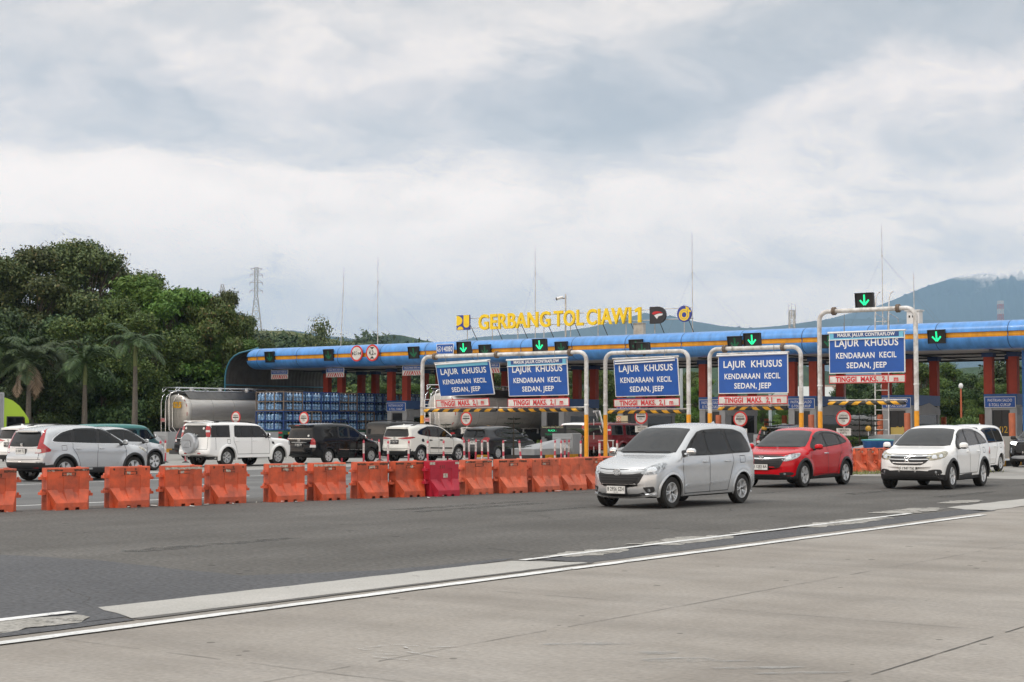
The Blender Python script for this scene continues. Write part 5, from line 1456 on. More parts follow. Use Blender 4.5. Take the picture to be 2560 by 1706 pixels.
for i, ((x0, x1, yb, yt), kd) in enumerate(zip(ROW, KINDS_)):
    if i == 0: x0 = -62
    ax, ay = ground_at(x0, yb); bx, by = ground_at(x1, yb - 1)
    cx, cy = (ax + bx) / 2, (ay + by) / 2
    # every barrier follows the gentle curve of the row
    ang = RAD(90 - 13) if i < 8 else RAD(90 - 10)
    if i == 0: cx, cy = -26.35, 19.15
    pl = M_PINKRED if kd == 'red' else (M_ORANGE2 if i >= 10 else M_ORANGE)
    root = thing("plastic_barrier", BLAB[i], "barrier", (cx - .06, cy + .06, 0), ang + RAD(rng.uniform(-4, 4)), "plastic barriers along the middle of the road")
    barrier_mesh(pl, i).build("shell", root)
    if kd == 'red':
        mk = MB()
        for (a, b, z0, z1, m) in ((-.47, -.30, .74, .80, M_TAPE), (.34, .47, .745, .80, M_TAPE), (-.04, .10, .43, .53, M_TAPE)): mk.quad([(a, -.1235, z0), (b, -.1235, z0), (b, -.1235, z1), (a, -.1235, z1)], m)
        for k in range(3):
            x = -.15 + k * .06; mk.quad([(x, -.1235, .69), (x + .03, -.1235, .73), (x + .05, -.1235, .73), (x + .02, -.1235, .69)], M_GRIME); mk.quad([(x + .02, -.1235, .65), (x, -.1235, .69), (x + .02, -.1235, .69), (x + .04, -.1235, .65)], M_GRIME)
    else: mk = barrier_marks(100 + i, kd)
    if mk.v: mk.build("tape_stain", root)
# the barriers beyond the red car
far = [(2030, 2062), (2066, 2100), (2100, 2132), (2132, 2163), (2163, 2190), (2190, 2216)]
FL = ["far orange barrier hidden behind the red car's tail", "far orange barrier nearest the red car's tail lamp", "far orange barrier second from the red car's tail", "far orange barrier third from the red car's tail, midway to the white SUV", "far orange barrier touching the white SUV's mirror in the photo", "far orange barrier hidden behind the white SUV's headlight"]
for k, (x0, x1) in enumerate(far):
    x, y = ground_at((x0 + x1) / 2, 1181 - k * .6)
    root = thing("plastic_barrier", FL[k], "barrier", (x, y, 0), RAD(82 + k), "plastic barriers beyond the red car")
    barrier_mesh(M_ORANGE2, 40 + k).build("shell", root)
    barrier_marks(140 + k, 'halves').build("tape_stain", root)
gr = MB()
for k in range(900):
    t = rng.random(); x = -23.6 + 3.6 * t + rng.gauss(.35, .25); y = 50.0 + 5.5 * t + rng.gauss(0, .4); h = rng.uniform(.04, .16); a = rng.uniform(0, 6.3)
    gr.quad([(x - .02 * math.cos(a), y - .02 * math.sin(a), 0), (x + .02 * math.cos(a), y + .02 * math.sin(a), 0), (x + rng.gauss(0, .04), y + rng.gauss(0, .04), h)], mat("dry_grass", (.20, .21, .07), .9, var=.4, scale=4))
gr.build("grass", label="thin dry grass at the foot of the far orange barriers", cat="grass", kind="stuff")

# ------------------------------------------------------------------ delineator posts and the cone
M_PINK = mat("pink_plastic", (.52, .055, .085), .5, var=.15, scale=8)
M_SLEEVE = mat("white_sleeve", (.66, .60, .59), .55, var=.2, scale=14, dirt=(.42, .36, .33))
M_FOOT = mat("rubber_foot", (.035, .033, .032), .9)
def post(H, style=0):
    mb = MB()
    b = MB(); b.lathe([(.0, .075), (.05, .07), (.09, .045), (.16, .02), (.165, 0)], M_FOOT, 14)
    R = .042
    cuts = [(.05, .42, M_PINK), (.42, .86, M_SLEEVE), (.86, .93, M_PINK)] if style == 0 else [(.05, .30, M_SLEEVE), (.30, .50, M_PINK), (.50, .86, M_SLEEVE), (.86, .93, M_PINK)]
    for a, c, m in cuts:
        rr = R if m is M_PINK else R + .004
        mb.lathe([(rr, a * H), (rr, c * H)], m, 14)
        mb.lathe([(rr, c * H), (R - .01, c * H + .002)], m, 14)
    mb.lathe([(R + .004, .93 * H), (R, .945 * H), (.02, .965 * H), (.0, .965 * H)], M_PINK, 14)
    mb.tube([(-.022, 0, .955 * H), (-.022, 0, .985 * H), (0, 0, H), (.022, 0, .985 * H), (.022, 0, .955 * H)], .008, M_PINK, 6)
    return mb, b
pm = [post(1.0, 0), post(1.0, 1)]
PM = [(a.mesh("post"), b.mesh("foot")) for a, b in pm]
POSTS = [(401, 1160, 0, 0, "before the teal minibus's front, left one of the close pair"), (413, 1157, 0, 0, "right one of the close pair by the tanker's rear bumper"), (464, 1157, 0, 0, "against the dark SUV's number plate, left of the spare wheel"),
    (854, 1159, 0, 0, "before the black MPV's rear door"), (909, 1158, 0, 0, "before the black MPV's front wheel"), (929, 1150, 0, 0, "peeping over the black MPV's bonnet"), (950, 1152, 0, -3, "leaning between the black MPV's nose and the white crossover"), (970, 1160, 0, 0, "at the left lamp of the white crossover"),
    (1021, 1159, 0, 1, "at the right tail lamp of the white crossover"), (1069, 1159, 0, 0, "before the white crossover's rear door"), (1109, 1158, 1, 0, "before the white crossover's front door, white at its foot"), (1119, 1154, 0, 0, "just left of the white crossover's front wheel"),
    (1148, 1152, 0, -2, "between the white crossover's nose and the grey MPV"), (1161, 1156, 1, -1, "at the grey MPV's left corner, second of the cluster"), (1173, 1152, 0, -1, "at the grey MPV's plate, third of the cluster"), (1189, 1152, 0, 1, "at the right end of the grey MPV's plate"), (1205, 1156, 1, 0, "below the grey MPV's right tail lamp, white at its foot"), (1221, 1152, 0, -2, "just right of the grey MPV's tail lamp"),
    (1259, 1158, 1, -1, "before the grey MPV's front door"), (1303, 1158, 1, -5, "leaning clearly left at the tip of the concrete wedge"), (1353, 1157, 1, 0, "standing alone before the middle of the concrete wedge"), (1387, 1156, 1, 1, "at the right slope of the concrete wedge"), (1403, 1158, 0, 0, "first of three beside the traffic cone"), (1412, 1155, 1, 0, "middle one of three beside the traffic cone"), (1421, 1154, 0, 2, "nearest the traffic cone, by the white off-roader"),
    (1452, 1160, 0, 0, "just left of the yellow gantry leg"), (1470, 1157, 0, -3, "leaning against the yellow gantry leg"), (1499, 1158, 0, 0, "between the two yellow gantry legs"), (1543, 1158, 0, 0, "behind the silver MPV's left mirror")]
for px, py, st, lean, where in POSTS:
    x, y = ground_at(px, py)
    r = thing("delineator_post", "pink and white flexible post " + where, "delineator", (x, y, 0), YAW, "pink and white delineator posts")
    o = bpy.data.objects.new("post", PM[st][0]); COL.objects.link(o); o.parent = r; o.rotation_euler = (0, RAD(lean), 0)
    o = bpy.data.objects.new("rubber_foot", PM[st][1]); COL.objects.link(o); o.parent = r
M_CONE = mat("cone_orange", (.75, .10, .015), .5)
x, y = ground_at(1431, 1141)
cn = thing("traffic_cone", "orange traffic cone with a white band beside the pink posts", "traffic cone", (x, y, .18))
c_ = MB(); c_.lathe([(.19, .02), (.11, .40)], M_CONE, 20); c_.lathe([(.11, .40), (.06, .64)], M_SLEEVE, 20); c_.lathe([(.06, .64), (.03, .80), (0, .81)], M_CONE, 20); c_.build("cone", cn)
c_ = MB(); c_.rbox(-.24, .24, -.24, .24, 0, .03, .04, M_CONE); c_.build("base", cn)
# ------------------------------------------------------------------ gantries, signs, signals
M_PIPE = mat("galvanised_pipe", (.62, .625, .625), .5, metal=.1, var=.18, scale=3, dirt=(.38, .35, .32))
M_YSLEEVE = mat("yellow_band", (.80, .33, .010), .45, var=.08, scale=5)
M_RUST = mat("rusty_flange", (.16, .12, .09), .75, var=.5, scale=20)
M_BLUESIGN = mat("blue_sign_face", (.008, .082, .36), .40, var=.10, scale=1.5)
M_WSIGN = mat("white_sign_face", (.66, .645, .62), .5, var=.10, scale=2.5, dirt=(.50, .47, .43))
M_SIGNINK = mat("white_sign_ink", (.80, .80, .78), .5)
M_REDINK = mat("red_sign_ink", (.56, .025, .035), .5)
M_YEL = mat("hazard_yellow", (.72, .36, .012), .5, var=.15, scale=6)
M_BLK = mat("hazard_black", (.025, .024, .022), .55)
M_CYAN = mat("cyan_banner", (.16, .48, .66), .6)
M_NAVY = mat("navy_banner", (.03, .075, .24), .6)
M_ROLL = mat("white_roll", (.74, .75, .76), .5)
M_CASE = mat("signal_case", (.014, .015, .016), .5)
M_GREEN = mat("green_light", (.01, .85, .32), .4, emit=.95)
M_GREENDIM = mat("dim_green_light", (.0, .22, .09), .4, emit=.22)
M_WIRE = mat("steel_wire", (.28, .28, .28), .5, metal=.5)

def frame_path(xl, xr, Y, zt, r=.38):
    P = [(xl, Y, 0)]
    for k in range(7):
        a = math.pi / 2 * k / 6; P.append((xl + r - r * math.cos(a), Y, zt - r + r * math.sin(a)))
    for k in range(7):
        a = math.pi / 2 * (1 - k / 6); P.append((xr - r + r * math.cos(a), Y, zt - r + r * math.sin(a)))
    P.append((xr, Y, 0)); return P
def gantry(xl, xr, Y, zt, label, yel=2.22, flanges=(.12, .88), mid=False):
    g = thing("lane_gantry", label, "gantry", ((xl + xr) / 2, Y, 0), 0, "pipe gantries over the lanes")
    cx = (xl + xr) / 2; W = xr - xl
    f = MB(); R = .092
    f.tube(frame_path(-W / 2, W / 2, 0, zt), R, M_PIPE, 14)
    for q in flanges:
        x = -W / 2 + .38 + (W - .76) * q
        f.lathe([(R, -.07), (R + .075, -.06), (R + .075, -.012), (R + .03, 0), (R + .075, .012), (R + .075, .06), (R, .07)], M_RUST, 14, 'x', Matrix.Translation((x, 0, zt)))
        for k in range(8):
            a = k * math.pi / 4; f.tube([(x - .09, (R + .055) * math.cos(a), zt + (R + .055) * math.sin(a)), (x + .09, (R + .055) * math.cos(a), zt + (R + .055) * math.sin(a))], .013, M_RUST, 5)
    for x in (-W / 2, W / 2):
        f.lathe([(R + .015, -.03), (R + .015, .03), (R, .03)], M_PIPE, 12, 'z', Matrix.Translation((x, 0, zt * .52)))
        f.box(x - .22, x + .22, -.22, .22, 0, .03, M_PIPE)
    f.build("pipe_frame", g)
    for x in (-W / 2, W / 2):
        m = MB(); n = 16; vs = []
        # reflective yellow film wrapped round the half of the leg that faces traffic
        for z in (.15, yel):
            for k in range(n + 1):
                a = math.pi * (1.0 + k / n) + .25 * 0
                vs.append((x + (R + .006) * math.cos(a), (R + .006) * math.sin(a), z))
        m.add(vs, [(k, k + 1, n + 2 + k, n + 1 + k) for k in range(n)], M_YSLEEVE, True)
        m.build("reflective_band", g)
    return g
def height_bar(x0, x1, Y, z, label, flip=None, hang=None):
    """striped tube: yellow and black stripes slant away from the middle"""
    t = thing("height_bar", label, "height bar", ((x0 + x1) / 2, Y, z), 0, "striped height bars under the gantries")
    W = x1 - x0; R = .075; n = 12; mb = MB()
    N_ = max(6, int(round(W / .30))); N_ += N_ % 2
    mid = 0 if flip is None else flip
    def ring(x, sl):
        return [(max(-W / 2, min(W / 2, x + sl * R * 1.3 * math.sin(2 * math.pi * k / n))), R * math.cos(2 * math.pi * k / n), R * math.sin(2 * math.pi * k / n)) for k in range(n)]
    for k in range(N_):
        a, b = -W / 2 + W * k / N_, -W / 2 + W * (k + 1) / N_
        if mid == 'all-left': sa = sb = -1
        elif mid == 'all-right': sa = sb = 1
        else: sa, sb = (1 if a < -1e-6 else -1), (1 if b <= 1e-6 else -1)
        if mid == 0: sa = -sa if False else sa
        A, B = ring(a, sa), ring(b, sb)
        mb.add(A + B, [(i, (i + 1) % n, n + (i + 1) % n, n + i) for i in range(n)], M_YEL if k % 2 == 0 else M_BLK, True)
    mb.build("striped_tube", t)
    m = MB(); m.tube([(-W / 2, .02, R + .045), (W / 2 + .04, .02, R + .045)], .028, M_PIPE, 8)
    for x in (-W * .25, 0, W * .25): m.box(x - .04, x + .04, -.03, .06, R - .01, R + .09, M_PIPE)
    if hang:
        for x in (-W * .28, W * .28): m.tube([(x, .02, R + .05), (x, .02, hang - z)], .010, M_WIRE, 5)
    m.build("carrier_pipe", t)
    return t
def board(mb, w, h, th, face, edge, ebw=.035):
    mb.box(-w / 2, w / 2, -th / 2, th / 2, -h / 2, h / 2, edge)
    mb.box(-w / 2 + ebw, w / 2 - ebw, -th / 2 - .006, -th / 2 + .002, -h / 2 + ebw, h / 2 - ebw, face)
def lane_sign(pts, Y, label, pitch=0.0, roll=0.0, top=None):
    """the large blue board: pts = (px left, px right, py top, py bottom) read off the photograph"""
    xl, zt = plane_at(pts[0], pts[2], Y); xr, _ = plane_at(pts[1], pts[2], Y)
    _, zb = plane_at((pts[0] + pts[1]) / 2, pts[3], Y); _, zt = plane_at((pts[0] + pts[1]) / 2, pts[2], Y)
    w, h = xr - xl, zt - zb
    t = thing("lane_sign", label, "road sign", ((xl + xr) / 2, Y, (zt + zb) / 2), 0, "blue signs for small vehicles")
    t.rotation_euler = (RAD(pitch), RAD(roll), 0)
    b = MB(); board(b, w, h, .05, M_BLUESIGN, M_SIGNINK, .03)
    b.box(-w / 2 + .03, w / 2 - .03, -.034, -.030, -h * .19 - .006, -h * .19, M_NAVY)
    b.build("panel", t)
    l = MB(); f = -.036
    put_text(l, "LAJUR  KHUSUS", (0, f, h * .17), h * .165, M_SIGNINK, '-y', .020, width=w * .84)
    put_text(l, "KENDARAAN  KECIL", (-.02, f, -h * .125), h * .135, M_SIGNINK, '-y', .020, width=w * .80)
    put_text(l, "SEDAN, JEEP", (0, f, -h * .37), h * .135, M_SIGNINK, '-y', .020, width=w * .53)
    l.build("lettering", t)
    r = MB()
    r.tube([(-w / 2 - .05, -.02, h / 2 + .05), (w / 2 + .06, -.02, h / 2 + .05)], .035, M_PIPE, 8)
    for x in (-w * .3, w * .3): r.tube([(x, 0, h / 2), (x, .0, h / 2 + .42)], .012, M_WIRE, 5)
    r.build("hanger", t)
    if top == 'cyan':
        m = MB(); m.box(-w / 2 + .08, w / 2 - .10, -.06, -.04, h / 2 - .17, h / 2 - .03, M_CYAN); m.tube([(-w / 2 + .02, -.06, h / 2 - .01), (w / 2 - .08, -.06, h / 2 + .01)], .035, M_ROLL, 8); m.build("rolled_banner", t)
    elif top == 'rolls':
        m = MB()
        for z in (.06, .16): m.tube([(-w / 2 + .10, -.07, h / 2 - z - .02), (w / 2 - .12, -.07, h / 2 - z + .05)], .032, M_ROLL, 8)
        m.build("rolled_banner", t)
    elif top == 'roll1':
        m = MB(); m.tube([(-w / 2 - .05, -.06, h / 2 - .03), (w / 2 + .02, -.06, h / 2 - .01)], .038, M_ROLL, 8); m.build("rolled_banner", t)
    elif top == 'banner':
        m = MB(); z1, z0 = h / 2 + .01, h / 2 - .26
        m.box(-w / 2 + .04, w / 2 - .04, -.062, -.05, z0, z1, M_CYAN)
        m.box(-w / 2 + .22, w / 2 - .22, -.066, -.055, z0 + .08, z1, M_NAVY)
        put_text(m, "MASUK JALUR CONTRAFLOW", (0, -.069, z0 + .125), .125, M_SIGNINK, '-y', .03, width=w * .76)
        m.tube([(-w / 2, -.06, z0), (w / 2, -.06, z0 + .02)], .020, M_ROLL, 8); m.tube([(-w / 2 - .04, -.05, z1 + .02), (w / 2 + .05, -.05, z1 + .04)], .032, M_ROLL, 8)
        m.build("rolled_banner", t)
    return t
def height_sign(pts, Y, label, pitch=0.0, roll=0.0, red=True):
    xl, zt = plane_at(pts[0], pts[2], Y); xr, _ = plane_at(pts[1], pts[2], Y)
    xm = (pts[0] + pts[1]) / 2
    _, zt = plane_at(xm, pts[2], Y); _, zb = plane_at(xm, pts[3], Y)
    w, h = xr - xl, zt - zb
    t = thing("height_limit_sign", label, "road sign", ((xl + xr) / 2, Y, (zt + zb) / 2), 0, "white height limit signs")
    t.rotation_euler = (RAD(pitch), RAD(roll), 0)
    b = MB(); board(b, w, h, .03, M_WSIGN, M_REDINK, .035); b.build("panel", t)
    l = MB(); put_text(l, "TINGGI  MAKS.  2,1  m", (0, -.026, -h * .29), h * .58, M_REDINK, '-y', .045, width=w * .82); l.build("lettering", t)
    return t
def arrow(mb, S, m, dotted=False):
    """down arrow; unit box +-S"""
    def seg(a, b, w, n):
        for k in range(n):
            t0, t1 = k / n, (k + 1) / n
            gx = .62 if dotted else .97
            ax, az = a[0] + (b[0] - a[0]) * (t0 + (1 - gx) / 2 / n), a[1] + (b[1] - a[1]) * (t0 + (1 - gx) / 2 / n)
            bx, bz = a[0] + (b[0] - a[0]) * (t1 - (1 - gx) / 2 / n), a[1] + (b[1] - a[1]) * (t1 - (1 - gx) / 2 / n)
            L = math.hypot(bx - ax, bz - az) + 1e-9; nx, nz = -(bz - az) / L * w / 2, (bx - ax) / L * w / 2
            for o in ((-.5, .5) if dotted else (0,)):
                ww = .42 if dotted else 1.0
                vs = [(ax + nx * (2 * o * .62 - ww) , 0, az + nz * (2 * o * .62 - ww)), (bx + nx * (2 * o * .62 - ww), 0, bz + nz * (2 * o * .62 - ww)), (bx + nx * (2 * o * .62 + ww), 0, bz + nz * (2 * o * .62 + ww)), (ax + nx * (2 * o * .62 + ww), 0, az + nz * (2 * o * .62 + ww))]
                vs = [(x, y - .052, z) for x, y, z in vs]
                # face the traffic
                a_, b_, c_ = Vector(vs[0]), Vector(vs[1]), Vector(vs[2])
                if (b_ - a_).cross(c_ - a_).y > 0: vs.reverse()
                mb.quad(vs, m)
    n = 7 if dotted else 1
    seg((0, S * .88), (0, -S * .45), S * .28, n)
    seg((-S * .72, S * .05), (-S * .02, -S * .72), S * .26, n); seg((S * .72, S * .05), (S * .02, -S * .72), S * .26, n)
def signal(x, y, z, w, h, label, lit, tilt=8, off=False):
    t = thing("lane_signal", label, "traffic signal", (x, y, z), 0, "green arrow lane signals")
    t.rotation_euler = (RAD(tilt), 0, 0)
    b = MB(); b.box(-w / 2, w / 2, -.05, .14, -h / 2, h / 2, M_CASE)
    b.box(-w / 2 - .015, w / 2 + .015, -.16, .02, h / 2, h / 2 + .015, M_CASE); b.box(-w / 2 - .02, -w / 2, -.11, .02, -h / 2, h / 2, M_CASE); b.box(w / 2, w / 2 + .02, -.08, .02, -h / 2, h / 2, M_CASE)
    b.box(-.05, .05, .10, .16, -h / 2 - .06, -h / 2, M_CASE)
    b.build("case", t)
    a = MB(); arrow(a, min(w, h) * .46, M_GREEN if lit else M_GREENDIM, not lit); a.build("arrow", t)
    return t

GY1, GY2, GY3, GY4 = 58.6, 60.3, 60.1, 59.5
gantry(-47.8, -38.55, GY1, 4.85, "wide pipe gantry spanning two lanes, two blue signs hanging from it", yel=2.1, flanges=(.045, .47, .945))
gantry(-38.65, -34.40, GY2, 4.85, "pipe gantry over one lane just left above the silver MPV", yel=2.1, flanges=())
gantry(-33.25, -29.0, GY3, 4.87, "pipe gantry over one lane right above the silver MPV's tail", yel=2.15, flanges=(.10, .88))
gantry(-27.88, -23.82, GY4, 6.22, "tallest pipe gantry, with ladder behind it, right of the red car", yel=2.2, flanges=(.08, .90))
lane_sign((1095.5, 1230.5, 906, 990), GY1 - .12, "blue lane sign tilted at the left of the wide gantry, cyan strip on top", 13, -1.5, 'cyan')
lane_sign((1271, 1420, 900, 990), GY1 - .12, "blue lane sign under a half rolled banner at the right of the wide gantry", 4, -.5, 'banner')
lane_sign((1537, 1697, 897, 991), GY2 - .12, "blue lane sign with two white rolls across its top", 5, -.5, 'rolls')
lane_sign((1796, 1970, 886, 984), GY3 - .12, "blue lane sign hanging straight with a single white roll along its top", 0, 0, 'roll1')
lane_sign((2073, 2262, 832, 933), GY4 - .12, "blue lane sign hung highest, below the tallest gantry, navy banner at its top", 0, 0, 'banner')
height_sign((1091, 1223, 998, 1018), GY1 - .15, "white height limit sign twisted and hanging left on the wide gantry", 5, -1.5)
height_sign((1270, 1423, 996, 1017), GY1 - .15, "white height limit sign with the boldest red rim, right on the wide gantry", 0, -.5)
height_sign((1535, 1699, 997, 1017), GY2 - .15, "white height limit sign above the silver MPV's windscreen, slightly bent", 2, -.5)
height_sign((1796, 1969, 990, 1011), GY3 - .15, "white height limit sign above the silver MPV's tail", 0, 0)
height_sign((2073, 2264, 938, 958), GY4 - .15, "white height limit sign with rust streaks below the tallest gantry", 0, 0)
def barx(a, b, py, Y):
    xl, z = plane_at(a, py, Y); xr, _ = plane_at(b, py, Y); return xl, xr, z
xl, xr, z = barx(1060, 1242, 1027, GY1 + .05); height_bar(xl, xr, GY1 + .05, z, "striped height bar, left half under the wide gantry", 'all-right', 2.6)
xl, xr, z = barx(1248, 1459, 1026.5, GY1 + .05); height_bar(xl, xr, GY1 + .05, z, "striped height bar, right half under the wide gantry", 'all-left', 2.6)
xl, xr, z = barx(1520, 1716, 1030.5, GY2 + .05); height_bar(xl, xr, GY2 + .05, z, "striped height bar over the silver MPV's windscreen", 0, 2.6)
xl, xr, z = barx(1796, 1970, 1022, GY3 + .05); height_bar(xl, xr, GY3 + .05, z, "striped height bar over the silver MPV's tail and the red car's nose", 0, 2.6)
xl, xr, z = barx(2071, 2264, 1009, GY4 + .05); height_bar(xl, xr, GY4 + .05, z, "striped height bar under the tallest gantry, in front of the ladder", 0, 6.1)

def sig_on(px, py, Y, wpx, hpx, label, lit, tilt=6):
    x, z = plane_at(px, py, Y); d = -x * math.sin(YAW) + Y * math.cos(YAW)
    s = 4000 / d
    signal(x, Y, z, wpx / s / .80, hpx / s, label, lit, tilt)
sig_on(1160, 870, GY1 + .05, 29, 30, "lit green arrow signal on top of the wide gantry's left half", True)
sig_on(1350, 863, GY1 + .05, 29, 30, "lit green arrow signal on top of the wide gantry's right half", True)
sig_on(1606, 872, GY2 + .05, 31, 30, "dim arrow signal on the gantry left of the silver MPV", False)
sig_on(1881, 850, GY3 + .05, 34, 33, "bright green arrow signal on the gantry above the silver MPV's tail", True)
sig_on(2162, 751, GY4 + .05, 36, 36, "bright green arrow signal high on the tallest gantry", True)
CY = 78.0
for px, py, w, h, lab in ((675, 893, 22, 27, "dark arrow signal at the canopy's rounded left end"), (822, 888, 22, 29, "dim arrow signal on the canopy left of the two round signs"), (1035, 882, 24, 30, "dim arrow signal on the canopy left of the kilometre plate"),
                          (1213, 876, 26, 28, "dim arrow signal on the canopy behind the wide gantry's left sign"), (1404, 868, 27, 27, "dim arrow signal on the canopy behind the wide gantry's right sign"), (1591, 864, 29, 30, "arrow signal on the canopy half hidden by a gantry signal"),
                          (1838, 857, 30, 32, "dim arrow signal on the canopy beside the bright gantry one"), (2072, 854, 30, 34, "arrow signal on the canopy half hidden by the highest blue sign"), (2342, 842, 34, 34, "lit arrow signal on the canopy right of the tallest gantry")):
    sig_on(px, py, CY - .95, w, h, lab, px > 2300, 10)

# ------------------------------------------------------------------ canopy over the toll booths
M_CBLUE = mat("canopy_blue", (.075, .255, .60), .34, var=.20, scale=1.6, coat=.15, stretch=(1.8, 1, .25))
M_CORANGE = mat("canopy_orange", (.76, .32, .010), .45, var=.22, scale=1.3, stretch=(1.5, 1, .3))
M_GROOVE = mat("canopy_groove", (.02, .025, .04), .7)
M_SOFFIT = mat("soffit_panel", (.40, .38, .36), .7, var=.15, scale=.4)
M_STEELDK = mat("dark_steel", (.035, .034, .034), .7)
can = thing("toll_canopy", "long blue toll gate canopy with an orange band along its rounded edge", "canopy", (0, 0, 0))
def sweep(profile, path, matfun, closed_ends=True):
    """profile in (outwards, z); path: (x, y, nx, ny)"""
    mb = MB()
    n = len(profile)
    vs = [(x + nx * o, y + ny * o, z) for (x, y, nx, ny) in path for o, z in profile]
    by = {}
    for i in range(len(path) - 1):
        for k in range(n - 1):
            by.setdefault(matfun(k), []).append((i * n + k, (i + 1) * n + k, (i + 1) * n + k + 1, i * n + k + 1))
    for m, fs in by.items(): mb.add(vs, fs, m, True)
    return mb
ZC, RZ, RO = 6.10, .70, .90
up, lowp = [], []
for k in range(13):
    a = math.pi / 2 * (1 - k / 12); up.append((RO * math.cos(a) ** .9 if math.cos(a) > 0 else 0.0, ZC + .13 + (RZ - .13) * math.sin(a)))
for k in range(13):
    a = -math.pi / 2 * k / 12; lowp.append((RO * abs(math.cos(a)) ** .9, ZC - .13 + (RZ - .13) * math.sin(a)))
band = [(RO - .01, ZC + .13), (RO - .10, ZC + .125), (RO - .07, ZC), (RO - .10, ZC - .125), (RO - .01, ZC - .13)]
XL, XR = -78.05, -12.0
path = [(XR + .6 * 0, CY, 0, -1)]
xx = XR
while xx > XL + 1.2: path.append((xx, CY, 0, -1)); xx -= 3.0
for k in range(11):
    a = math.pi / 2 * k / 10
    path.append((XL + .3 - .3 * math.sin(a), CY + .3 - .3 * math.cos(a), -math.sin(a), -math.cos(a)))
path.append((XL, CY + 12.0, -1, 0))
def flip(mb):
    mb.f = [f[::-1] for f in mb.f]; return mb
sweep(up, path, lambda k: M_CBLUE).build("upper_fascia", can, angle=40)
sweep(lowp, path, lambda k: M_CBLUE).build("lower_fascia", can, angle=40)
sweep(band, path, lambda k: M_CORANGE if k in (1, 2) else M_GROOVE).build("orange_band", can, angle=30)
jx = [x for x in np.arange(-77.3, -13, 3.65)]
for x in jx:
    s_ = MB()
    pr = [(o + .006, z) for o, z in up] + [(RO - .065, ZC)] + [(o + .006, z) for o, z in lowp]
    w = .025
    vs = [(x - w, CY - o, z) for o, z in pr] + [(x + w, CY - o, z) for o, z in pr]
    n = len(pr)
    s_.add(vs, [(k, k + 1, n + k + 1, n + k) for k in range(n - 1)], mat("panel_joint", (.03, .09, .21), .6))
    s_.build("panel_joint_cover", can)
d = MB(); d.box(XL + .3, XR, CY, CY + 12.5, ZC + .3, ZC + .64, M_STEELDK); d.build("roof_deck", can)
d = MB(); d.box(XL + .3, XR, CY + .02, CY + 12.5, ZC - .70, ZC - .64, M_SOFFIT)
for x in np.arange(-77, -13, 5.5): d.box(x - .06, x + .06, CY + .3, CY + 12.4, ZC - .76, ZC - .70, M_STEELDK)
for y in (CY + 4.1, CY + 8.2): d.box(XL + .4, XR, y - .06, y + .06, ZC - .77, ZC - .703, M_STEELDK)
d.box(XL + .3, XR, CY + 12.5, CY + 12.6, ZC - .8, ZC + .64, M_STEELDK)
d.build("soffit", can)
# corrugated side wall at the truck end
M_CORR = mat("corrugated_steel", (.10, .095, .092), .6, metal=.3, var=.2, scale=2)
M_TEALPIPE = mat("teal_pipe", (.06, .22, .32), .45)
sw = thing("side_wall", "dark corrugated side wall with a curved teal pipe edge at the canopy's truck end", "wall", (0, 0, 0))
XW = -81.5
mb = MB(); y0, y1 = 78.3, 88.5
n = int((y1 - y0) / .09)
prof_c = [(0, .0), (0, 4.9), (.06, 5.3), (.22, 5.72), (.48, 6.08), (.85, 6.36), (1.4, 6.58), (3.2, 6.86)]
vs = []
for i in range(n + 1):
    y = y0 + (y1 - y0) * i / n; o = .025 if (i // 2) % 2 else 0.0
    for q, (dx, z) in enumerate(prof_c): vs.append((XW + dx + (o if q < 3 else 0), y, z - (o if q >= 3 else 0)))
m_ = len(prof_c)
mb.add(vs, [(i * m_ + k, (i + 1) * m_ + k, (i + 1) * m_ + k + 1, i * m_ + k + 1) for i in range(n) for k in range(m_ - 1)], M_CORR)
mb.build("cladding", sw)
mb = MB()
for y in (y0 - .05, y1 + .05): mb.tube([(XW + dx, y, z) for dx, z in prof_c], .055, M_TEALPIPE, 10)
for z in (2.2, 3.6, 4.4): mb.tube([(XW + .06, y0, z), (XW + .06, y1, z)], .045, M_TEALPIPE, 8)
mb.build("pipe_edge", sw)

# round and rectangular signs on the canopy edge
def disc(mb, r, x, y, z, m, n=32, th=.02):
    mb.lathe([(0, -th), (r, -th), (r, th), (0, th)], m, n, 'y', Matrix.Translation((x, y, z)), smooth=False)
M_REDRIM = mat("red_sign_rim", (.60, .035, .030), .5)
def round_sign(px, py, Y, dia, label, kind):
    x, z = plane_at(px, py, Y)
    t = thing("round_sign", label, "road sign", (x, Y, z), 0)
    m = MB(); R = dia / 2
    disc(m, R, 0, 0, 0, M_REDRIM, 36); disc(m, R * .80, 0, -.006, 0, M_WSIGN, 36); m.box(-.04, .04, .02, .25, -.05, .05, M_STEELDK); m.build("plate", t)
    l = MB(); f = -.030
    if kind == 'w':
        put_text(l, "2,5 m", (0, f, -R * .18), R * .42, M_BLK, '-y', .03, width=R * .92)
        for s in (1, -1): l.quad([(s * R * .75, f, R * .27), (s * R * .75, f, -R * .27), (s * R * .48, f, 0)][::(1 if s < 0 else -1)], M_BLK)
    elif kind == 'h':
        put_text(l, "4,2", (-R * .14, f, -R * .24), R * .52, M_BLK, '-y', .03, width=R * .74); put_text(l, "m", (R * .46, f, -R * .24), R * .30, M_BLK, '-y', .02)
        for s in (1, -1): l.quad([(-R * .36, f, s * R * .70), (R * .36, f, s * R * .70), (0, f, s * R * .38)][::(-1 if s > 0 else 1)], M_BLK)
    else:
        l.box(-R * .62, R * .62, f - .004, f + .004, -R * .08, R * .09, M_BLK)
        put_text(l, "GERBANG", (0, f, R * .20), R * .24, M_BLK, '-y', .01, width=R * 1.15); put_text(l, "TOL", (0, f, -R * .42), R * .24, M_BLK, '-y', .01, width=R * .48)
    l.build("lettering", t)
    return t
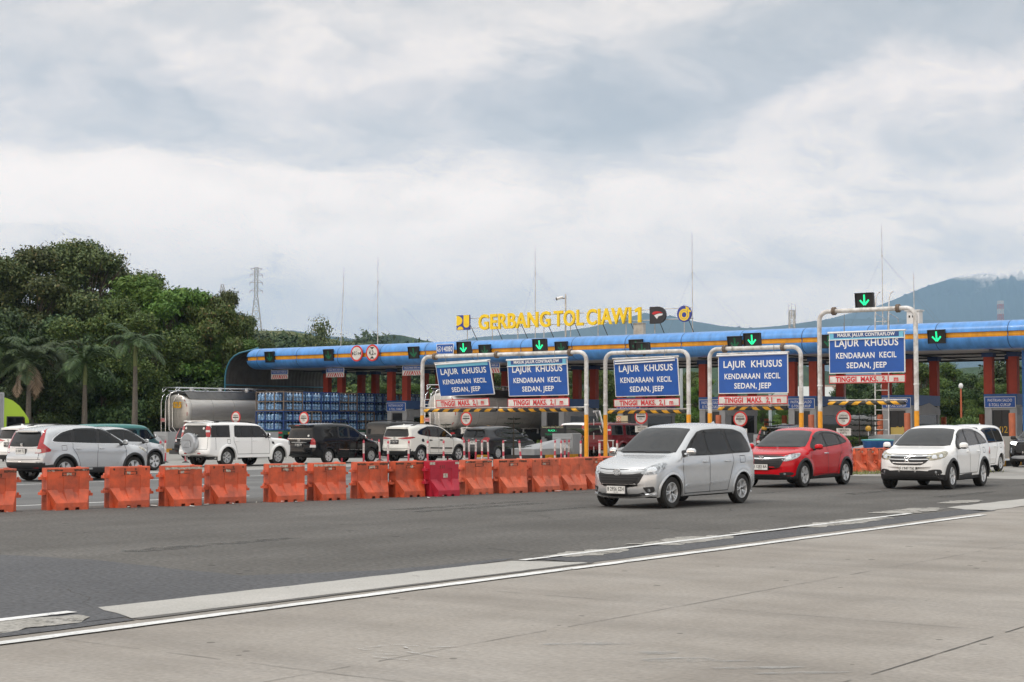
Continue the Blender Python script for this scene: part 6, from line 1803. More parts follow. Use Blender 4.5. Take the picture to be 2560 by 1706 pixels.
round_sign(892, 884, CY - .98, 1.02, "round red rimmed width limit sign reading 2,5 m on the canopy", 'w')
round_sign(931, 882.5, CY - .98, 1.06, "round red rimmed height limit sign reading 4,2 m on the canopy", 'h')
x, z = plane_at(1113, 873, CY - 1.0)
t = thing("kilometre_plate", "blue plate reading 14080 with a ring emblem on the canopy edge", "sign", (x, CY - 1.0, z))
b = MB(); board(b, 1.32, .64, .04, M_BLUESIGN, M_SIGNINK, .035); b.box(-.05, .05, .02, .2, -.1, .1, M_STEELDK); b.build("panel", t)
b = MB(); put_text(b, "14080", (.19, -.03, -.15), .30, M_SIGNINK, '-y', .015, width=.78)
b.tube([(-.44 + .16 * math.cos(a), -.03, .16 * math.sin(a)) for a in [2 * math.pi * k / 20 for k in range(21)]], .016, M_SIGNINK, 5); b.tube([(-.48, -.03, -.06), (-.44, -.03, .08), (-.40, -.03, .0), (-.39, -.03, -.08)], .02, M_SIGNINK, 5); b.tube([(-.44 + .10 * math.cos(a), -.03, -.02 + .09 * math.sin(a)) for a in [3.3 + .3 * k for k in range(10)]], .012, M_SIGNINK, 5)
b.build("lettering", t)
for px, py, lab in ((699, 937, "hanging height board under the canopy's left end, nearest the corrugated wall"), (838, 932, "hanging height board under the canopy above the water bottle truck"), (1030, 927, "hanging height board under the canopy left of the wide gantry"), (1224, 921, "hanging height board half hidden behind the tilted blue sign")):
    x, z = plane_at(px, py, CY + .25)
    t = thing("hanging_board", lab, "sign", (x, CY + .25, z), 0, "hanging height boards under the canopy edge")
    b = MB(); b.box(-.78, .78, -.02, .02, .01, .31, M_SIGNINK); b.box(-.75, .75, -.026, -.018, .035, .285, M_BLUESIGN)
    put_text(b, "TINGGI MAKS 4200 mm", (0, -.029, .13), .105, M_SIGNINK, '-y', .01, width=1.32)
    b.box(-.60, .60, -.029, -.024, .065, .075, M_SIGNINK)
    for xx in (-.6, .6): b.box(xx - .015, xx + .015, -.01, .01, .31, .46, M_STEELDK)
    b.build("blue_board", t)
    b = MB(); b.box(-.78, .78, -.02, .02, -.30, -.01, M_WSIGN)
    for k in range(4):
        for s in (1, -1):
            xx = s * (.11 + k * .19); w = .085
            q = [(xx, -.024, -.28), (xx + w, -.024, -.28), (xx + w - s * .13 - 0, -.024, -.03), (xx - s * .13, -.024, -.03)]
            q = [(max(-.76, min(.76, a)), b_, c) for a, b_, c in q]
            b.quad(q, M_REDINK)
    b.build("striped_board", t)

# ------------------------------------------------------------------ booths, columns, islands
M_COLRED = mat("column_red", (.32, .034, .014), .6, var=.12, scale=2)
M_COLCAP = mat("column_navy", (.018, .045, .13), .6)
M_BOOTHG = mat("booth_grey", (.36, .37, .385), .6, var=.08, scale=2)
M_BOOTHB = mat("booth_blue", (.020, .085, .27), .5, var=.08, scale=2)
M_BOOTHD = mat("booth_dark", (.020, .021, .023), .35)
M_BRICKRED = mat("bollard_brown", (.36, .095, .040), .7, var=.15, scale=4)
M_KERBY = mat("kerb_yellow", (.62, .30, .015), .7, var=.2, scale=6)
M_KERBB = mat("kerb_black", (.045, .045, .045), .8)
M_ISL = mat("island_concrete", (.33, .34, .35), .75, var=.10, scale=1.5)
M_YNUM = mat("yellow_number", (.65, .40, .03), .5)
ISL = [(-22.6, "00", 0), (-27.8, "02", 1), (-33.35, "04", 1), (-38.85, "06", 1), (-44.45, "08", 1), (-50.0, "10", 1), (-55.5, "12", 1), (-61.1, "14", 1), (-67.9, "16", 1), (-73.6, "18", 1)]
def booth(X, num, label):
    t = thing("toll_booth", label, "toll booth", (X, 80.6, .22), 0, "toll booths under the canopy")
    w, l = 1.65, 3.9
    b = MB(); b.box(-w / 2, -w / 2 + .36, 0, .42, 0, 2.45, M_BOOTHG); b.box(w / 2 - .36, w / 2, 0, .42, 0, 2.45, M_BOOTHG)
    b.box(-w / 2, w / 2, l - .3, l, 0, 2.45, M_BOOTHG); b.box(-w / 2, -w / 2 + .1, .42, l - .3, 0, .95, M_BOOTHG); b.box(w / 2 - .1, w / 2, .42, l - .3, 0, .95, M_BOOTHG)
    b.box(-w / 2, -w / 2 + .1, .42, .75, .95, 2.45, M_BOOTHG); b.box(w / 2 - .1, w / 2, .42, .75, .95, 2.45, M_BOOTHG)
    b.box(-w / 2 + .36, w / 2 - .36, .06, .36, 2.18, 2.45, M_BOOTHG)
    # sloping grey lintel over the side window
    for s in (1, -1):
        x0, x1 = (w / 2, w / 2 + .05) if s > 0 else (-w / 2 - .05, -w / 2)
        vs = [(x0, .3, 1.95), (x0, l, 1.95), (x0, l, 2.25), (x0, 2.3, 2.6), (x0, .3, 2.3), (x1, .3, 1.95), (x1, l, 1.95), (x1, l, 2.25), (x1, 2.3, 2.6), (x1, .3, 2.3)]
        b.add(vs, [(0, 1, 2, 3, 4), (9, 8, 7, 6, 5), (0, 5, 6, 1), (1, 6, 7, 2), (2, 7, 8, 3), (3, 8, 9, 4), (4, 9, 5, 0)], M_BOOTHG)
    b.build("wall", t)
    b = MB(); b.box(-w / 2 - .03, w / 2 + .03, -.03, l + .03, 2.45, 3.0, M_BOOTHB); b.build("fascia_band", t)
    dr = MB(); dr.box(-w / 2 + .36, w / 2 - .36, .10, .16, 0, 2.18, M_BOOTHD); dr.box(-.02, .02, .085, .10, 0, 2.18, M_STEELDK)
    put_text(dr, num, (.10, .092, 1.02), .34, M_YNUM, '-y', .0, width=.42)
    d = dr.build("door", t)
    for s in (1, -1):
        g = MB(); x0 = s * (w / 2 - .06); g.box(min(x0, x0 + s * .03), max(x0, x0 + s * .03), .75, l - .3, .95, 2.0, M_GLASS)
        g.build("side_window", t)
    c = MB()
    b = []
    for (cx, cy) in ((-w / 2 + .18, .2), (w / 2 - .18, .2), (-w / 2 + .18, l - .22), (w / 2 - .18, l - .22)):
        m = MB(); m.box(cx - .22, cx + .22, cy - .19, cy + .19, 3.0, 5.02, M_COLRED); m.box(cx - .29, cx + .29, cy - .26, cy + .26, 4.90, 5.125, M_COLCAP); m.build("column", t)
    sg = MB(); sg.box(-.80, .80, -.10, -.05, 2.30, 2.86, M_SIGNINK); sg.box(-.775, .775, -.106, -.09, 2.325, 2.835, M_BLUESIGN)
    put_text(sg, "PASTIKAN SALDO", (0, -.109, 2.61), .14, M_SIGNINK, '-y', .008, width=1.25); put_text(sg, "E-TOLL CUKUP", (0, -.109, 2.38), .14, M_SIGNINK, '-y', .008, width=1.12)
    sg.build("notice_board", t)
    return t
BL = {"02": "toll booth numbered 02, rightmost, above the black SUV", "04": "toll booth numbered 04, between the tallest gantry's legs and the white SUV", "06": "toll booth numbered 06, behind the red car's roof", "08": "toll booth numbered 08, behind the silver MPV's tail", "10": "toll booth numbered 10, behind the silver MPV's windscreen",
      "12": "toll booth numbered 12, behind the dark LED panel and white off-roader", "14": "toll booth numbered 14, hidden behind the second tanker", "16": "toll booth numbered 16, between the bottle truck's nose and the wide gantry", "18": "toll booth numbered 18, its columns above the bottle truck"}
for X, num, full in ISL:
    if full: booth(X, num, BL[num])
# kerbed islands in front of the booths
for X, num, full in ISL:
    wd, ya = 1.5, 61.8
    t = thing("toll_island", "kerbed concrete island leading to %s" % ("booth " + num if full else "the open lane at the right edge"), "traffic island", (X, 0, 0), 0, "kerbed islands between the toll lanes")
    off = (0.0 if num not in ("02", "04", "06") else 0.0)
    shift = {"02": .0, "04": .2, "06": .2, "08": .9}.get(num, .5)
    k = MB(); k.box(-wd / 2 + .02, wd / 2 - .02, ya + .1, 96, 0, .215, M_ISL); k.build("slab", t)
    m = MB(); y = ya; i = 0
    while y < 96:
        y2 = min(y + .95, 96); mm = M_KERBY if i % 2 else M_KERBB
        m.box(-wd / 2 - .06, -wd / 2 + .02, y, y2, 0, .225, mm); m.box(wd / 2 - .02, wd / 2 + .06, y, y2, 0, .225, mm); y = y2; i += 1
    m.box(-wd / 2 - .06, wd / 2 + .06, ya - .08, ya, 0, .225, M_KERBB)
    m.build("kerb", t)
    if num != "00":
        # crash nose: a low wedge rising to a block
        w = MB(); hw_ = wd / 2 - .08; y0_, y1_ = ya + .25, ya + 3.4
        vs = [(-hw_, y0_, .22), (hw_, y0_, .22), (hw_, y1_, .22), (-hw_, y1_, .22), (-hw_, y0_, .50), (hw_, y0_, .50), (hw_, y1_, .52), (-hw_, y1_, .52), (0, y1_, .98)]
        w.add(vs, [(0, 1, 5, 4), (1, 2, 6, 5), (3, 0, 4, 7), (4, 5, 8), (5, 6, 8), (7, 4, 8), (2, 3, 7, 8, 6)], M_ISL)
        w.build("crash_wedge", t)
        b = MB(); b.rbox(-hw_ + .05, hw_ - .05, ya + 3.6, ya + 7.2, .22, 1.22, .06, M_ISL); b.box(-.55, .55, ya + 3.58, ya + 3.602, .95, 1.05, M_BOOTHG); b.build("block", t)
# gate signs at the island noses
for px, py, isl, lab, small in ((590, 1044, -64.6, "round toll gate sign above the white off-roader's roof", 0), (760, 1046, -59.5, "round toll gate sign above the black MPV's roof", 0), (1166, 1047, -48.2, "round toll gate sign above the grey MPV's tail", 1), (1603, 1042, -38.6, "round toll gate sign beside the number 10 behind the silver MPV", 1), (1851, 1048, -33.3, "round toll gate sign just over the silver MPV's tail spoiler", 1), (2109, 1046, -28.2, "round toll gate sign right of the red car, left of the ladder", 1)):
    r = _ray(px, py); Y = isl / r[0] * r[1]
    t = round_sign(px, py, Y, .68, lab, 'g'); t["group"] = "round toll gate signs on posts"
    z = t.location.z
    p = MB(); p.tube([(0, .05, -z + .2), (0, .05, .2)], .035, M_PIPE, 8); p.build("post", t)
    if small:
        b = MB(); b.box(-.32, .32, -.02, .02, -.72, -.42, M_WSIGN); put_text(b, "TEMPELKAN", (0, -.024, -.54), .085, M_BLK, '-y', .01, width=.48); put_text(b, "KARTU", (0, -.024, -.66), .085, M_BLK, '-y', .01, width=.30); b.build("notice", t)
    lp = thing("warning_lamp", "round amber lamp by the sign " + lab.split("sign ")[1], "lamp", (t.location.x + .75, Y + .8, 1.2), 0, "amber lamps on the island blocks")
    m = MB(); m.lathe([(0, -.03), (.12, -.03), (.12, .03), (0, .03)], mat("amber_lens", (.55, .30, .03), .35), 18, 'y', Matrix.Translation((0, 0, .30))); m.build("lens", lp)
    m = MB(); m.tube([(0, 0, 0), (0, 0, .2)], .02, M_PIPE, 6); m.build("stalk", lp)
# brown bollards before the booths
for px, top, Y, lab in ((1796, 1038, 77.5, "brown bollard before booth 08"), (1916, 1047, 88, "dark bollard beyond the lane left of booth 06"), (1961, 1039, 84, "brown bollard with a white label left of booth 06"), (2028, 1037, 77.0, "brown bollard before the door of booth 06"), (2200, 1037, 78, "brown bollard behind the ladder, left of booth 04"), (2268, 1033, 76.5, "brown bollard before the door of booth 04"), (2359, 1043, 88, "dark bollard right of booth 04"), (2455, 1036, 84, "bright brown bollard left of booth 02"), (2530, 1033, 76.5, "brown bollard before the door of booth 02")):
    x, z = plane_at(px, top, Y); d = -x * math.sin(YAW) + Y * math.cos(YAW)
    t = thing("bollard", lab, "bollard", (x, Y, 0), 0, "tall brown bollards around the booths")
    m = MB(); m.lathe([(.155, 0), (.155, z - .02), (.13, z), (0, z)], M_BRICKRED, 18); m.build("shaft", t)
    if px == 1961:
        m = MB(); m.box(-.1, .18, -.175, -.16, z - .75, z - .45, M_WSIGN); m.build("label_plate", t)
# white and blue cladded pier at the right edge
pr = thing("corner_pier", "white pier with a blue edge strip at the photo's right edge", "pier", (-26.15, 79.2, 0))
m = MB(); m.box(.06, 2.4, 0, .5, 0, 5.35, mat("pier_white", (.62, .66, .70), .5)); m.build("white_panel", pr)
m = MB(); m.box(-.06, .06, -.02, .52, 0, 5.35, mat("pier_blue", (.02, .12, .36), .5)); m.build("blue_strip", pr)
wl = MB(); wl.box(-26.9, -20.5, 70.2, 70.6, 0, 1.15, M_CONC2); wl.build("low_wall", label="low pale concrete wall behind the black SUV below booth 02", cat="wall")

# LED panel on the island block
x, z = plane_at(1381, 1079, 66.0)
t = thing("led_panel", "dark LED message panel with green letters on the island block", "display", (x, 66.0, z))
m = MB(); m.box(-.72, .72, 0, .18, -.27, .27, M_CASE); m.box(-.5, -.4, .02, .12, -.36, -.27, M_CASE); m.box(.4, .5, .02, .12, -.36, -.27, M_CASE); m.build("case", t)
M_LEDW = mat("led_amber", (.42, .40, .26), .5, emit=.35)
m = MB(); put_text(m, "TRANSAKSI ANDA DIPROSES", (0, -.004, .17), .075, M_LEDW, '-y', 0, width=1.3); put_text(m, "PLAZA :", (0, -.004, .0), .09, M_GREEN, '-y', 0, width=.5); put_text(m, "TERIMA KASIH", (.05, -.004, -.19), .085, M_GREENDIM, '-y', 0, width=1.0); m.build("lettering", t)

# ------------------------------------------------------------------ roof sign
M_SIGNYEL = mat("sign_yellow", (.95, .65, .012), .45)
M_SIGNYEDGE = mat("sign_yellow_edge", (.72, .40, .012), .5)
M_EBLUE = mat("emblem_blue", (.030, .050, .30), .45)
M_EBLK = mat("emblem_black", (.018, .020, .026), .4)
M_ERED = mat("emblem_red", (.55, .015, .02), .45)
M_EWHT = mat("emblem_white", (.75, .75, .75), .45)
rs = thing("roof_sign", "yellow letters on a rail frame with three emblems along the canopy roof", "sign", (0, 80, 0))
xa, _ = plane_at(1197, 824, 80); xb, _ = plane_at(1604, 806, 80)
l = MB()
def letters(txt, x0, x1):
    put_text(l, txt, ((x0 + x1) / 2, 0, 7.62), .90, M_SIGNYEL, '-y', .022, width=x1 - x0, extrude=.045)
words_ = [("GERBANG", 1197, 1376), ("TOL", 1385, 1459), ("CIAWI", 1467, 1578)]
for wd_, a, b in words_:
    letters(wd_, plane_at(a, 810, 80)[0], plane_at(b, 810, 80)[0])
x1_ = plane_at(1603, 808, 80)[0]
one = [(x1_ - .20, 7.62), (x1_, 7.62), (x1_, 8.52), (x1_ - .16, 8.52), (x1_ - .40, 8.40), (x1_ - .40, 8.22), (x1_ - .20, 8.30)]
k = len(one)
l.add([(x, -.07, z) for x, z in one] + [(x, .07, z) for x, z in one], [tuple(range(k)), tuple(range(2 * k - 1, k - 1, -1))] + [(i, k + i, k + (i + 1) % k, (i + 1) % k) for i in range(k)], M_SIGNYEL)
l.build("lettering", rs)
fr = MB()
xe, _ = plane_at(1730, 800, 80); xs_, _ = plane_at(1146, 800, 80)
for z in (7.74, 8.36): fr.tube([(xs_, .16, z), (xe, .16, z)], .028, M_PIPE, 6)
for k in range(9):
    x = xs_ + .6 + (xe - xs_ - 1.2) * k / 8
    fr.tube([(x, .16, 6.72), (x, .16, 8.36)], .026, M_PIPE, 6); fr.tube([(x, .18, 8.3), (x + .1, 1.3, 6.72)], .022, M_STEELDK, 6)
fr.build("rail_frame", rs)
def plate2(name, poly, z0, mats_layers):
    pass
xc0, xc1 = plane_at(1143, 806, 80)[0], plane_at(1175, 806, 80)[0]
m = MB(); S_ = .94; zc = 7.63
m.box(xc0, xc1, -.07, .05, zc, zc + S_, M_EBLUE)
W_ = xc1 - xc0
def fan(cx, cz, rx, rz, a0, a1, mt, y=-.073, n=14):
    pts = [(cx, y, cz)] + [(cx + rx * math.cos(a0 + (a1 - a0) * k / n), y, cz + rz * math.sin(a0 + (a1 - a0) * k / n)) for k in range(n + 1)]
    m.quad(pts, mt)
fan(xc0, zc + S_ * .63, W_ * .46, S_ * .34, -math.pi / 2, math.pi / 2, M_SIGNYEL)
fan(xc0 + W_ * .30, zc + .02, W_ * .24, S_ * .22, 0, math.pi, M_SIGNYEL)
m.box(xc0 + W_ * .55, xc1 - .01, -.073, -.06, zc + S_ * .34, zc + S_ - .01, M_SIGNYEL)
fan(xc0 + W_ * .775, zc + S_ * .35, W_ * .22, S_ * .20, math.pi, 2 * math.pi, M_SIGNYEL)
m.build("square_emblem", rs, label="square blue emblem with yellow rounded shapes")
m = MB(); xd0, xd1 = plane_at(1626, 790, 80)[0], plane_at(1666, 790, 80)[0]; zb = plane_at(1645, 809.5, 80)[1]; zt = plane_at(1645, 767, 80)[1]
H_ = zt - zb; W_ = xd1 - xd0
poly = [(xd0, zb), (xd0 + W_ * .5, zb)] + [(xd0 + W_ * .5 + W_ * .5 * math.sin(a), (zb + zt) / 2 - H_ / 2 * math.cos(a)) for a in [math.pi * k / 16 for k in range(1, 16)]] + [(xd0 + W_ * .5, zt), (xd0, zt)]
n = len(poly)
m.add([(x, -.09, z) for x, z in poly] + [(x, .05, z) for x, z in poly], [tuple(range(n)), tuple(range(2 * n - 1, n - 1, -1))] + [(i, n + i, n + (i + 1) % n, (i + 1) % n) for i in range(n)], M_EBLK)
def ep(u, v): return (xd0 + W_ * u, -.094, zb + H_ * v)
m.quad([ep(.14, .60), ep(.26, .70), ep(.45, .73), ep(.70, .68), ep(.82, .60), ep(.55, .61), ep(.24, .52)][::-1], M_ERED)
m.quad([ep(.28, .48), ep(.46, .27), ep(.56, .42), ep(.80, .48), ep(.82, .57), ep(.60, .58), ep(.42, .54)], M_EWHT)
m.build("black_emblem", rs, label="black D shaped emblem with a red and white wing")
m = MB(); xcc, zcc = plane_at(1712, 785, 80); R_ = .47
disc(m, R_, xcc, -.03, zcc, M_EBLUE, 40, .05)
def ringstrip(r0, r1, mt, y, a0=0, a1=2 * math.pi, cx=xcc, cz=zcc, n=36):
    vs = []
    for k in range(n + 1):
        a = a0 + (a1 - a0) * k / n
        vs += [(cx + r0 * math.cos(a), y, cz + r0 * math.sin(a)), (cx + r1 * math.cos(a), y, cz + r1 * math.sin(a))]
    m.add(vs, [(2 * k, 2 * k + 2, 2 * k + 3, 2 * k + 1) for k in range(n)], mt)
ringstrip(.15, .34, M_SIGNYEL, -.084, cz=zcc - .06); ringstrip(.235, .255, M_EBLUE, -.088, cz=zcc - .06)
m.quad([(xcc + .15, -.085, zcc - .05), (xcc + .34, -.085, zcc - .05), (xcc + .30, -.085, zcc + .34), (xcc + .10, -.085, zcc + .44)], M_SIGNYEL)
m.quad([(xcc + .235, -.089, zcc - .05), (xcc + .255, -.089, zcc - .05), (xcc + .21, -.089, zcc + .38), (xcc + .19, -.089, zcc + .39)], M_EBLUE)
m.quad([(xcc + .05, -.0855, zcc + .15), (xcc + .44, -.0855, zcc + .08), (xcc + .42, -.0855, zcc + .20), (xcc + .05, -.0855, zcc + .27)], M_SIGNYEL)
m.build("round_emblem", rs, label="round blue emblem with a yellow looped road")

# masts, camera and cabinets on the roof
def mast(px, yb, yt, Y, lab, lean=0.0, guy=.72, r=.03, wires=((-3, 2), (3, 1), (2, 5))):
    x, zt = plane_at(px, yt, Y); zb = 6.72
    t = thing("antenna_mast", lab, "mast", (x, Y, zb), 0, "lightning masts on the canopy roof")
    H = zt - zb; m = MB()
    m.tube([(-lean, 0, 0), (-lean * .3, 0, H * .6), (0, 0, H * .97), (0, 0, H)], [r, r * .8, r * .5, .008], M_PIPE, 8)
    m.lathe([(.06, 0), (.06, .05), (0, .05)], M_PIPE, 8, 'z', Matrix.Translation((-lean * .2, 0, H * guy))); m.build("pole", t)
    for dx, dy in wires:
        w = MB(); w.tube([(-lean * .2, 0, H * guy), (dx, dy, .02)], .0035, M_WIRE, 4); w.build("guy_wire", t)
mast(860, 850, 668, 82.5, "leaning mast on the roof above the two round signs' left", .28)
mast(945, 855, 640, 82.5, "tall guyed mast on the roof above the arrow left of the kilometre plate")
mast(1338, 840, 612, 82.5, "guyed mast behind the first word of the yellow roof letters")
mast(1730, 825, 582, 81.2, "tallest guyed mast beside the round blue emblem", 0, .62)
mast(2204, 762, 560, 82.5, "guyed mast rising behind the roof ladder", 0, .70)
mast(2284, 770, 682, 82.0, "short mast behind the tallest gantry's right corner", 0, .9, .028, ())
x, zt = plane_at(1414, 735, 80.8)
t = thing("camera_pole", "surveillance camera on a slim pole behind the yellow roof letters", "camera", (x, 80.8, 6.72))
m = MB(); m.tube([(0, 0, 0), (0, 0, zt - 6.72)], .05, M_PIPE, 8); m.tube([(0, 0, zt - 7.0), (-.22, 0, zt - 7.0)], .03, M_RUST, 6); m.build("pole", t)
m = MB(); m.tube([(-.18, -.02, zt - 6.90), (-.52, -.22, zt - 7.02)], .085, M_EWHT, 10); m.tube([(-.50, -.20, zt - 7.01), (-.56, -.24, zt - 7.03)], .095, M_CASE, 10); m.build("camera_body", t)
x, zb = plane_at(1600, 828, 81.0)
cb = MB(); cb.box(x - .33, x + .33, 80.8, 81.1, 6.73, 7.62, M_WSIGN); cb.box(x - .36, x + .36, 80.76, 81.14, 7.62, 7.66, M_WSIGN); cb.build("roof_cabinet", label="small pale cabinet on the canopy roof below the number 1", cat="cabinet")
x, zb = plane_at(2278, 805, 82.0)
cb = MB(); cb.box(x - .25, x + .45, 82, 82.5, 6.73, 7.75, M_EWHT); cb.box(x - .35, x + .50, 81.95, 82.6, 7.75, 7.82, M_EWHT)
for dx in (-.1, .1): cb.box(x + dx - .04, x + dx + .04, 81.985, 82.0, 7.40, 7.52, M_CASE)
cb.build("roof_cabinet", label="small white cabinet on the canopy roof behind the tallest gantry", cat="cabinet")
# caged ladder in front of the canopy
x, _ = plane_at(2205, 1090, 76.6)
t = thing("access_ladder", "tall white steel ladder leaning up to the canopy roof behind the tallest gantry", "ladder", (x, 76.6, 0))
m = MB()
for s in (1, -1):
    top = [(s * .36, .15, 7.0), (s * .36, .25, 7.9)] + [(s * .36, .25 + .55 * (1 - math.cos(a)), 7.9 + .55 * math.sin(a)) for a in [math.pi / 2 * k / 5 for k in range(1, 6)]]
    m.tube([(s * .36, 0, 0), (s * .36, .05, 3.5)] + top, .035, M_PIPE, 8)
    m.tube([(s * .36, .3, 7.3), (s * .36, 1.4, 7.1), (s * .36, 1.4, 6.9)], .025, M_PIPE, 6)
m.build("stile", t)
m = MB()
for k in range(14): m.tube([(-.36, .01 + .012 * k, .4 + k * .5), (.36, .01 + .012 * k, .4 + k * .5)], .02, M_PIPE, 6)
m.build("rung", t)

# small things near the gantries
x, y = ground_at(1484, 1152)
t = thing("steel_brace", "white steel lattice brace with a low gate beside the wide gantry's right leg", "brace", (x, y, 0))
m = MB(); A, B = (.12, .3, 2.3), (.75, .35, 0)
m.tube([(0, 0, 2.25), A, B], .05, M_PIPE, 8)
for k in range(6): m.tube([(.0 if k % 2 else .10 + .11 * k, .02, 2.25 - k * .32), (.10 + .11 * (k + 1) if k % 2 == 0 else 0, .02, 1.95 - k * .32)], .018, M_PIPE, 5)
m.build("lattice", t)
m = MB()
for xx in (.25, .62, 1.0): m.tube([(xx, .1, 0), (xx, .1, .95)], .025, M_PIPE, 6)
for z in (.4, .93): m.tube([(.2, .1, z), (1.05, .1, z)], .025, M_PIPE, 6)
m.build("gate", t)
x, z = plane_at(1555, 1049, 73)
t = thing("notice_post", "small orange and cream no smoking board by booth 10", "sign", (x, 73, 0))
m = MB(); m.box(-.36, .36, -.02, .02, z - .2, z + .2, mat("cream_board", (.50, .42, .26), .6)); m.box(-.32, -.06, -.025, -.018, z - .16, z + .16, mat("orange_board", (.55, .16, .05), .6)); m.build("board", t)
m = MB(); m.tube([(-.19 + .10 * math.cos(a), -.03, z + .10 * math.sin(a)) for a in [k * .33 for k in range(20)]], .012, M_EWHT, 4); m.tube([(-.26, -.03, z + .07), (-.12, -.03, z - .07)], .012, M_EWHT, 4); m.build("symbol", t)
m = MB(); m.tube([(0, .03, .2), (0, .03, z)], .03, M_PIPE, 6); m.build("post", t)
x, y, z = depth_at(2195, 1122, 66)
t = thing("blue_tub", "blue plastic water tub behind the far orange barriers below the ladder", "tub", (x, y, 0))
m = MB(); m.lathe([(.0, 0), (.50, 0), (.62, .95), (.66, 1.0), (.60, 1.0), (.56, .9), (0, .88)], mat("tub_blue", (.02, .10, .30), .5, var=.2, scale=3), 20); m.build("tub", t)
m = MB(); m.lathe([(.0, 1.01), (.67, 1.01), (.67, 1.05), (0, 1.09)], mat("tub_lid", (.10, .42, .45), .5), 20); m.build("lid", t)
x, z = plane_at(2250, 1081, 78.5)
m = MB(); m.box(x - .5, x + .4, 78.5, 78.55, z - .25, z + .25, mat("ochre_board", (.48, .36, .10), .6)); m.box(x - .03, x + .03, 78.56, 78.62, .2, z - .2, M_PIPE)
m.build("notice_board", label="ochre board leaning before booth 04's door behind the white SUV", cat="sign")
# ------------------------------------------------------------------ vehicles in their lanes
_av, _cr, _hr, _ev, _in, _te, _li, _ct, _bx, _mb_ = make_avanza(), make_crv(), make_hrv(), make_everest(), make_innova(), make_terios(), make_livina(), make_creta(), make_boxy(), make_minibus()
G_ON, G_Q = "cars driving towards the camera", "cars queuing for the toll lanes"
place(_av, "car", "silver", "silver people carrier with plate B 2956 SZH driving in the foreground", "car", -17.28, 27.36, -1, G_ON, turn=-3).scale = (1.025, 1.025, 1.02)
place(_hr, "car", "red", "bright red crossover driving just behind the silver people carrier", "car", -19.78, 38.5, -1, G_ON)
place(_cr, "car", "white", "white sport utility car with chrome grille and plate F 1341 DK", "car", -16.10, 39.5, -1, G_ON, turn=2.5)
place(_av, "car", "white", "white people carrier half hidden behind the white sport utility car", "car", -20.4, 53.3, -1, G_ON)
place(_ct, "car", "black", "black sport utility car with lit headlights cut by the right edge", "car", -20.45, 62.3, -1, G_ON)
place(_cr, "car", "silver", "silver sport utility car with tall red tail lamps at the left of the queue", "car", -39.45, 34.15, 1, G_Q)
place(_te, "car", "white", "white crossover at the left edge behind the silver sport utility car", "car", -51.45, 42.5, 1, G_Q)
place(_hr, "car", "silver", "small silver grey hatchback whose nose shows beyond the silver sport utility car", "car", -45.85, 40.6, 1, G_Q)
place(_ev, "car", "white", "white off-roader with a silver spare wheel cover on its tail", "car", -47.2, 48.4, 1, G_Q)
place(_in, "car", "black", "black people carrier with chrome trim queuing behind pink posts", "car", -47.25, 54.2, 1, G_Q)
place(_te, "car", "cream", "white crossover with black cladding queuing beside the black people carrier", "car", -45.4, 58.1, 1, G_Q)
place(_li, "car", "grey", "dark grey people carrier entering the lane under the tilted blue sign", "car", -46.2, 64.8, 1, G_Q)
place(_cr, "car", "black", "black sport utility car between the first tanker and the white off-roader", "car", -57.0, 56.6, 1, G_Q, skip=("window_surround",))
place(_bx, "car", "matt", "matt black square off-roader between the black people carrier and the white crossover", "car", -51.9, 64.5, 1, G_Q)
place(_ev, "car", "white", "white off-roader without spare wheel behind the LED panel", "car", -46.9, 74.6, 1, G_Q, skip=("spare_wheel_cover", "spoiler", "sticker", "number_plate"))
place(_ev, "car", "maroon", "dark red off-roader between two yellow gantry legs", "car", -41.25, 68.2, 1, G_Q, skip=("spare_wheel_cover", "spoiler", "sticker"))
place(_cr, "car", "black", "black sport utility car seen between the silver people carrier and the red car", "car", -32.2, 68.2, 1, G_Q, skip=("window_surround",))
place(_hr, "car", "white", "white car far beyond the island block right of the red car", "car", -37.0, 101.0, -1, G_ON)
place(_mb_, "minibus", "teal", "teal minibus with a lighter roof behind the silver cars", "minibus", -56.8, 50.0, 1).scale = (1, 1, .87)

# lime lorry with an aluminium box at the left edge
M_ALU = mat("aluminium_box", (.42, .43, .45), .45, metal=.4, var=.08, scale=2)
lr = thing("lorry", "lorry with a lime green cab and corrugated aluminium box at the left edge", "lorry", (-69.2, 52.0, 0), RAD(-90))
m = MB()
prof = [(0, .55), (0, 1.1), (.05, 1.5), (.25, 2.0), (.45, 2.25), (.8, 2.62), (1.2, 2.88), (1.65, 3.02), (1.75, 3.02), (1.75, .55)]
n = len(prof)
for s0, s1, in ((-1.0, 1.0),):
    m.add([(x, s0, z) for x, z in prof] + [(x, s1, z) for x, z in prof], [tuple(range(n)), tuple(range(2 * n - 1, n - 1, -1))] + [(i, n + i, n + (i + 1) % n, (i + 1) % n) for i in range(n)], PAINT["lime"])
cab = m.build("cab", lr)
for s in (1, -1):
    g = MB(); P = [(.42, 1.25), (.5, 1.95), (.58, 2.02), (1.5, 2.02), (1.5, 1.25)]
    P = [(x, s * 1.008, z) for x, z in P]; g.quad(P if s < 0 else P[::-1], M_GLASS)
    Q = [(.36, 1.2), (.45, 2.0), (.55, 2.08), (1.56, 2.08), (1.56, 1.2)]; Q = [(x, s * 1.004, z) for x, z in Q]; g.quad(Q if s < 0 else Q[::-1], M_PLASTIC)
    g.build("side_window", cab)
    g = MB(); g.box(.1, .2, s * 1.05 - .02, s * 1.25 + .02, 1.5, 1.9, M_PLASTIC) if s > 0 else g.box(.1, .2, -1.27, -1.03, 1.5, 1.9, M_PLASTIC); g.build("mirror", lr)
g = MB(); g.box(-.01, .05, -.9, .9, 1.15, 1.45, M_GLASS); g.build("windshield", cab)
m = MB(); x = 1.85
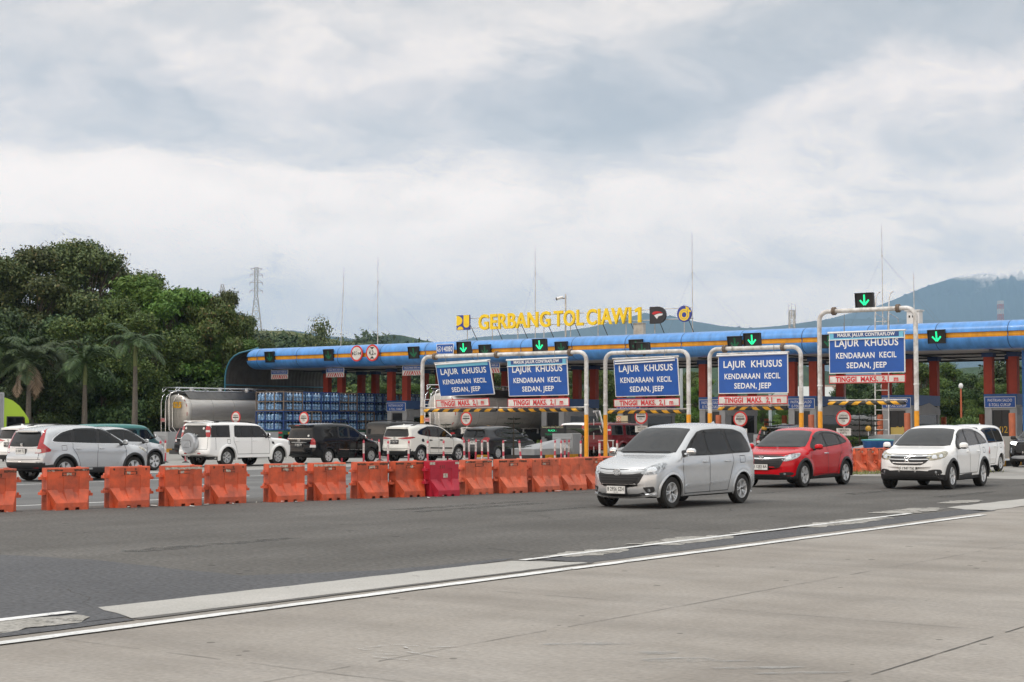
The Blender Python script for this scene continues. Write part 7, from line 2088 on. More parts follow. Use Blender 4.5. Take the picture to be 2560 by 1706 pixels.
m.box(1.85, 7.2, -1.1, 1.1, .95, 3.25, M_ALU)
for k in range(36):
    xx = 1.9 + k * .147
    for s in (1, -1): m.box(xx, xx + .07, s * 1.1 if s > 0 else -1.125, 1.125 if s > 0 else -1.1, 1.05, 3.15, M_ALU)
m.box(1.83, 7.22, -1.14, 1.14, 3.17, 3.28, M_ALU); m.box(1.83, 7.22, -1.14, 1.14, .92, 1.06, M_STEELDK)
for xx in (1.83, 7.16): 
    for s in (1, -1): m.box(xx, xx + .08, s * 1.14 - .05, s * 1.14 + .02, .95, 3.26, M_ALU)
m.build("cargo_box", lr)
m = MB(); m.box(.3, 7.0, -.45, .45, .55, .95, M_STEELDK); m.build("chassis", lr)
tw = MB(); tw.lathe([(.2, -.12), (.46, -.12), (.5, -.06), (.5, .06), (.46, .12), (.2, .12), (.0, .10)], M_RUBBER, 28, 'y'); twm = tw.mesh("wheel")
def truck_wheels(root, xs, y, r=.5):
    for x in xs:
        for s in (1, -1):
            o = bpy.data.objects.new("wheel", twm); COL.objects.link(o); o.parent = root; o.location = (x, s * y, r); o.scale = (r / .5,) * 3
            if s < 0: o.rotation_euler = (0, 0, math.pi)
truck_wheels(lr, (.9, 5.2), .92, .42)

# stainless tankers
M_STAIN = mat("stainless_tank", (.56, .535, .50), .40, metal=.72, var=.10, scale=1.2, bump=.10, bscale=2.0, stretch=(1, 1, 6))
M_STAIN2 = mat("darker_stainless", (.34, .33, .32), .35, metal=1.0, var=.15, scale=2)  # darker stainless of coaming, weld seams and manholes
M_REFL = mat("red_reflector_tape", (.50, .02, .03), .4)
def tanker(label, X, Y, num, front_hidden=True):
    """nose towards +Y; origin under the tank's rear end; local x runs from the tail forwards"""
    t = thing("tanker_truck", label, "tanker truck", (X, Y, 0), RAD(90), "stainless tanker trucks")
    L, zc, ry, rz = 11.5, 2.42, 1.16, 1.17
    m = MB(); n = 44
    st = [(-.14, .02), (-.13, .35), (-.10, .62), (-.04, .84), (.03, .945), (.12, .992), (.22, 1.0)] + [(x, 1.0) for x in np.arange(1.0, L - .3, .75)] + [(L - .2, 1.0), (L - .05, .93), (L + .08, .6), (L + .12, .02)]
    sx = lambda v, e: math.copysign(abs(v) ** e, v)
    vs = [(x, ry * k * sx(math.cos(a), .88), zc + rz * k * sx(math.sin(a), .88)) for x, k in st for a in [2 * math.pi * i / n for i in range(n)]]
    fs = [(i * n + k, (i + 1) * n + k, (i + 1) * n + (k + 1) % n, i * n + (k + 1) % n) for i in range(len(st) - 1) for k in range(n)]
    fs = [f[::-1] for f in fs]
    m.add(vs, fs, M_STAIN, True)
    m.add(vs[:n], [tuple(range(n))], M_STAIN, True)
    tank = m.build("tank", t)
    w = MB()
    for x in np.arange(.32, L - .2, 1.86):
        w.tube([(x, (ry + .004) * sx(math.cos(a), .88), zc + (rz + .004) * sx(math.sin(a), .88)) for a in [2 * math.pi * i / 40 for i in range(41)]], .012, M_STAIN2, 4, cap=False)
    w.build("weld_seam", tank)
    # spill coaming and walkway on top
    m = MB()
    for s in (1, -1):
        y0, y1 = s * .70, s * .92
        vs = [(.35, y1, zc + .16 + .70), (L - .3, y1, zc + .16 + .70), (L - .3, y0, zc + .16 + 1.16), (.05, y0, zc + .16 + 1.16)]
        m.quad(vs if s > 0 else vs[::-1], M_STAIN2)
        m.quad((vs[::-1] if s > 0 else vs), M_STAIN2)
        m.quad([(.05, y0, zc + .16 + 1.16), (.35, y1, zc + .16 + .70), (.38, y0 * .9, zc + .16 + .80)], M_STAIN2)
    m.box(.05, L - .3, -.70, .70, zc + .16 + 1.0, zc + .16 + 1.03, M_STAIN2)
    m.build("coaming", t)
    m = MB()
    for s in (1, -1):
        m.tube([(-.55, s * .62, zc + .16 + 1.12), (-.55, s * .62, zc + .16 + 1.40), (L - .5, s * .62, zc + .16 + 1.40)], .026, M_CHROME, 6)
        m.tube([(-.55, s * .62, zc + .16 + 1.12), (-.25, s * .62, zc + .16 + 1.34)], .026, M_CHROME, 6)
        m.tube([(0, s * .74, zc + .16 + 1.20), (L - .3, s * .74, zc + .16 + 1.20)], .024, M_CHROME, 6)
        for x in np.arange(.6, L - .5, 1.1): m.tube([(x, s * .62, zc + .16 + 1.40), (x + .5, s * .74, zc + .16 + 1.18)], .016, M_CHROME, 5)
    m.tube([(-.55, -.62, zc + .16 + 1.40), (-.55, .62, zc + .16 + 1.40)], .026, M_CHROME, 6)
    m.build("top_rail", t)
    m = MB()
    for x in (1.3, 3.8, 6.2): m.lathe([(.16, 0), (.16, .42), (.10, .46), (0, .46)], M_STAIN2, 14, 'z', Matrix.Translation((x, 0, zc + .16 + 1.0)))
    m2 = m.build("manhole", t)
    # rear ladder and hoop pipes
    m = MB()
    for y in (.58, .98):
        m.tube([(-.30, y, .95), (-.34, y, zc + .65), (-.22, y, zc + 1.02), (-.05, y, zc + 1.15)], .024, M_CHROME, 6)
    for k in range(8): m.tube([(-.32, .58, 1.1 + k * .29), (-.32, .98, 1.1 + k * .29)], .018, M_CHROME, 6)
    m.build("ladder", t)
    m = MB()
    m.tube([(-.1, -.12, .95), (-.40, .16, 1.35), (-.42, .16, zc + .9), (-.36, .10, zc + 1.2), (-.1, -.1, zc + 1.36), (.2, -.2, zc + 1.38)], .035, M_CHROME, 8)
    m.tube([(-.1, -.42, .98), (-.36, -.12, 1.5), (-.38, -.10, zc + .55), (-.28, -.30, zc + .95), (-.1, -.4, zc + 1.15)], .024, M_CHROME, 6)
    m.build("drain_pipe", t)
    mk = MB()
    for a in (62, 42, 22, -4, -38):
        for s in (-1,):
            q = RAD(a); y, z = -1.02 * math.cos(q) * ry, 1.0 * math.sin(q) * rz * .99
            def P(dr, dt):
                qq = q + dt; k = .93 + dr
                return (-.02 + .07 * (k - .86) / .14, -ry * k * sx(math.cos(qq), .88), zc + rz * k * sx(math.sin(qq), .88))
            xo = Vector((-.02, 0, 0))
            pts = [Vector(P(-.025, -.09)) + xo, Vector(P(.005, -.09)) + xo, Vector(P(.005, .09)) + xo, Vector(P(-.025, .09)) + xo]
            mk.quad([tuple(p) for p in pts], M_REFL); mk.quad([tuple(p) for p in pts[::-1]], M_REFL)
    put_text(mk, num, (-.150, -.30, zc + .30), .34, mat("tank_number", (.70, .38, .02), .5), '-x', .05, width=.78)
    for dz, mt, flipz in ((.05, mat("yellow_warning", (.60, .50, .04), .5), 1), (-.30, mat("yellow_warning", (.60, .50, .04), .5), -1)): mk.quad([(-.365, .94, zc - .35 + dz), (-.365, .62, zc - .35 + dz), (-.365, .78, zc - .35 + dz + .34 * flipz)], mt); mk.quad([(-.365, .78, zc - .35 + dz + .34 * flipz), (-.365, .62, zc - .35 + dz), (-.365, .94, zc - .35 + dz)], mt)
    mk.box(-.368, -.36, .58, .98, zc - .60, zc - .36, mat("pink_board", (.50, .28, .27), .6)); put_text(mk, "AWAS", (-.372, .78, zc - .52), .10, M_REDINK, '-x', .01, width=.30)
    mk.build("marking", t)
    m = MB(); m.box(-.1, L, -.55, .55, .95, 1.42, M_STEELDK)
    for x in np.arange(.6, L - 1, 1.55): m.box(x, x + .12, -1.0, 1.0, 1.2, 1.42, M_STEELDK); m.box(x, x + .12, -1.03, -.97, 1.10, 1.42, M_PIPE)
    m.box(-.15, -.05, -1.2, 1.2, .62, 1.0, M_STEELDK); m.box(-.17, -.14, -1.15, -.55, .72, .92, mat("yellow_black_board", (.45, .32, .03), .5)); m.box(-.17, -.14, .55, 1.15, .72, .92, mat("yellow_black_board", (.45, .32, .03), .5))
    m.box(1.5, 9.5, -1.18, -1.10, .70, 1.05, M_STEELDK); m.box(.3, L, -1.21, -1.17, 1.40, 1.43, M_PIPE)
    m.build("chassis", t)
    m = MB(); m.box(-.2, -.13, -1.12, -.86, 1.0, 1.2, M_TAIL); m.box(-.2, -.13, .86, 1.12, 1.0, 1.2, M_TAIL); m.build("tail_light", t)
    truck_wheels(t, (1.7, 3.1, 10.6), 1.08, .52)
    c = MB(); c.rbox(L + .5, L + 2.7, -1.2, 1.2, .7, 3.0, .15, PAINT["white"]); c.build("cab", t)
    truck_wheels(t, (L + 1.7,), 1.05, .5)
    return t
tanker("stainless tanker with S25 on its tail, leftmost lorry in the queue", -76.7, 69.4, "S25")
tanker("second stainless tanker, its tail behind the wide gantry's left leg", -58.6, 73.6, "S19")

# lorry carrying racks of water bottles
bt = thing("bottle_truck", "long green flatbed lorry loaded with racks of blue water bottles", "lorry", (-71.3, 72.3, 0), RAD(90))
M_GREENP = mat("truck_green", (.02, .10, .06), .5, var=.2, scale=3)
BLN = 13.8
m = MB(); m.box(0, BLN, -1.2, 1.2, 1.02, 1.28, M_GREENP); m.box(.1, BLN, -.5, .5, .6, 1.02, M_STEELDK); m.build("flatbed", bt)
m = MB(); m.box(-.05, 0, -1.2, 1.2, .62, 1.02, M_GREENP); m.box(-.06, -.05, -1.15, 1.15, 1.10, 1.20, M_REFL); m.box(-.07, -.055, -1.1, -.6, .75, .9, M_TAIL); m.box(-.07, -.055, .6, 1.1, .75, .9, M_TAIL)
m.box(1.0, 5.0, -1.225, -1.2, 1.10, 1.20, M_REFL); m.box(.4, .9, -1.225, -1.2, 1.04, 1.18, M_YEL)
m.build("tail_board", bt)
m = MB(); m.box(3.0, 9.0, -1.18, -1.12, .60, 1.0, M_GREENP); m.build("side_guard", bt)
truck_wheels(bt, (1.2, 2.5, 11.2), 1.05, .5)
m = MB(); m.rbox(BLN + .3, BLN + 2.3, -1.2, 1.2, .7, 2.9, .15, PAINT["white"]); m.build("cab", bt); truck_wheels(bt, (BLN + 1.2,), 1.0, .48)
M_RACK = mat("rack_blue", (.018, .055, .20), .55, var=.25, scale=4)
M_RACKR = mat("rack_rust", (.17, .13, .10), .7, var=.3, scale=4)
M_BOT = mat("bottle_blue", (.13, .27, .46), .10, coat=1.0, spec=.9, var=.75, scale=9)  # pale and dark mottling imitates highlights in see-through plastic
M_BOTL = mat("bottle_cap_white", (.62, .68, .75), .4)
RK = 8; RWID = BLN / RK
rk = MB()
def rack_mesh(mt):
    r = MB(); w = RWID - .03; h = 1.20; t_ = .028
    for x in (0, w * .5, w):
        for y in (-1.19, 1.19): r.box(x - t_, x + t_, y - t_, y + t_, 0, h, mt)
    for z in (.03, .59, h - .02):
        for y in (-1.19, 1.19): r.box(0, w, y - t_ * .8, y + t_ * .8, z - t_, z + t_, mt)
        for x in (0, w): r.box(x - t_, x + t_, -1.19, 1.19, z - t_, z + t_, mt)
    for y in (-.4, .4): r.box(-t_, t_, y - t_, y + t_, 0, h, mt)
    r.box(.30, .34, -1.15, 1.15, .05, h - .05, mat("stacked_bottle_core", (.025, .06, .13), .4))
    for z in (.28, .86):
        r.box(0, w, -1.195, -1.18, z - .008, z + .008, mt)
    r.box(0, w, -1.17, 1.17, .03, .05, M_RACK); r.box(0, w, -1.17, 1.17, .60, .62, M_RACK)
    r.box(.03, w - .03, -.78, -.72, .05, h - .05, mat("stacked_bottle_core", (.025, .06, .13), .4))
    return r
rmA, rmB = rack_mesh(M_RACK).mesh("rack"), rack_mesh(M_RACKR).mesh("rack")
bot = MB()
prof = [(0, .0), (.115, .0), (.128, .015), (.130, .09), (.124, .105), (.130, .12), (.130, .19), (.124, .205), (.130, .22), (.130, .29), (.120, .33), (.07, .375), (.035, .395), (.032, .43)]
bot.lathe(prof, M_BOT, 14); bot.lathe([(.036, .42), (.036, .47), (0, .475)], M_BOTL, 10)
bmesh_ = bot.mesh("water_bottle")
for i in range(RK):
    for tier in range(2):
        o = bpy.data.objects.new("bottle_rack", rmB if (i + tier) % 3 == 1 else rmA); COL.objects.link(o)
        xl = i * RWID
        o.location = (-71.3, 72.3 + xl, 1.29 + tier * 1.225); o.rotation_euler = (0, 0, RAD(90))
        wh = ("tail end" if i == 0 else "nose end" if i == RK - 1 else None)
        ords = ["first", "second", "third", "fourth", "fifth", "sixth", "seventh", "eighth"][i]
        tag(o, "%s steel rack from the lorry's tail, %s tier, holding blue water bottles" % (ords, "upper" if tier else "lower"), "rack", "bottle racks on the green lorry")
        for lvl in (0, 1):
            for k in range(6):
                for row in range(0 if i == 0 and k == 0 else 1):
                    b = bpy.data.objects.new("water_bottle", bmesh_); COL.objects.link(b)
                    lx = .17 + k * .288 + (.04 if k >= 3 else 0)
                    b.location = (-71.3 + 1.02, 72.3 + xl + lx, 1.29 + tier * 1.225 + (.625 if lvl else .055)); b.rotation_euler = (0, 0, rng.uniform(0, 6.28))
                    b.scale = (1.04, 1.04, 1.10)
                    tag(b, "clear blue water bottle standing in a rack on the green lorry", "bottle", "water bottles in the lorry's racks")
for lv in range(4):
    for k in range(7):
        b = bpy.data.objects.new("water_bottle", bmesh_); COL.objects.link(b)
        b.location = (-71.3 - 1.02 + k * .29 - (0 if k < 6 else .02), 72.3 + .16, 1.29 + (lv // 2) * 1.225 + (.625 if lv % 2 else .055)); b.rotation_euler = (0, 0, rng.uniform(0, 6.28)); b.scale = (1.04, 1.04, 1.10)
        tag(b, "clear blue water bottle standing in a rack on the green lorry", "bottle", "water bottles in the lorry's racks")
# the pallets of water bottles seen far behind the booths, and a person by the lane
M_PEACH = mat("skin", (.30, .17, .11), .6)
# ------------------------------------------------------------------ vegetation
def leaf_mat(name, a, b, c=None, rough=.55):
    m = bpy.data.materials.new(name); m.use_nodes = True
    nt = m.node_tree; N, L = nt.nodes, nt.links; p = N["Principled BSDF"]
    g = N.new("ShaderNodeNewGeometry"); r = N.new("ShaderNodeValToRGB"); L.new(g.outputs["Random Per Island"], r.inputs[0])
    e = r.color_ramp.elements; e[0].color = (*a, 1); e[1].color = (*b, 1)
    if c is not None:
        x = e.new(.93); x.color = (*b, 1); e[-1].color = (*c, 1)
    oi = N.new("ShaderNodeObjectInfo"); hs = N.new("ShaderNodeHueSaturation")
    v = N.new("ShaderNodeMapRange"); L.new(oi.outputs["Random"], v.inputs[0]); v.inputs[3].default_value = .68; v.inputs[4].default_value = 1.08
    h = N.new("ShaderNodeMapRange"); L.new(oi.outputs["Random"], h.inputs[0]); h.inputs[3].default_value = .485; h.inputs[4].default_value = .512
    L.new(v.outputs[0], hs.inputs["Value"]); L.new(h.outputs[0], hs.inputs["Hue"]); L.new(r.outputs[0], hs.inputs["Color"])
    L.new(hs.outputs[0], p.inputs["Base Color"]); p.inputs["Roughness"].default_value = rough; p.inputs["Specular IOR Level"].default_value = .3
    return m
LEAF = dict(
    dark=leaf_mat("leaf_dark_olive", (0.046, 0.077, 0.023), (0.134, 0.169, 0.054), (0.256, 0.218, 0.090)),
    green=leaf_mat("leaf_green", (0.046, 0.102, 0.020), (0.128, 0.198, 0.041), (0.230, 0.243, 0.058)),
    bright=leaf_mat("leaf_bright", (0.070, 0.147, 0.023), (0.141, 0.230, 0.041), (0.218, 0.256, 0.051)),
    deep=leaf_mat("leaf_deep", (0.028, 0.058, 0.018), (0.070, 0.115, 0.033), (0.115, 0.141, 0.038)),
    brown=leaf_mat("leaf_brownish", (0.054, 0.096, 0.023), (0.141, 0.186, 0.044), (0.294, 0.192, 0.090)),
    palm=leaf_mat("palm_frond", (.026, .055, .016), (.070, .108, .034)),
    dead=leaf_mat("dead_frond", (.16, .11, .075), (.26, .19, .14)),
    pine=leaf_mat("conifer_needles", (.016, .030, .014), (.030, .050, .022)),
    far=leaf_mat("far_leaf", (.035, .070, .025), (.075, .115, .04)))
M_BARK = mat("bark", (.085, .068, .052), .9, var=.35, scale=6)
M_BARKP = mat("palm_bark", (.115, .10, .082), .9, var=.3, scale=5, stretch=(1, 1, 6))
M_SHAFT = mat("palm_crownshaft", (.12, .145, .045), .6, var=.15, scale=3)

def crown_mesh(key, lobes, n, size, lm, seed, up=.35, aspect=1.7, fill=.62):
    """leaf clumps scattered in the outer shells of overlapping lobes"""
    r = np.random.default_rng(seed)
    vol = np.array([l[3] * l[4] * l[5] for l in lobes]) ** .72; vol /= vol.sum()
    idx = r.choice(len(lobes), n, p=vol)
    Lb = np.array(lobes)[idx]
    d = r.normal(size=(n, 3)); d /= np.linalg.norm(d, axis=1)[:, None]
    rad = (fill * .7 + (1 - fill * .7) * r.random(n) ** .75) * (1 + .22 * np.abs(r.normal(size=n)) * (r.random(n) < .5))
    rad *= 1 + .14 * np.sin(d[:, 0] * 7 + idx) * np.cos(d[:, 1] * 6 + 2 * idx)
    P = Lb[:, :3] + d * Lb[:, 3:6] * rad[:, None]
    nrm = d + r.normal(size=(n, 3)) * .85; nrm[:, 2] += up; nrm /= np.linalg.norm(nrm, axis=1)[:, None]
    t = np.cross(nrm, r.normal(size=(n, 3))); t /= np.linalg.norm(t, axis=1)[:, None]
    b = np.cross(nrm, t)
    s = size * (.55 + .9 * r.random(n))[:, None]
    A = t * s * aspect / 2; B = b * s / 2
    bend = nrm * s * .18
    V = np.stack([P - A, P - B * .9 - A * .1 + bend, P + A, P + B * .9 - A * .1 + bend], 1).reshape(-1, 3)
    me = bpy.data.meshes.new("crown")
    me.vertices.add(4 * n); me.vertices.foreach_set("co", V.ravel().astype(np.float32))
    me.loops.add(4 * n); me.loops.foreach_set("vertex_index", np.arange(4 * n, dtype=np.int32))
    me.polygons.add(n); me.polygons.foreach_set("loop_start", np.arange(0, 4 * n, 4, dtype=np.int32))
    me.materials.append(lm); me.update(calc_edges=True)
    return me
def trunk_mesh(key, H, r0, lobes, seed, m=None):
    rr = random.Random(seed); mb = MB(); m = m or M_BARK
    top = (rr.uniform(-.3, .3), rr.uniform(-.3, .3), H)
    pts = [(0, 0, 0), (rr.uniform(-.15, .15), rr.uniform(-.15, .15), H * .35), (top[0] * .6, top[1] * .6, H * .7), top]
    mb.tube(pts, [r0 * 1.25, r0, r0 * .8, r0 * .5], m, 9)
    for l in lobes:
        st = Vector(pts[1]).lerp(Vector(pts[3]), rr.uniform(.2, .95)); e = Vector(l[:3]); mid = st.lerp(e, .5) + Vector((0, 0, -.3))
        mb.tube([st, mid, e], [r0 * .38, r0 * .25, r0 * .08], m, 6)
        for k in range(4):
            q = e + Vector((rr.gauss(0, l[3] * .5), rr.gauss(0, l[4] * .5), rr.uniform(-.2, .8) * l[5])); mb.tube([mid, mid.lerp(q, .5) + Vector((0, 0, .15)), q], [r0 * .14, r0 * .09, r0 * .03], m, 5)
    return mb.mesh("trunk")
VAR = {}; TOP = {}
def lobes_for(seed, R, H0, H1, n, flat=.62):
    rr = random.Random(seed); out = []
    for k in range(n):
        a = 2.4 * k + rr.uniform(-.5, .5); q = rr.uniform(.15, .88) if k else 0
        z = H0 + (H1 - H0) * (rr.uniform(.2, 1.0) * (1 - .32 * q * q) if k else .98)
        s = R * rr.uniform(.34, .56) * (1 if n < 20 else .52)
        out.append((R * q * math.cos(a), R * q * math.sin(a), z - s * flat, s, s, s * flat))
    return out
def variant(key, lm, R, H0, H1, nl, n, size, seed, r0=.22, **kw):
    lb = lobes_for(seed, R, H0, H1, nl)
    TOP[key] = max(l[2] + l[5] for l in lb)
    VAR[key] = (crown_mesh(key, lb, n, size, LEAF[lm], seed, **kw), trunk_mesh(key, H0 + (H1 - H0) * .45, r0, lb, seed))
variant("big_dark", "dark", 5.2, 4.2, 14.0, 40, 64000, 0.125, 11, .36, fill=.55)
variant("big_dark2", "dark", 4.4, 3.6, 12.5, 34, 52000, 0.125, 12, .32, fill=.5)
variant("green", "green", 4.4, 1.8, 10.0, 44, 70000, 0.105, 13, .26, fill=.6)
variant("bright", "bright", 3.8, 3.0, 10.5, 34, 46000, 0.115, 14, .22, aspect=2.4, fill=.55)
variant("brown", "brown", 3.6, 2.0, 9.6, 36, 52000, 0.105, 15, .22, aspect=2.2)
variant("deep", "deep", 4.2, .8, 7.0, 38, 52000, 0.115, 16, .22)
variant("bush", "deep", 2.6, .2, 3.2, 10, 24000, 0.105, 17, .08)
variant("gbush", "green", 2.4, .2, 3.0, 10, 22000, 0.105, 18, .08)
variant("far", "far", 4.4, 2.0, 9.0, 12, 16000, 0.240, 19, .25)
variant("lone", "dark", 4.5, 5.0, 12.0, 17, 5000, 0.220, 20, .22, fill=.2)
def tree(key, x, y, s, label, rz=0.0, group=None, name="tree", cat="tree", zs=1.0, z=0.0):
    t = thing(name, label, cat, (x, y, z), rz, group); t.scale = (s, s, s * zs)
    o = bpy.data.objects.new("crown", VAR[key][0]); COL.objects.link(o); o.parent = t
    o = bpy.data.objects.new("trunk", VAR[key][1]); COL.objects.link(o); o.parent = t
    return t
def tree_px(key, px, ptop, d, label, H=None, rz=None, group=None, name="tree", cat="tree", zs=1.0, base=0.0):
    """a tree whose top is seen at (px, ptop) from d metres away"""
    x, y, zt = depth_at(px, ptop, d)
    mh = TOP[key]
    s = (zt - base) / mh / zs
    return tree(key, x, y, s, label, rng.uniform(0, 6.28) if rz is None else rz, group, name, cat, zs, base)
WD = "trees along the left side of the road"
tree_px("big_dark", 215, 602, 132, "tallest dark olive tree rising over the left wood", rz=.4, group=WD)
tree_px("big_dark2", 75, 622, 130, "dark broad tree left of the tallest one", rz=2.0, group=WD)
tree_px("big_dark", -30, 640, 128, "dark tree cut by the photo's left edge", rz=3.0, group=WD)
tree_px("big_dark2", 285, 668, 138, "dark tree behind the bright green crown", rz=1.2, group=WD)
tree_px("bright", 358, 690, 122, "bright feathery green tree in the middle of the wood", rz=.9, group=WD)
tree_px("green", 300, 745, 106, "mid green tree below the tallest dark one", rz=1.9, group=WD, zs=.95)
tree_px("bright", 455, 722, 122, "bright feathery tree right of the middle of the wood", rz=2.9, group=WD)
tree_px("green", 400, 770, 122, "mid green round tree above the first palms", rz=4.1, group=WD)
tree_px("brown", 535, 742, 122, "yellowish brown tinged tree above the tanker", rz=.2, group=WD, zs=1.25)
tree_px("brown", 480, 800, 122, "brown tinged lower tree left of the canopy", rz=3.2, group=WD)
tree_px("big_dark2", 575, 728, 134, "dark tree at the right shoulder of the wood", rz=5.1, group=WD, zs=1.55)
tree_px("big_dark2", 622, 790, 138, "small dark tree at the wood's right end beside the canopy", rz=.8, group=WD, zs=1.5)
tree_px("green", 560, 815, 122, "green tree just left of the canopy's curved wall", rz=2.4, group=WD, zs=1.2)
tree_px("deep", 150, 790, 112, "deep green tree behind the left palms", rz=.3, group=WD)
tree_px("deep", 20, 775, 110, "deep green tree at the left edge behind the lorry", rz=1.3, group=WD)
tree_px("deep", 260, 860, 104, "deep green tree between the two middle palms", rz=2.3, group=WD)
tree_px("deep", 380, 880, 122, "deep green tree behind the rightmost palm", rz=3.3, group=WD)
tree_px("deep", 500, 900, 122, "deep green tree behind the tanker's tail", rz=4.3, group=WD)
tree_px("deep", 95, 900, 100, "deep green low tree behind the leftmost palm", rz=5.3, group=WD)
for k, (px, pt, d) in enumerate([(-20, 985, 103), (50, 995, 102), (110, 980, 104), (170, 990, 104), (235, 980, 105), (300, 985, 106), (365, 975, 110), (430, 980, 114), (490, 965, 118), (540, 960, 121)]):
    tree_px("bush" if k % 3 else "gbush", px, pt, d, "dark shrub at the foot of the wood, " + ["by the left edge", "behind the lorry's cab", "right of the lorry's cab", "left of the second palm", "right of the second palm", "left of the third palm", "right of the third palm", "behind the tanker's rail", "above the tanker's tail", "by the curved canopy wall"][k], group="shrubs under the left wood", name="shrub", cat="shrub")
# royal palms
def palm(px, ptrunk, pcrown, d, label, seed, dead=0, base=0.0):
    rr = random.Random(seed)
    x, y, zc = depth_at(px, pcrown, d)
    t = thing("palm_tree", label, "palm", (x, y, 0), 0, "royal palms before the wood")
    m = MB(); m.tube([(0, 0, 0), (.05, 0, zc * .4), (0, .03, zc - 1.4)], [.20, .17, .12], M_BARKP, 12); m.build("trunk", t)
    m = MB(); m.tube([(0, .03, zc - 1.45), (0, .03, zc - .9), (0, .03, zc)], [.12, .14, .07], M_SHAFT, 12); m.build("crownshaft", t)
    def fronds(cnt, lm, L0, droop, elev, name, hang=False):
        m = MB(); 
        for k in range(cnt):
            az = 2 * math.pi * k / cnt + rr.uniform(-.3, .3); el = rr.uniform(*elev); L = L0 * rr.uniform(.85, 1.1)
            p = Vector((0, 0, zc - .1)); dirv = Vector((math.cos(az) * math.cos(el), math.sin(az) * math.cos(el), math.sin(el)))
            pts = [p.copy()]; S = 12
            for q in range(S):
                dirv = (dirv + Vector((0, 0, -droop * (.4 + q / S)))).normalized(); p = p + dirv * (L / S); pts.append(p.copy())
            m.tube(pts, [.035 * (1 - .8 * q / S) for q in range(S + 1)], lm, 4)
            for q in range(1, S * 4):
                f = q / 4; i = int(f); a, b = pts[i], pts[min(i + 1, S)]; c = a.lerp(b, f - i); tg = (b - a).normalized() if (b - a).length > 0 else dirv
                sd = tg.cross(Vector((0, 0, 1)));
                if sd.length < .1: sd = Vector((1, 0, 0))
                sd.normalize(); ll = .75 * math.sin(math.pi * min(1, (f / S) * .92 + .10)) * rr.uniform(.75, 1.1) + .06
                for s in (1, -1):
                    tip = c + sd * s * ll * .8 + tg * ll * .45 + Vector((0, 0, -ll * rr.uniform(.25, .6) + .10))
                    w = tg * .030
                    mid = c.lerp(tip, .5) + Vector((0, 0, .06))
                    m.quad([c - w, mid - w * 1.4, tip, mid + w * 1.4], lm)
        m.build(name, t)
    fronds(13, LEAF["palm"], 2.6, .22, (-.1, 1.2), "crown")
    if dead: fronds(dead, LEAF["dead"], 2.3, .55, (-.9, -.3), "dead_fronds")
    return t
palm(72, 1060, 905, 97, "leftmost royal palm, dead brown fronds hanging below its crown", 1, 3)
palm(212, 1065, 905, 98, "slim royal palm above the silver sport utility car", 2, 0)
palm(338, 1065, 858, 97, "tallest royal palm, pale green shaft below its crown", 3, 0)
palm(125, 1060, 880, 101, "royal palm behind the leftmost one, one pale dead frond hanging", 4, 1)
palm(-12, 1060, 870, 97, "royal palm cut by the photo's left edge", 5, 0)

# behind the booths
BH = "trees seen between the booths"
for k, (key, px, pt, d, lab) in enumerate([
    ("green", 800, 938, 135, "green tree behind the canopy beside the corrugated wall"), ("gbush", 880, 965, 130, "leafy bush behind the canopy over the bottle racks"), ("green", 935, 940, 140, "green tree between two columns over the bottle truck"),
    ("green", 1085, 940, 138, "green tree behind the wide gantry's left leg"), ("green", 1235, 930, 140, "green tree between the two blue signs of the wide gantry"),
    ("green", 1455, 905, 135, "green tree right of the wide gantry"), ("bright", 1510, 925, 138, "bright tree behind the second gantry's left leg"),
    ("brown", 1725, 930, 150, "brownish tree between the second and third gantries"), ("bright", 1755, 945, 138, "bright green tree left of booth 08's column"), ("bright", 1640, 920, 142, "green tree hidden behind the second blue sign"),
    ("green", 1905, 1000, 132, "green tree behind the third gantry's sign"), ("bright", 1965, 990, 128, "yellow green tree left of booth 06"),
    ("deep", 2150, 945, 150, "dark round tree behind the tallest gantry's sign"), ("far", 2215, 960, 145, "mid green tree behind the ladder"),
    ("green", 2300, 905, 140, "tall green tree right of the tallest gantry"), ("green", 2365, 905, 142, "tall green tree beyond the orange lamp post, its left side"), ("deep", 2420, 935, 140, "broad dark tree beyond the orange lamp post, its right side"), ("green", 2470, 940, 138, "green tree left of booth 02's column"), ("far", 2508, 905, 150, "thin crowned tree between booth 02's columns"), ("green", 2550, 940, 142, "green tree behind the white pier")]):
    tree_px(key, px, pt, d, lab, group=BH)
for k, (px, pt, d, lab) in enumerate([(2330, 1040, 118, "low bush behind the right bollards"), (2420, 1042, 116, "low bush at the orange lamp post's foot"), (1880, 1062, 112, "low bush beyond the lane left of booth 06"), (2150, 1050, 122, "low bush behind the ladder"), (1975, 1045, 118, "yellow flowered bush left of booth 06"), (1440, 1010, 125, "low bush behind the wide gantry's right leg"), (1700, 1030, 120, "low bush behind the silver people carrier")]):
    tree_px("gbush", px, pt, d, lab, group="low bushes behind the booths", name="bush", cat="bush")
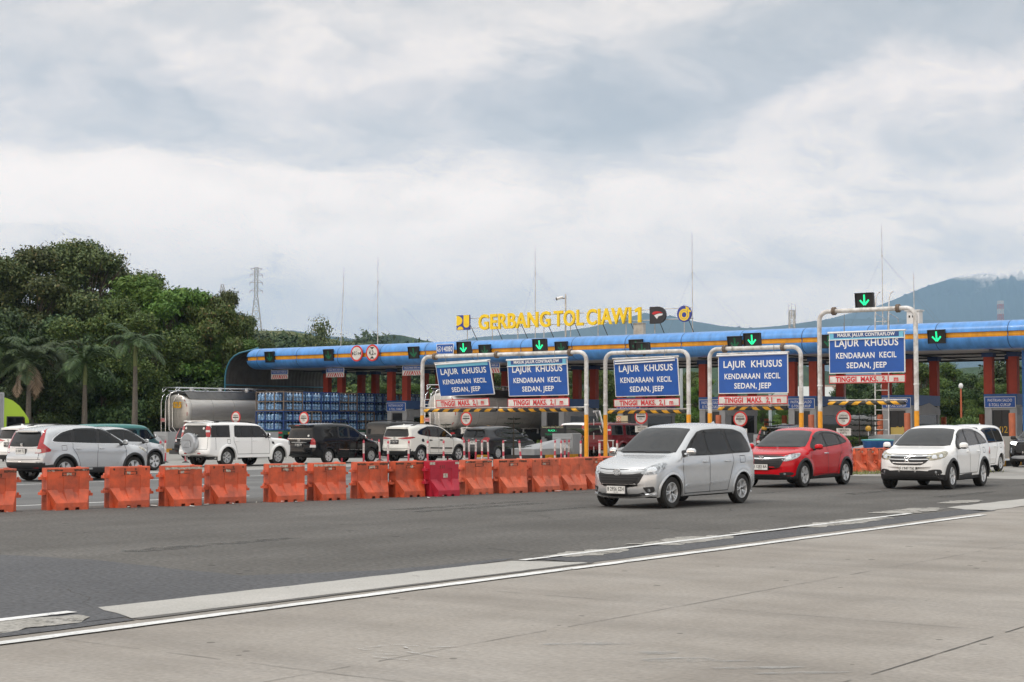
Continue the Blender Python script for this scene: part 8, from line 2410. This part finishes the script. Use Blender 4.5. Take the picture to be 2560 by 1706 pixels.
# banana leaves left of the columns
for px, d, lab in ((805, 118, "banana plant beside the corrugated wall"), (905, 120, "banana plant behind the bottle truck"), (850, 122, "banana plant between the leftmost columns")):
    x, y, zt = depth_at(px, 955, d)
    t = thing("banana_plant", lab, "banana plant", (x, y, 0), 0, "banana plants behind the canopy")
    m = MB(); m.tube([(0, 0, 0), (0, 0, 2.6)], [.16, .10], M_SHAFT, 10); m.build("stem", t)
    m = MB(); rr = random.Random(px)
    for k in range(9):
        az = k * .7 + rr.random(); el = rr.uniform(.5, 1.3); p = Vector((0, 0, 2.5)); dv = Vector((math.cos(az) * math.cos(el), math.sin(az) * math.cos(el), math.sin(el))); pts = [p.copy()]
        for q in range(8): dv = (dv + Vector((0, 0, -.13))).normalized(); p = p + dv * .36; pts.append(p.copy())
        vs = []
        for q, c in enumerate(pts):
            tg = (pts[min(q + 1, 8)] - pts[max(q - 1, 0)]).normalized(); sd = tg.cross(Vector((0, 0, 1))).normalized(); w = .33 * math.sin(math.pi * min(1, q / 8 * .93 + .06)) + .02
            vs += [tuple(c - sd * w + Vector((0, 0, -.06))), tuple(c + Vector((0, 0, .03))), tuple(c + sd * w + Vector((0, 0, -.06)))]
        m.add(vs, [(3 * q, 3 * q + 1, 3 * q + 4, 3 * q + 3) for q in range(8)] + [(3 * q + 1, 3 * q + 2, 3 * q + 5, 3 * q + 4) for q in range(8)], LEAF["bright"], True)
    m.build("leaves", t)
# small araucarias and cycads on the islands
def araucaria(px, ptop, d, label, seed):
    rr = random.Random(seed); x, y, zt = depth_at(px, ptop, d)
    t = thing("araucaria", label, "conifer", (x, y, .2), 0, "small layered conifers on the islands"); H = zt - .2
    m = MB(); m.tube([(0, 0, 0), (0, 0, H)], [.045, .012], M_BARK, 6); m.build("trunk", t)
    m = MB()
    for lv in range(7):
        z = H * (.25 + .70 * lv / 6); L = .95 * (1 - .72 * lv / 6) * rr.uniform(.85, 1.1)
        for k in range(7):
            az = k * .9 + lv + rr.uniform(-.2, .2); e = Vector((math.cos(az) * L, math.sin(az) * L, z + .10 * L)); s = Vector((0, 0, z)); m.tube([s, s.lerp(e, .5) + Vector((0, 0, -.06)), e], [.014, .010, .004], LEAF["pine"], 4)
            for q in range(16):
                c = s.lerp(e, .2 + .8 * q / 16) + Vector((0, 0, -.03))
                for sg in (1, -1):
                    sd = Vector((-math.sin(az), math.cos(az), 0)) * sg; tip = c + sd * .13 * rr.uniform(.6, 1.2) + (e - s).normalized() * .08 + Vector((0, 0, rr.uniform(-.04, .05)))
                    w = (e - s).normalized() * .022; m.quad([c - w, c + w, tip], LEAF["pine"])
    m.build("crown", t)
araucaria(1284, 1042, 71, "layered conifer on the island behind the grey people carrier", 1)
araucaria(852, 1045, 84, "layered conifer before the bottle truck behind the black people carrier", 2)
araucaria(1115, 1058, 80, "layered conifer left of the wide gantry's left leg", 6)
araucaria(2148, 1030, 69, "layered conifer left of the ladder by the gate sign", 3)
araucaria(2178, 1034, 73, "layered conifer just behind the ladder", 4)
araucaria(1925, 1050, 70, "layered conifer between the silver people carrier and the red car", 5)
def cycad(px, d, label, seed):
    rr = random.Random(seed); x, y, zt = depth_at(px, 1052, d)
    t = thing("cycad", label, "plant", (x, y, .2), 0, "cycads on the islands")
    m = MB(); m.tube([(0, 0, 0), (0, 0, .9)], [.14, .12], M_BARK, 8); m.build("trunk", t)
    m = MB()
    for k in range(16):
        az = k * .39 + rr.uniform(-.1, .1); p = Vector((0, 0, .9)); dv = Vector((math.cos(az) * .6, math.sin(az) * .6, .8)).normalized(); pts = [p.copy()]
        for q in range(7): dv = (dv + Vector((0, 0, -.16))).normalized(); p = p + dv * .14; pts.append(p.copy())
        m.tube(pts, .010, LEAF["pine"], 4)
        for q in range(1, 27):
            f = q / 4; i = min(6, int(f)); c = pts[i].lerp(pts[i + 1], f - i); tg = (pts[i + 1] - pts[i]).normalized(); sd = tg.cross(Vector((0, 0, 1))).normalized()
            for s in (1, -1):
                tip = c + sd * s * .17 + tg * .06 + Vector((0, 0, .03)); w = tg * .012; m.quad([c - w, c + w, tip], LEAF["palm"])
    m.build("crown", t)
cycad(1700, 76, "cycad behind the silver people carrier's roof", 1); cycad(1462, 73, "cycad by the wide gantry's right leg", 2)
# lamp posts and poles behind the booths
for px, top, d, col, lab in ((2402, 962, 118, M_BRICKRED, "slim orange lamp post with a white lamp right of booth 04"), (2207, 963, 122, M_BRICKRED, "slim orange lamp post behind the ladder")):
    x, y, zt = depth_at(px, top, d); t = thing("lamp_post", lab, "lamp post", (x, y, 0), 0, "orange lamp posts beyond the booths")
    m = MB(); m.tube([(0, 0, 0), (0, 0, zt - .25)], [.09, .06], mat("post_orange", (.50, .12, .05), .6), 8); m.build("pole", t)
    m = MB(); m.lathe([(.05, zt - .3), (.16, zt - .22), (.16, zt - .05), (.10, zt + .08), (0, zt + .12)], M_EWHT, 12); m.build("lamp", t)
for px, top, d, lab in ((1703, 920, 125, "pale steel pole behind the second gantry"), (1925, 985, 120, "pale steel pole behind the third gantry's sign")):
    x, y, zt = depth_at(px, top, d); m = MB(); m.tube([(x, y, 0), (x, y, zt)], .12, mat("pale_pole", (.45, .50, .52), .5), 8); m.build("pole", label=lab, cat="pole")

# ------------------------------------------------------------------ hills, mountains, far things
def hill_mat(name, a, b, c, scale):
    return ground_mat(name, [(.35, a), (.5, b), (.66, c)], scale, fine=.25, finew=.25, bump=0.0)
M_HILLG = hill_mat("grassy_hill", (.060, .095, .030), (.115, .135, .055), (.16, .165, .08), .035)
M_FOREST = hill_mat("forest_hill", (.022, .045, .022), (.035, .065, .028), (.05, .085, .035), .03)
M_MOUNT = hill_mat("mountain_forest", (.020, .042, .026), (.028, .052, .030), (.035, .06, .035), .004)
def ridge(name, pts, d, m, rough, foot=0.6, seed=1, n=220, back=.35, sub=26):
    """hill whose skyline is seen along pts (px, py) at a distance of d metres"""
    rr = np.random.default_rng(seed)
    px = np.linspace(pts[0][0], pts[-1][0], n); py = np.interp(px, [p[0] for p in pts], [p[1] for p in pts])
    w = np.zeros(n)
    for k in range(1, 7):
        f = 3 * 2 ** k; w += np.interp(np.linspace(0, f, n), np.arange(f + 1), rr.normal(size=f + 1)) / 1.75 ** k
    py = py + w * rough
    vs = []
    prof = [(-foot, 0.0)] + [(-foot * (1 - t) ** 1.15, t ** .85) for t in np.linspace(.05, .97, sub)] + [(0, 1.0), (back * .5, .7), (back, 0.0)]
    m_ = len(prof)
    base = np.interp(px, [pts[0][0], pts[-1][0]], [0, 0])
    for i in range(n):
        x, y, z = depth_at(px[i], py[i], d)
        l = math.hypot(x, y); ux, uy = x / l, y / l
        for j, (o, h) in enumerate(prof):
            jit = (rr.normal() * .018 if 0 < j < m_ - 3 else 0)
            vs.append((x + ux * o * d * .5, y + uy * o * d * .5, -1.0 + (z + 1.0) * max(0, h + jit)))
    fs = [(i * m_ + j, (i + 1) * m_ + j, (i + 1) * m_ + j + 1, i * m_ + j + 1) for i in range(n - 1) for j in range(m_ - 1)]
    fs = [f[::-1] for f in fs]
    mb = MB(); mb.add(vs, fs, m, True)
    return mb.build(name, kind="structure")
ridge("hill", [(420, 850), (560, 830), (620, 829), (680, 829), (740, 833), (800, 842), (860, 852), (940, 862), (1040, 880)], 600, M_HILLG, 2.2, .5, 2)
ridge("hill", [(500, 850), (600, 842), (700, 846), (760, 856), (830, 860), (880, 852), (930, 843), (985, 838), (1030, 845), (1080, 855), (1160, 872), (1260, 885)], 1500, M_FOREST, 2.5, .5, 3)
ridge("far_hill", [(560, 850), (660, 830), (700, 825), (735, 826), (780, 834), (830, 842), (900, 850), (960, 862)], 6500, M_MOUNT, 1.2, .5, 4)
ridge("mountain_ridge", [(1120, 858), (1190, 845), (1260, 838), (1340, 834), (1400, 829), (1470, 820), (1530, 806), (1570, 795), (1612, 783), (1640, 789), (1680, 792), (1740, 805), (1800, 815), (1870, 820), (1950, 814), (2030, 803), (2100, 797), (2300, 800), (2700, 810)], 9500, M_MOUNT, 1.6, .5, 5)
# no cloud is built: the summit fades raggedly to transparent, imitating cloud over it
M_SUMMIT = M_MOUNT.copy(); M_SUMMIT.name = "mountain_fading_top"
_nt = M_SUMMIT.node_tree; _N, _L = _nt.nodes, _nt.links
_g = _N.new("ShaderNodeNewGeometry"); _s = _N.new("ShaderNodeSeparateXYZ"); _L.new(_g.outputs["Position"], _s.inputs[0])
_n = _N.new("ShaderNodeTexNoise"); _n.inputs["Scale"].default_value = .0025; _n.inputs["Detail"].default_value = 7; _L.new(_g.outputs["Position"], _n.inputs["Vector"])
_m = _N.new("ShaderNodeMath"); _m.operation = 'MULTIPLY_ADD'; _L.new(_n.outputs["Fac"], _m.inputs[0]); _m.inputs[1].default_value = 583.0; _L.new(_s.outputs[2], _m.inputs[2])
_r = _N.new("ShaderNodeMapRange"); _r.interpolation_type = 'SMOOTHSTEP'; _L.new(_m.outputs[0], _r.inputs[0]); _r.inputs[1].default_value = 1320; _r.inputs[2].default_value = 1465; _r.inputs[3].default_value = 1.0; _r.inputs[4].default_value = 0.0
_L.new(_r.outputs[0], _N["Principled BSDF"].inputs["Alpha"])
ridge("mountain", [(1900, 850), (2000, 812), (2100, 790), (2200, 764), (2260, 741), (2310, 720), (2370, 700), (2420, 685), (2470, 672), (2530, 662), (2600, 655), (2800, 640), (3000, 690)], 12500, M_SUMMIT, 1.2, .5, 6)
ridge("wooded_hill", [(1250, 930), (1500, 905), (1750, 890), (1950, 905), (2060, 930), (2150, 950), (2300, 935), (2450, 920), (2600, 900), (2800, 890)], 900, M_FOREST, 3.5, .5, 7)
for k, (px, pt) in enumerate([(829, 846), (838, 843), (848, 850), (858, 845), (866, 841), (875, 848), (884, 846), (893, 844), (905, 849), (824, 852)]):
    x, y, zt = depth_at(px, pt, 620); b = 20.0
    t = thing("conifer", "small dark conifer on the far ridge, " + ["left of the leaning mast", "tallest left of the leaning mast", "touching the leaning mast's left side", "right of the leaning mast", "second right of the leaning mast", "in the middle of the gap between two masts", "right of the gap's middle", "left of the tall guyed mast", "below the tall guyed mast's wire", "by the lone tree's foot"][k], "conifer", (x, y, 0), 0, "conifers on the far ridge")
    m = MB(); m.tube([(0, 0, 0), (0, 0, zt - 1)], [.4, .1], M_BARK, 5); m.build("trunk", t)
    m = MB(); rr = random.Random(k)
    for lv in range(12):
        z = zt - (zt - b) * (lv + .3) / 12; R = .25 + (zt - b) * .20 * (lv + 1) / 12
        for q in range(14):
            a = rr.uniform(0, 6.28); e = Vector((math.cos(a) * R, math.sin(a) * R, z - R * .5)); s = Vector((0, 0, z)); w = Vector((-math.sin(a), math.cos(a), 0)) * R * .3
            m.quad([s, e - w, e + w], LEAF["pine"])
    m.build("crown", t)
x, y, zt = depth_at(801, 790, 300)
_lt = tree_px("lone", 801, 791, 300, "lone airy tree standing on the far hill left of the masts", rz=1.0, base=0, zs=1.7)
for k, (px, pt, d, lab) in enumerate([(722, 838, 330, "round dark tree on the grassy hill right of the pylon"), (655, 834, 340, "small tree at the grassy hill's left end"), (765, 848, 330, "dark tree on the grassy hill below the lone tree"), (850, 862, 300, "olive tree on the slope below the leaning mast"), (880, 866, 300, "olive tree on the slope right of the leaning mast"), (1040, 860, 320, "small dark tree on the ridge left of the kilometre plate"), (930, 838, 640, "small tree on the far ridge near the tall guyed mast")]):
    tree_px("far", px, pt, d, lab, group="trees on the far hills", base=0.0)
# pylon, telecom towers
M_LATT = mat("lattice_steel", (.38, .39, .40), .6, metal=.3)
M_LATR = mat("lattice_red", (.50, .10, .10), .6)
def lattice(name, px, pt, d, w0, w1, lab, cat, arms=(), m=M_LATT, thick=.12, m2=None, panels=9, extra=None, base=0):
    x, y, zt = depth_at(px, pt, d); zt -= base
    t = thing(name, lab, cat, (x, y, base), YAW + .25)
    mb = MB()
    def W(z): 
        q = z / zt
        return w0 + (w1 - w0) * min(1, q / .62) if arms else w0 + (w1 - w0) * q
    zs = [zt * (1 - (1 - k / panels) ** 1.25) for k in range(panels + 1)]
    for a, b in zip(zs[:-1], zs[1:]):
        mm = m2 if (m2 and zs.index(a) % 2) else m
        A, B = W(a) / 2, W(b) / 2
        ca = [(-A, -A), (A, -A), (A, A), (-A, A)]; cb = [(-B, -B), (B, -B), (B, B), (-B, B)]
        for k in range(4):
            j = (k + 1) % 4
            mb.tube([(*ca[k], a), (*cb[k], b)], thick, mm, 4); mb.tube([(*ca[k], a), (*cb[j], b)], thick * .6, mm, 4); mb.tube([(*ca[j], a), (*cb[k], b)], thick * .6, mm, 4); mb.tube([(*cb[k], b), (*cb[j], b)], thick * .6, mm, 4)
    mb.build("lattice_mast", t)
    for q, l in arms:
        z = zt * q; am = MB()
        for s in (1, -1):
            h = W(z) / 2
            am.tube([(s * h, -h, z), (s * l, 0, z)], thick * .8, m, 4); am.tube([(s * h, h, z), (s * l, 0, z)], thick * .8, m, 4); am.tube([(s * h, 0, z + (1.8 if q < .95 else -2.2)), (s * l, 0, z)], thick * .8, m, 4)
            if q < .95: am.tube([(s * l, 0, z), (s * l, 0, z - 1.6)], thick * 1.2, m, 5)
        am.build("cross_arm", t)
    if extra: extra(t, zt)
    return t
lattice("power_pylon", 641, 669, 1000, 9.0, 2.0, "lattice power pylon with three pairs of arms behind the left wood", "pylon", ((.985, 3.7), (.90, 3.9), (.80, 3.9), (.69, 4.0)), thick=.16, panels=11, base=52)
lattice("radio_tower", 556, 712, 900, 5, 1.6, "thin radio tower faint above the left wood", "tower", thick=.16, panels=10)
def ants(t, zt):
    m = MB()
    for k in range(9):
        a = k * .7; r = .95 if k % 2 else .7; z = zt - 1.2 - (k % 3) * 2.2
        m.box(r * math.cos(a) - .13, r * math.cos(a) + .13, r * math.sin(a) - .13, r * math.sin(a) + .13, z - 1.1, z + 1.1, M_PIPE)
    for k in range(3): m.tube([(math.cos(k * 2.1) * 1.0, math.sin(k * 2.1), zt - 2), (math.cos(k * 2.1), math.sin(k * 2.1), zt + 1.8)], .08, M_PIPE, 4)
    m.build("aerials", t)
lattice("telecom_tower", 1980, 776, 420, 2.0, 1.3, "grey telecom tower bristling with aerials left of the tallest gantry", "tower", thick=.055, panels=12, extra=ants)
lattice("telecom_tower", 2501, 753, 850, 2.4, 2.2, "red and white telecom tower at the right before the mountain", "tower", m=M_LATR, m2=M_EWHT, thick=.07, panels=18)
# houses on the slope seen through the booths
def house(px, py, d, w, h, lab, wall, roof):
    x, y, z = depth_at(px, py, d)
    t = thing("house", lab, "house", (x, y, z - h), YAW + .5)
    m = MB(); m.box(-w / 2, w / 2, -w * .35, w * .35, -6, h * .7, wall); m.build("wall", t)
    m = MB(); m.add([(-w * .56, -w * .42, h * .68), (w * .56, -w * .42, h * .68), (w * .56, w * .42, h * .68), (-w * .56, w * .42, h * .68), (-w * .56, 0, h * 1.15), (w * .56, 0, h * 1.15)], [(0, 1, 5, 4), (2, 3, 4, 5), (0, 4, 3), (1, 2, 5), (3, 2, 1, 0)], roof); m.build("roof", t)
    m = MB()
    for k in (-.25, .2): m.box(w * k - .5, w * k + .5, -w * .355, -w * .35, h * .15, h * .5, M_GLASS)
    m.build("window", t)
house(2020, 975, 330, 11, 4.5, "pale green house on the slope between the tallest gantry's left posts", mat("house_green", (.30, .42, .34), .7), mat("house_roof_pale", (.50, .52, .50), .6))
house(2068, 968, 380, 9, 3.2, "small white house on the slope right of the pale green one", M_EWHT, mat("house_roof_brown", (.25, .16, .12), .7))
# arched shelter behind booth 06
x, y, zt = depth_at(2150, 1036, 96)
t = thing("arched_shelter", "low white arched shelter roof behind the gate sign and conifers", "shelter", (x, y, 0), .0)
m = MB(); R = 1.9
vs = [(xx, R * math.cos(a), .95 + 1.25 * math.sin(a)) for xx in np.linspace(-3.4, 3.0, 20) for a in [math.pi * k / 12 for k in range(13)]]
m.add(vs, [(i * 13 + k, (i + 1) * 13 + k, (i + 1) * 13 + k + 1, i * 13 + k + 1) for i in range(19) for k in range(12)], mat("shelter_sheet", (.48, .49, .50), .5), True)
for xx in np.linspace(-3.4, 3.0, 20): m.tube([(xx, (R + .01) * math.cos(a), .95 + 1.26 * math.sin(a)) for a in [math.pi * k / 12 for k in range(13)]], .03, M_PIPE, 4)
m.build("roof", t)
m = MB()
for xx in (-3.3, 2.9):
    for s in (1, -1): m.box(xx - .05, xx + .05, s * R - .05, s * R + .05, 0, .95, M_STEELDK)
m.build("post", t)

# ------------------------------------------------------------------ haze: the air between here and the mountains
USE_HAZE = True
if USE_HAZE:
    hm = bpy.data.materials.new("haze"); hm.use_nodes = True
    nt = hm.node_tree; N = nt.nodes; N.clear()
    o = N.new("ShaderNodeOutputMaterial"); v = N.new("ShaderNodeVolumePrincipled")
    v.inputs["Color"].default_value = (.45, .70, 1.0, 1); v.inputs["Density"].default_value = 1.0e-4; v.inputs["Anisotropy"].default_value = 0.0
    nt.links.new(v.outputs[0], o.inputs["Volume"])
    hb = MB(); hb.box(-14500, 14500, -650, 14500, -30, 1500, hm)
    hb.build("haze", label="thin bluish haze thickening towards the mountains", cat="haze", kind="stuff")
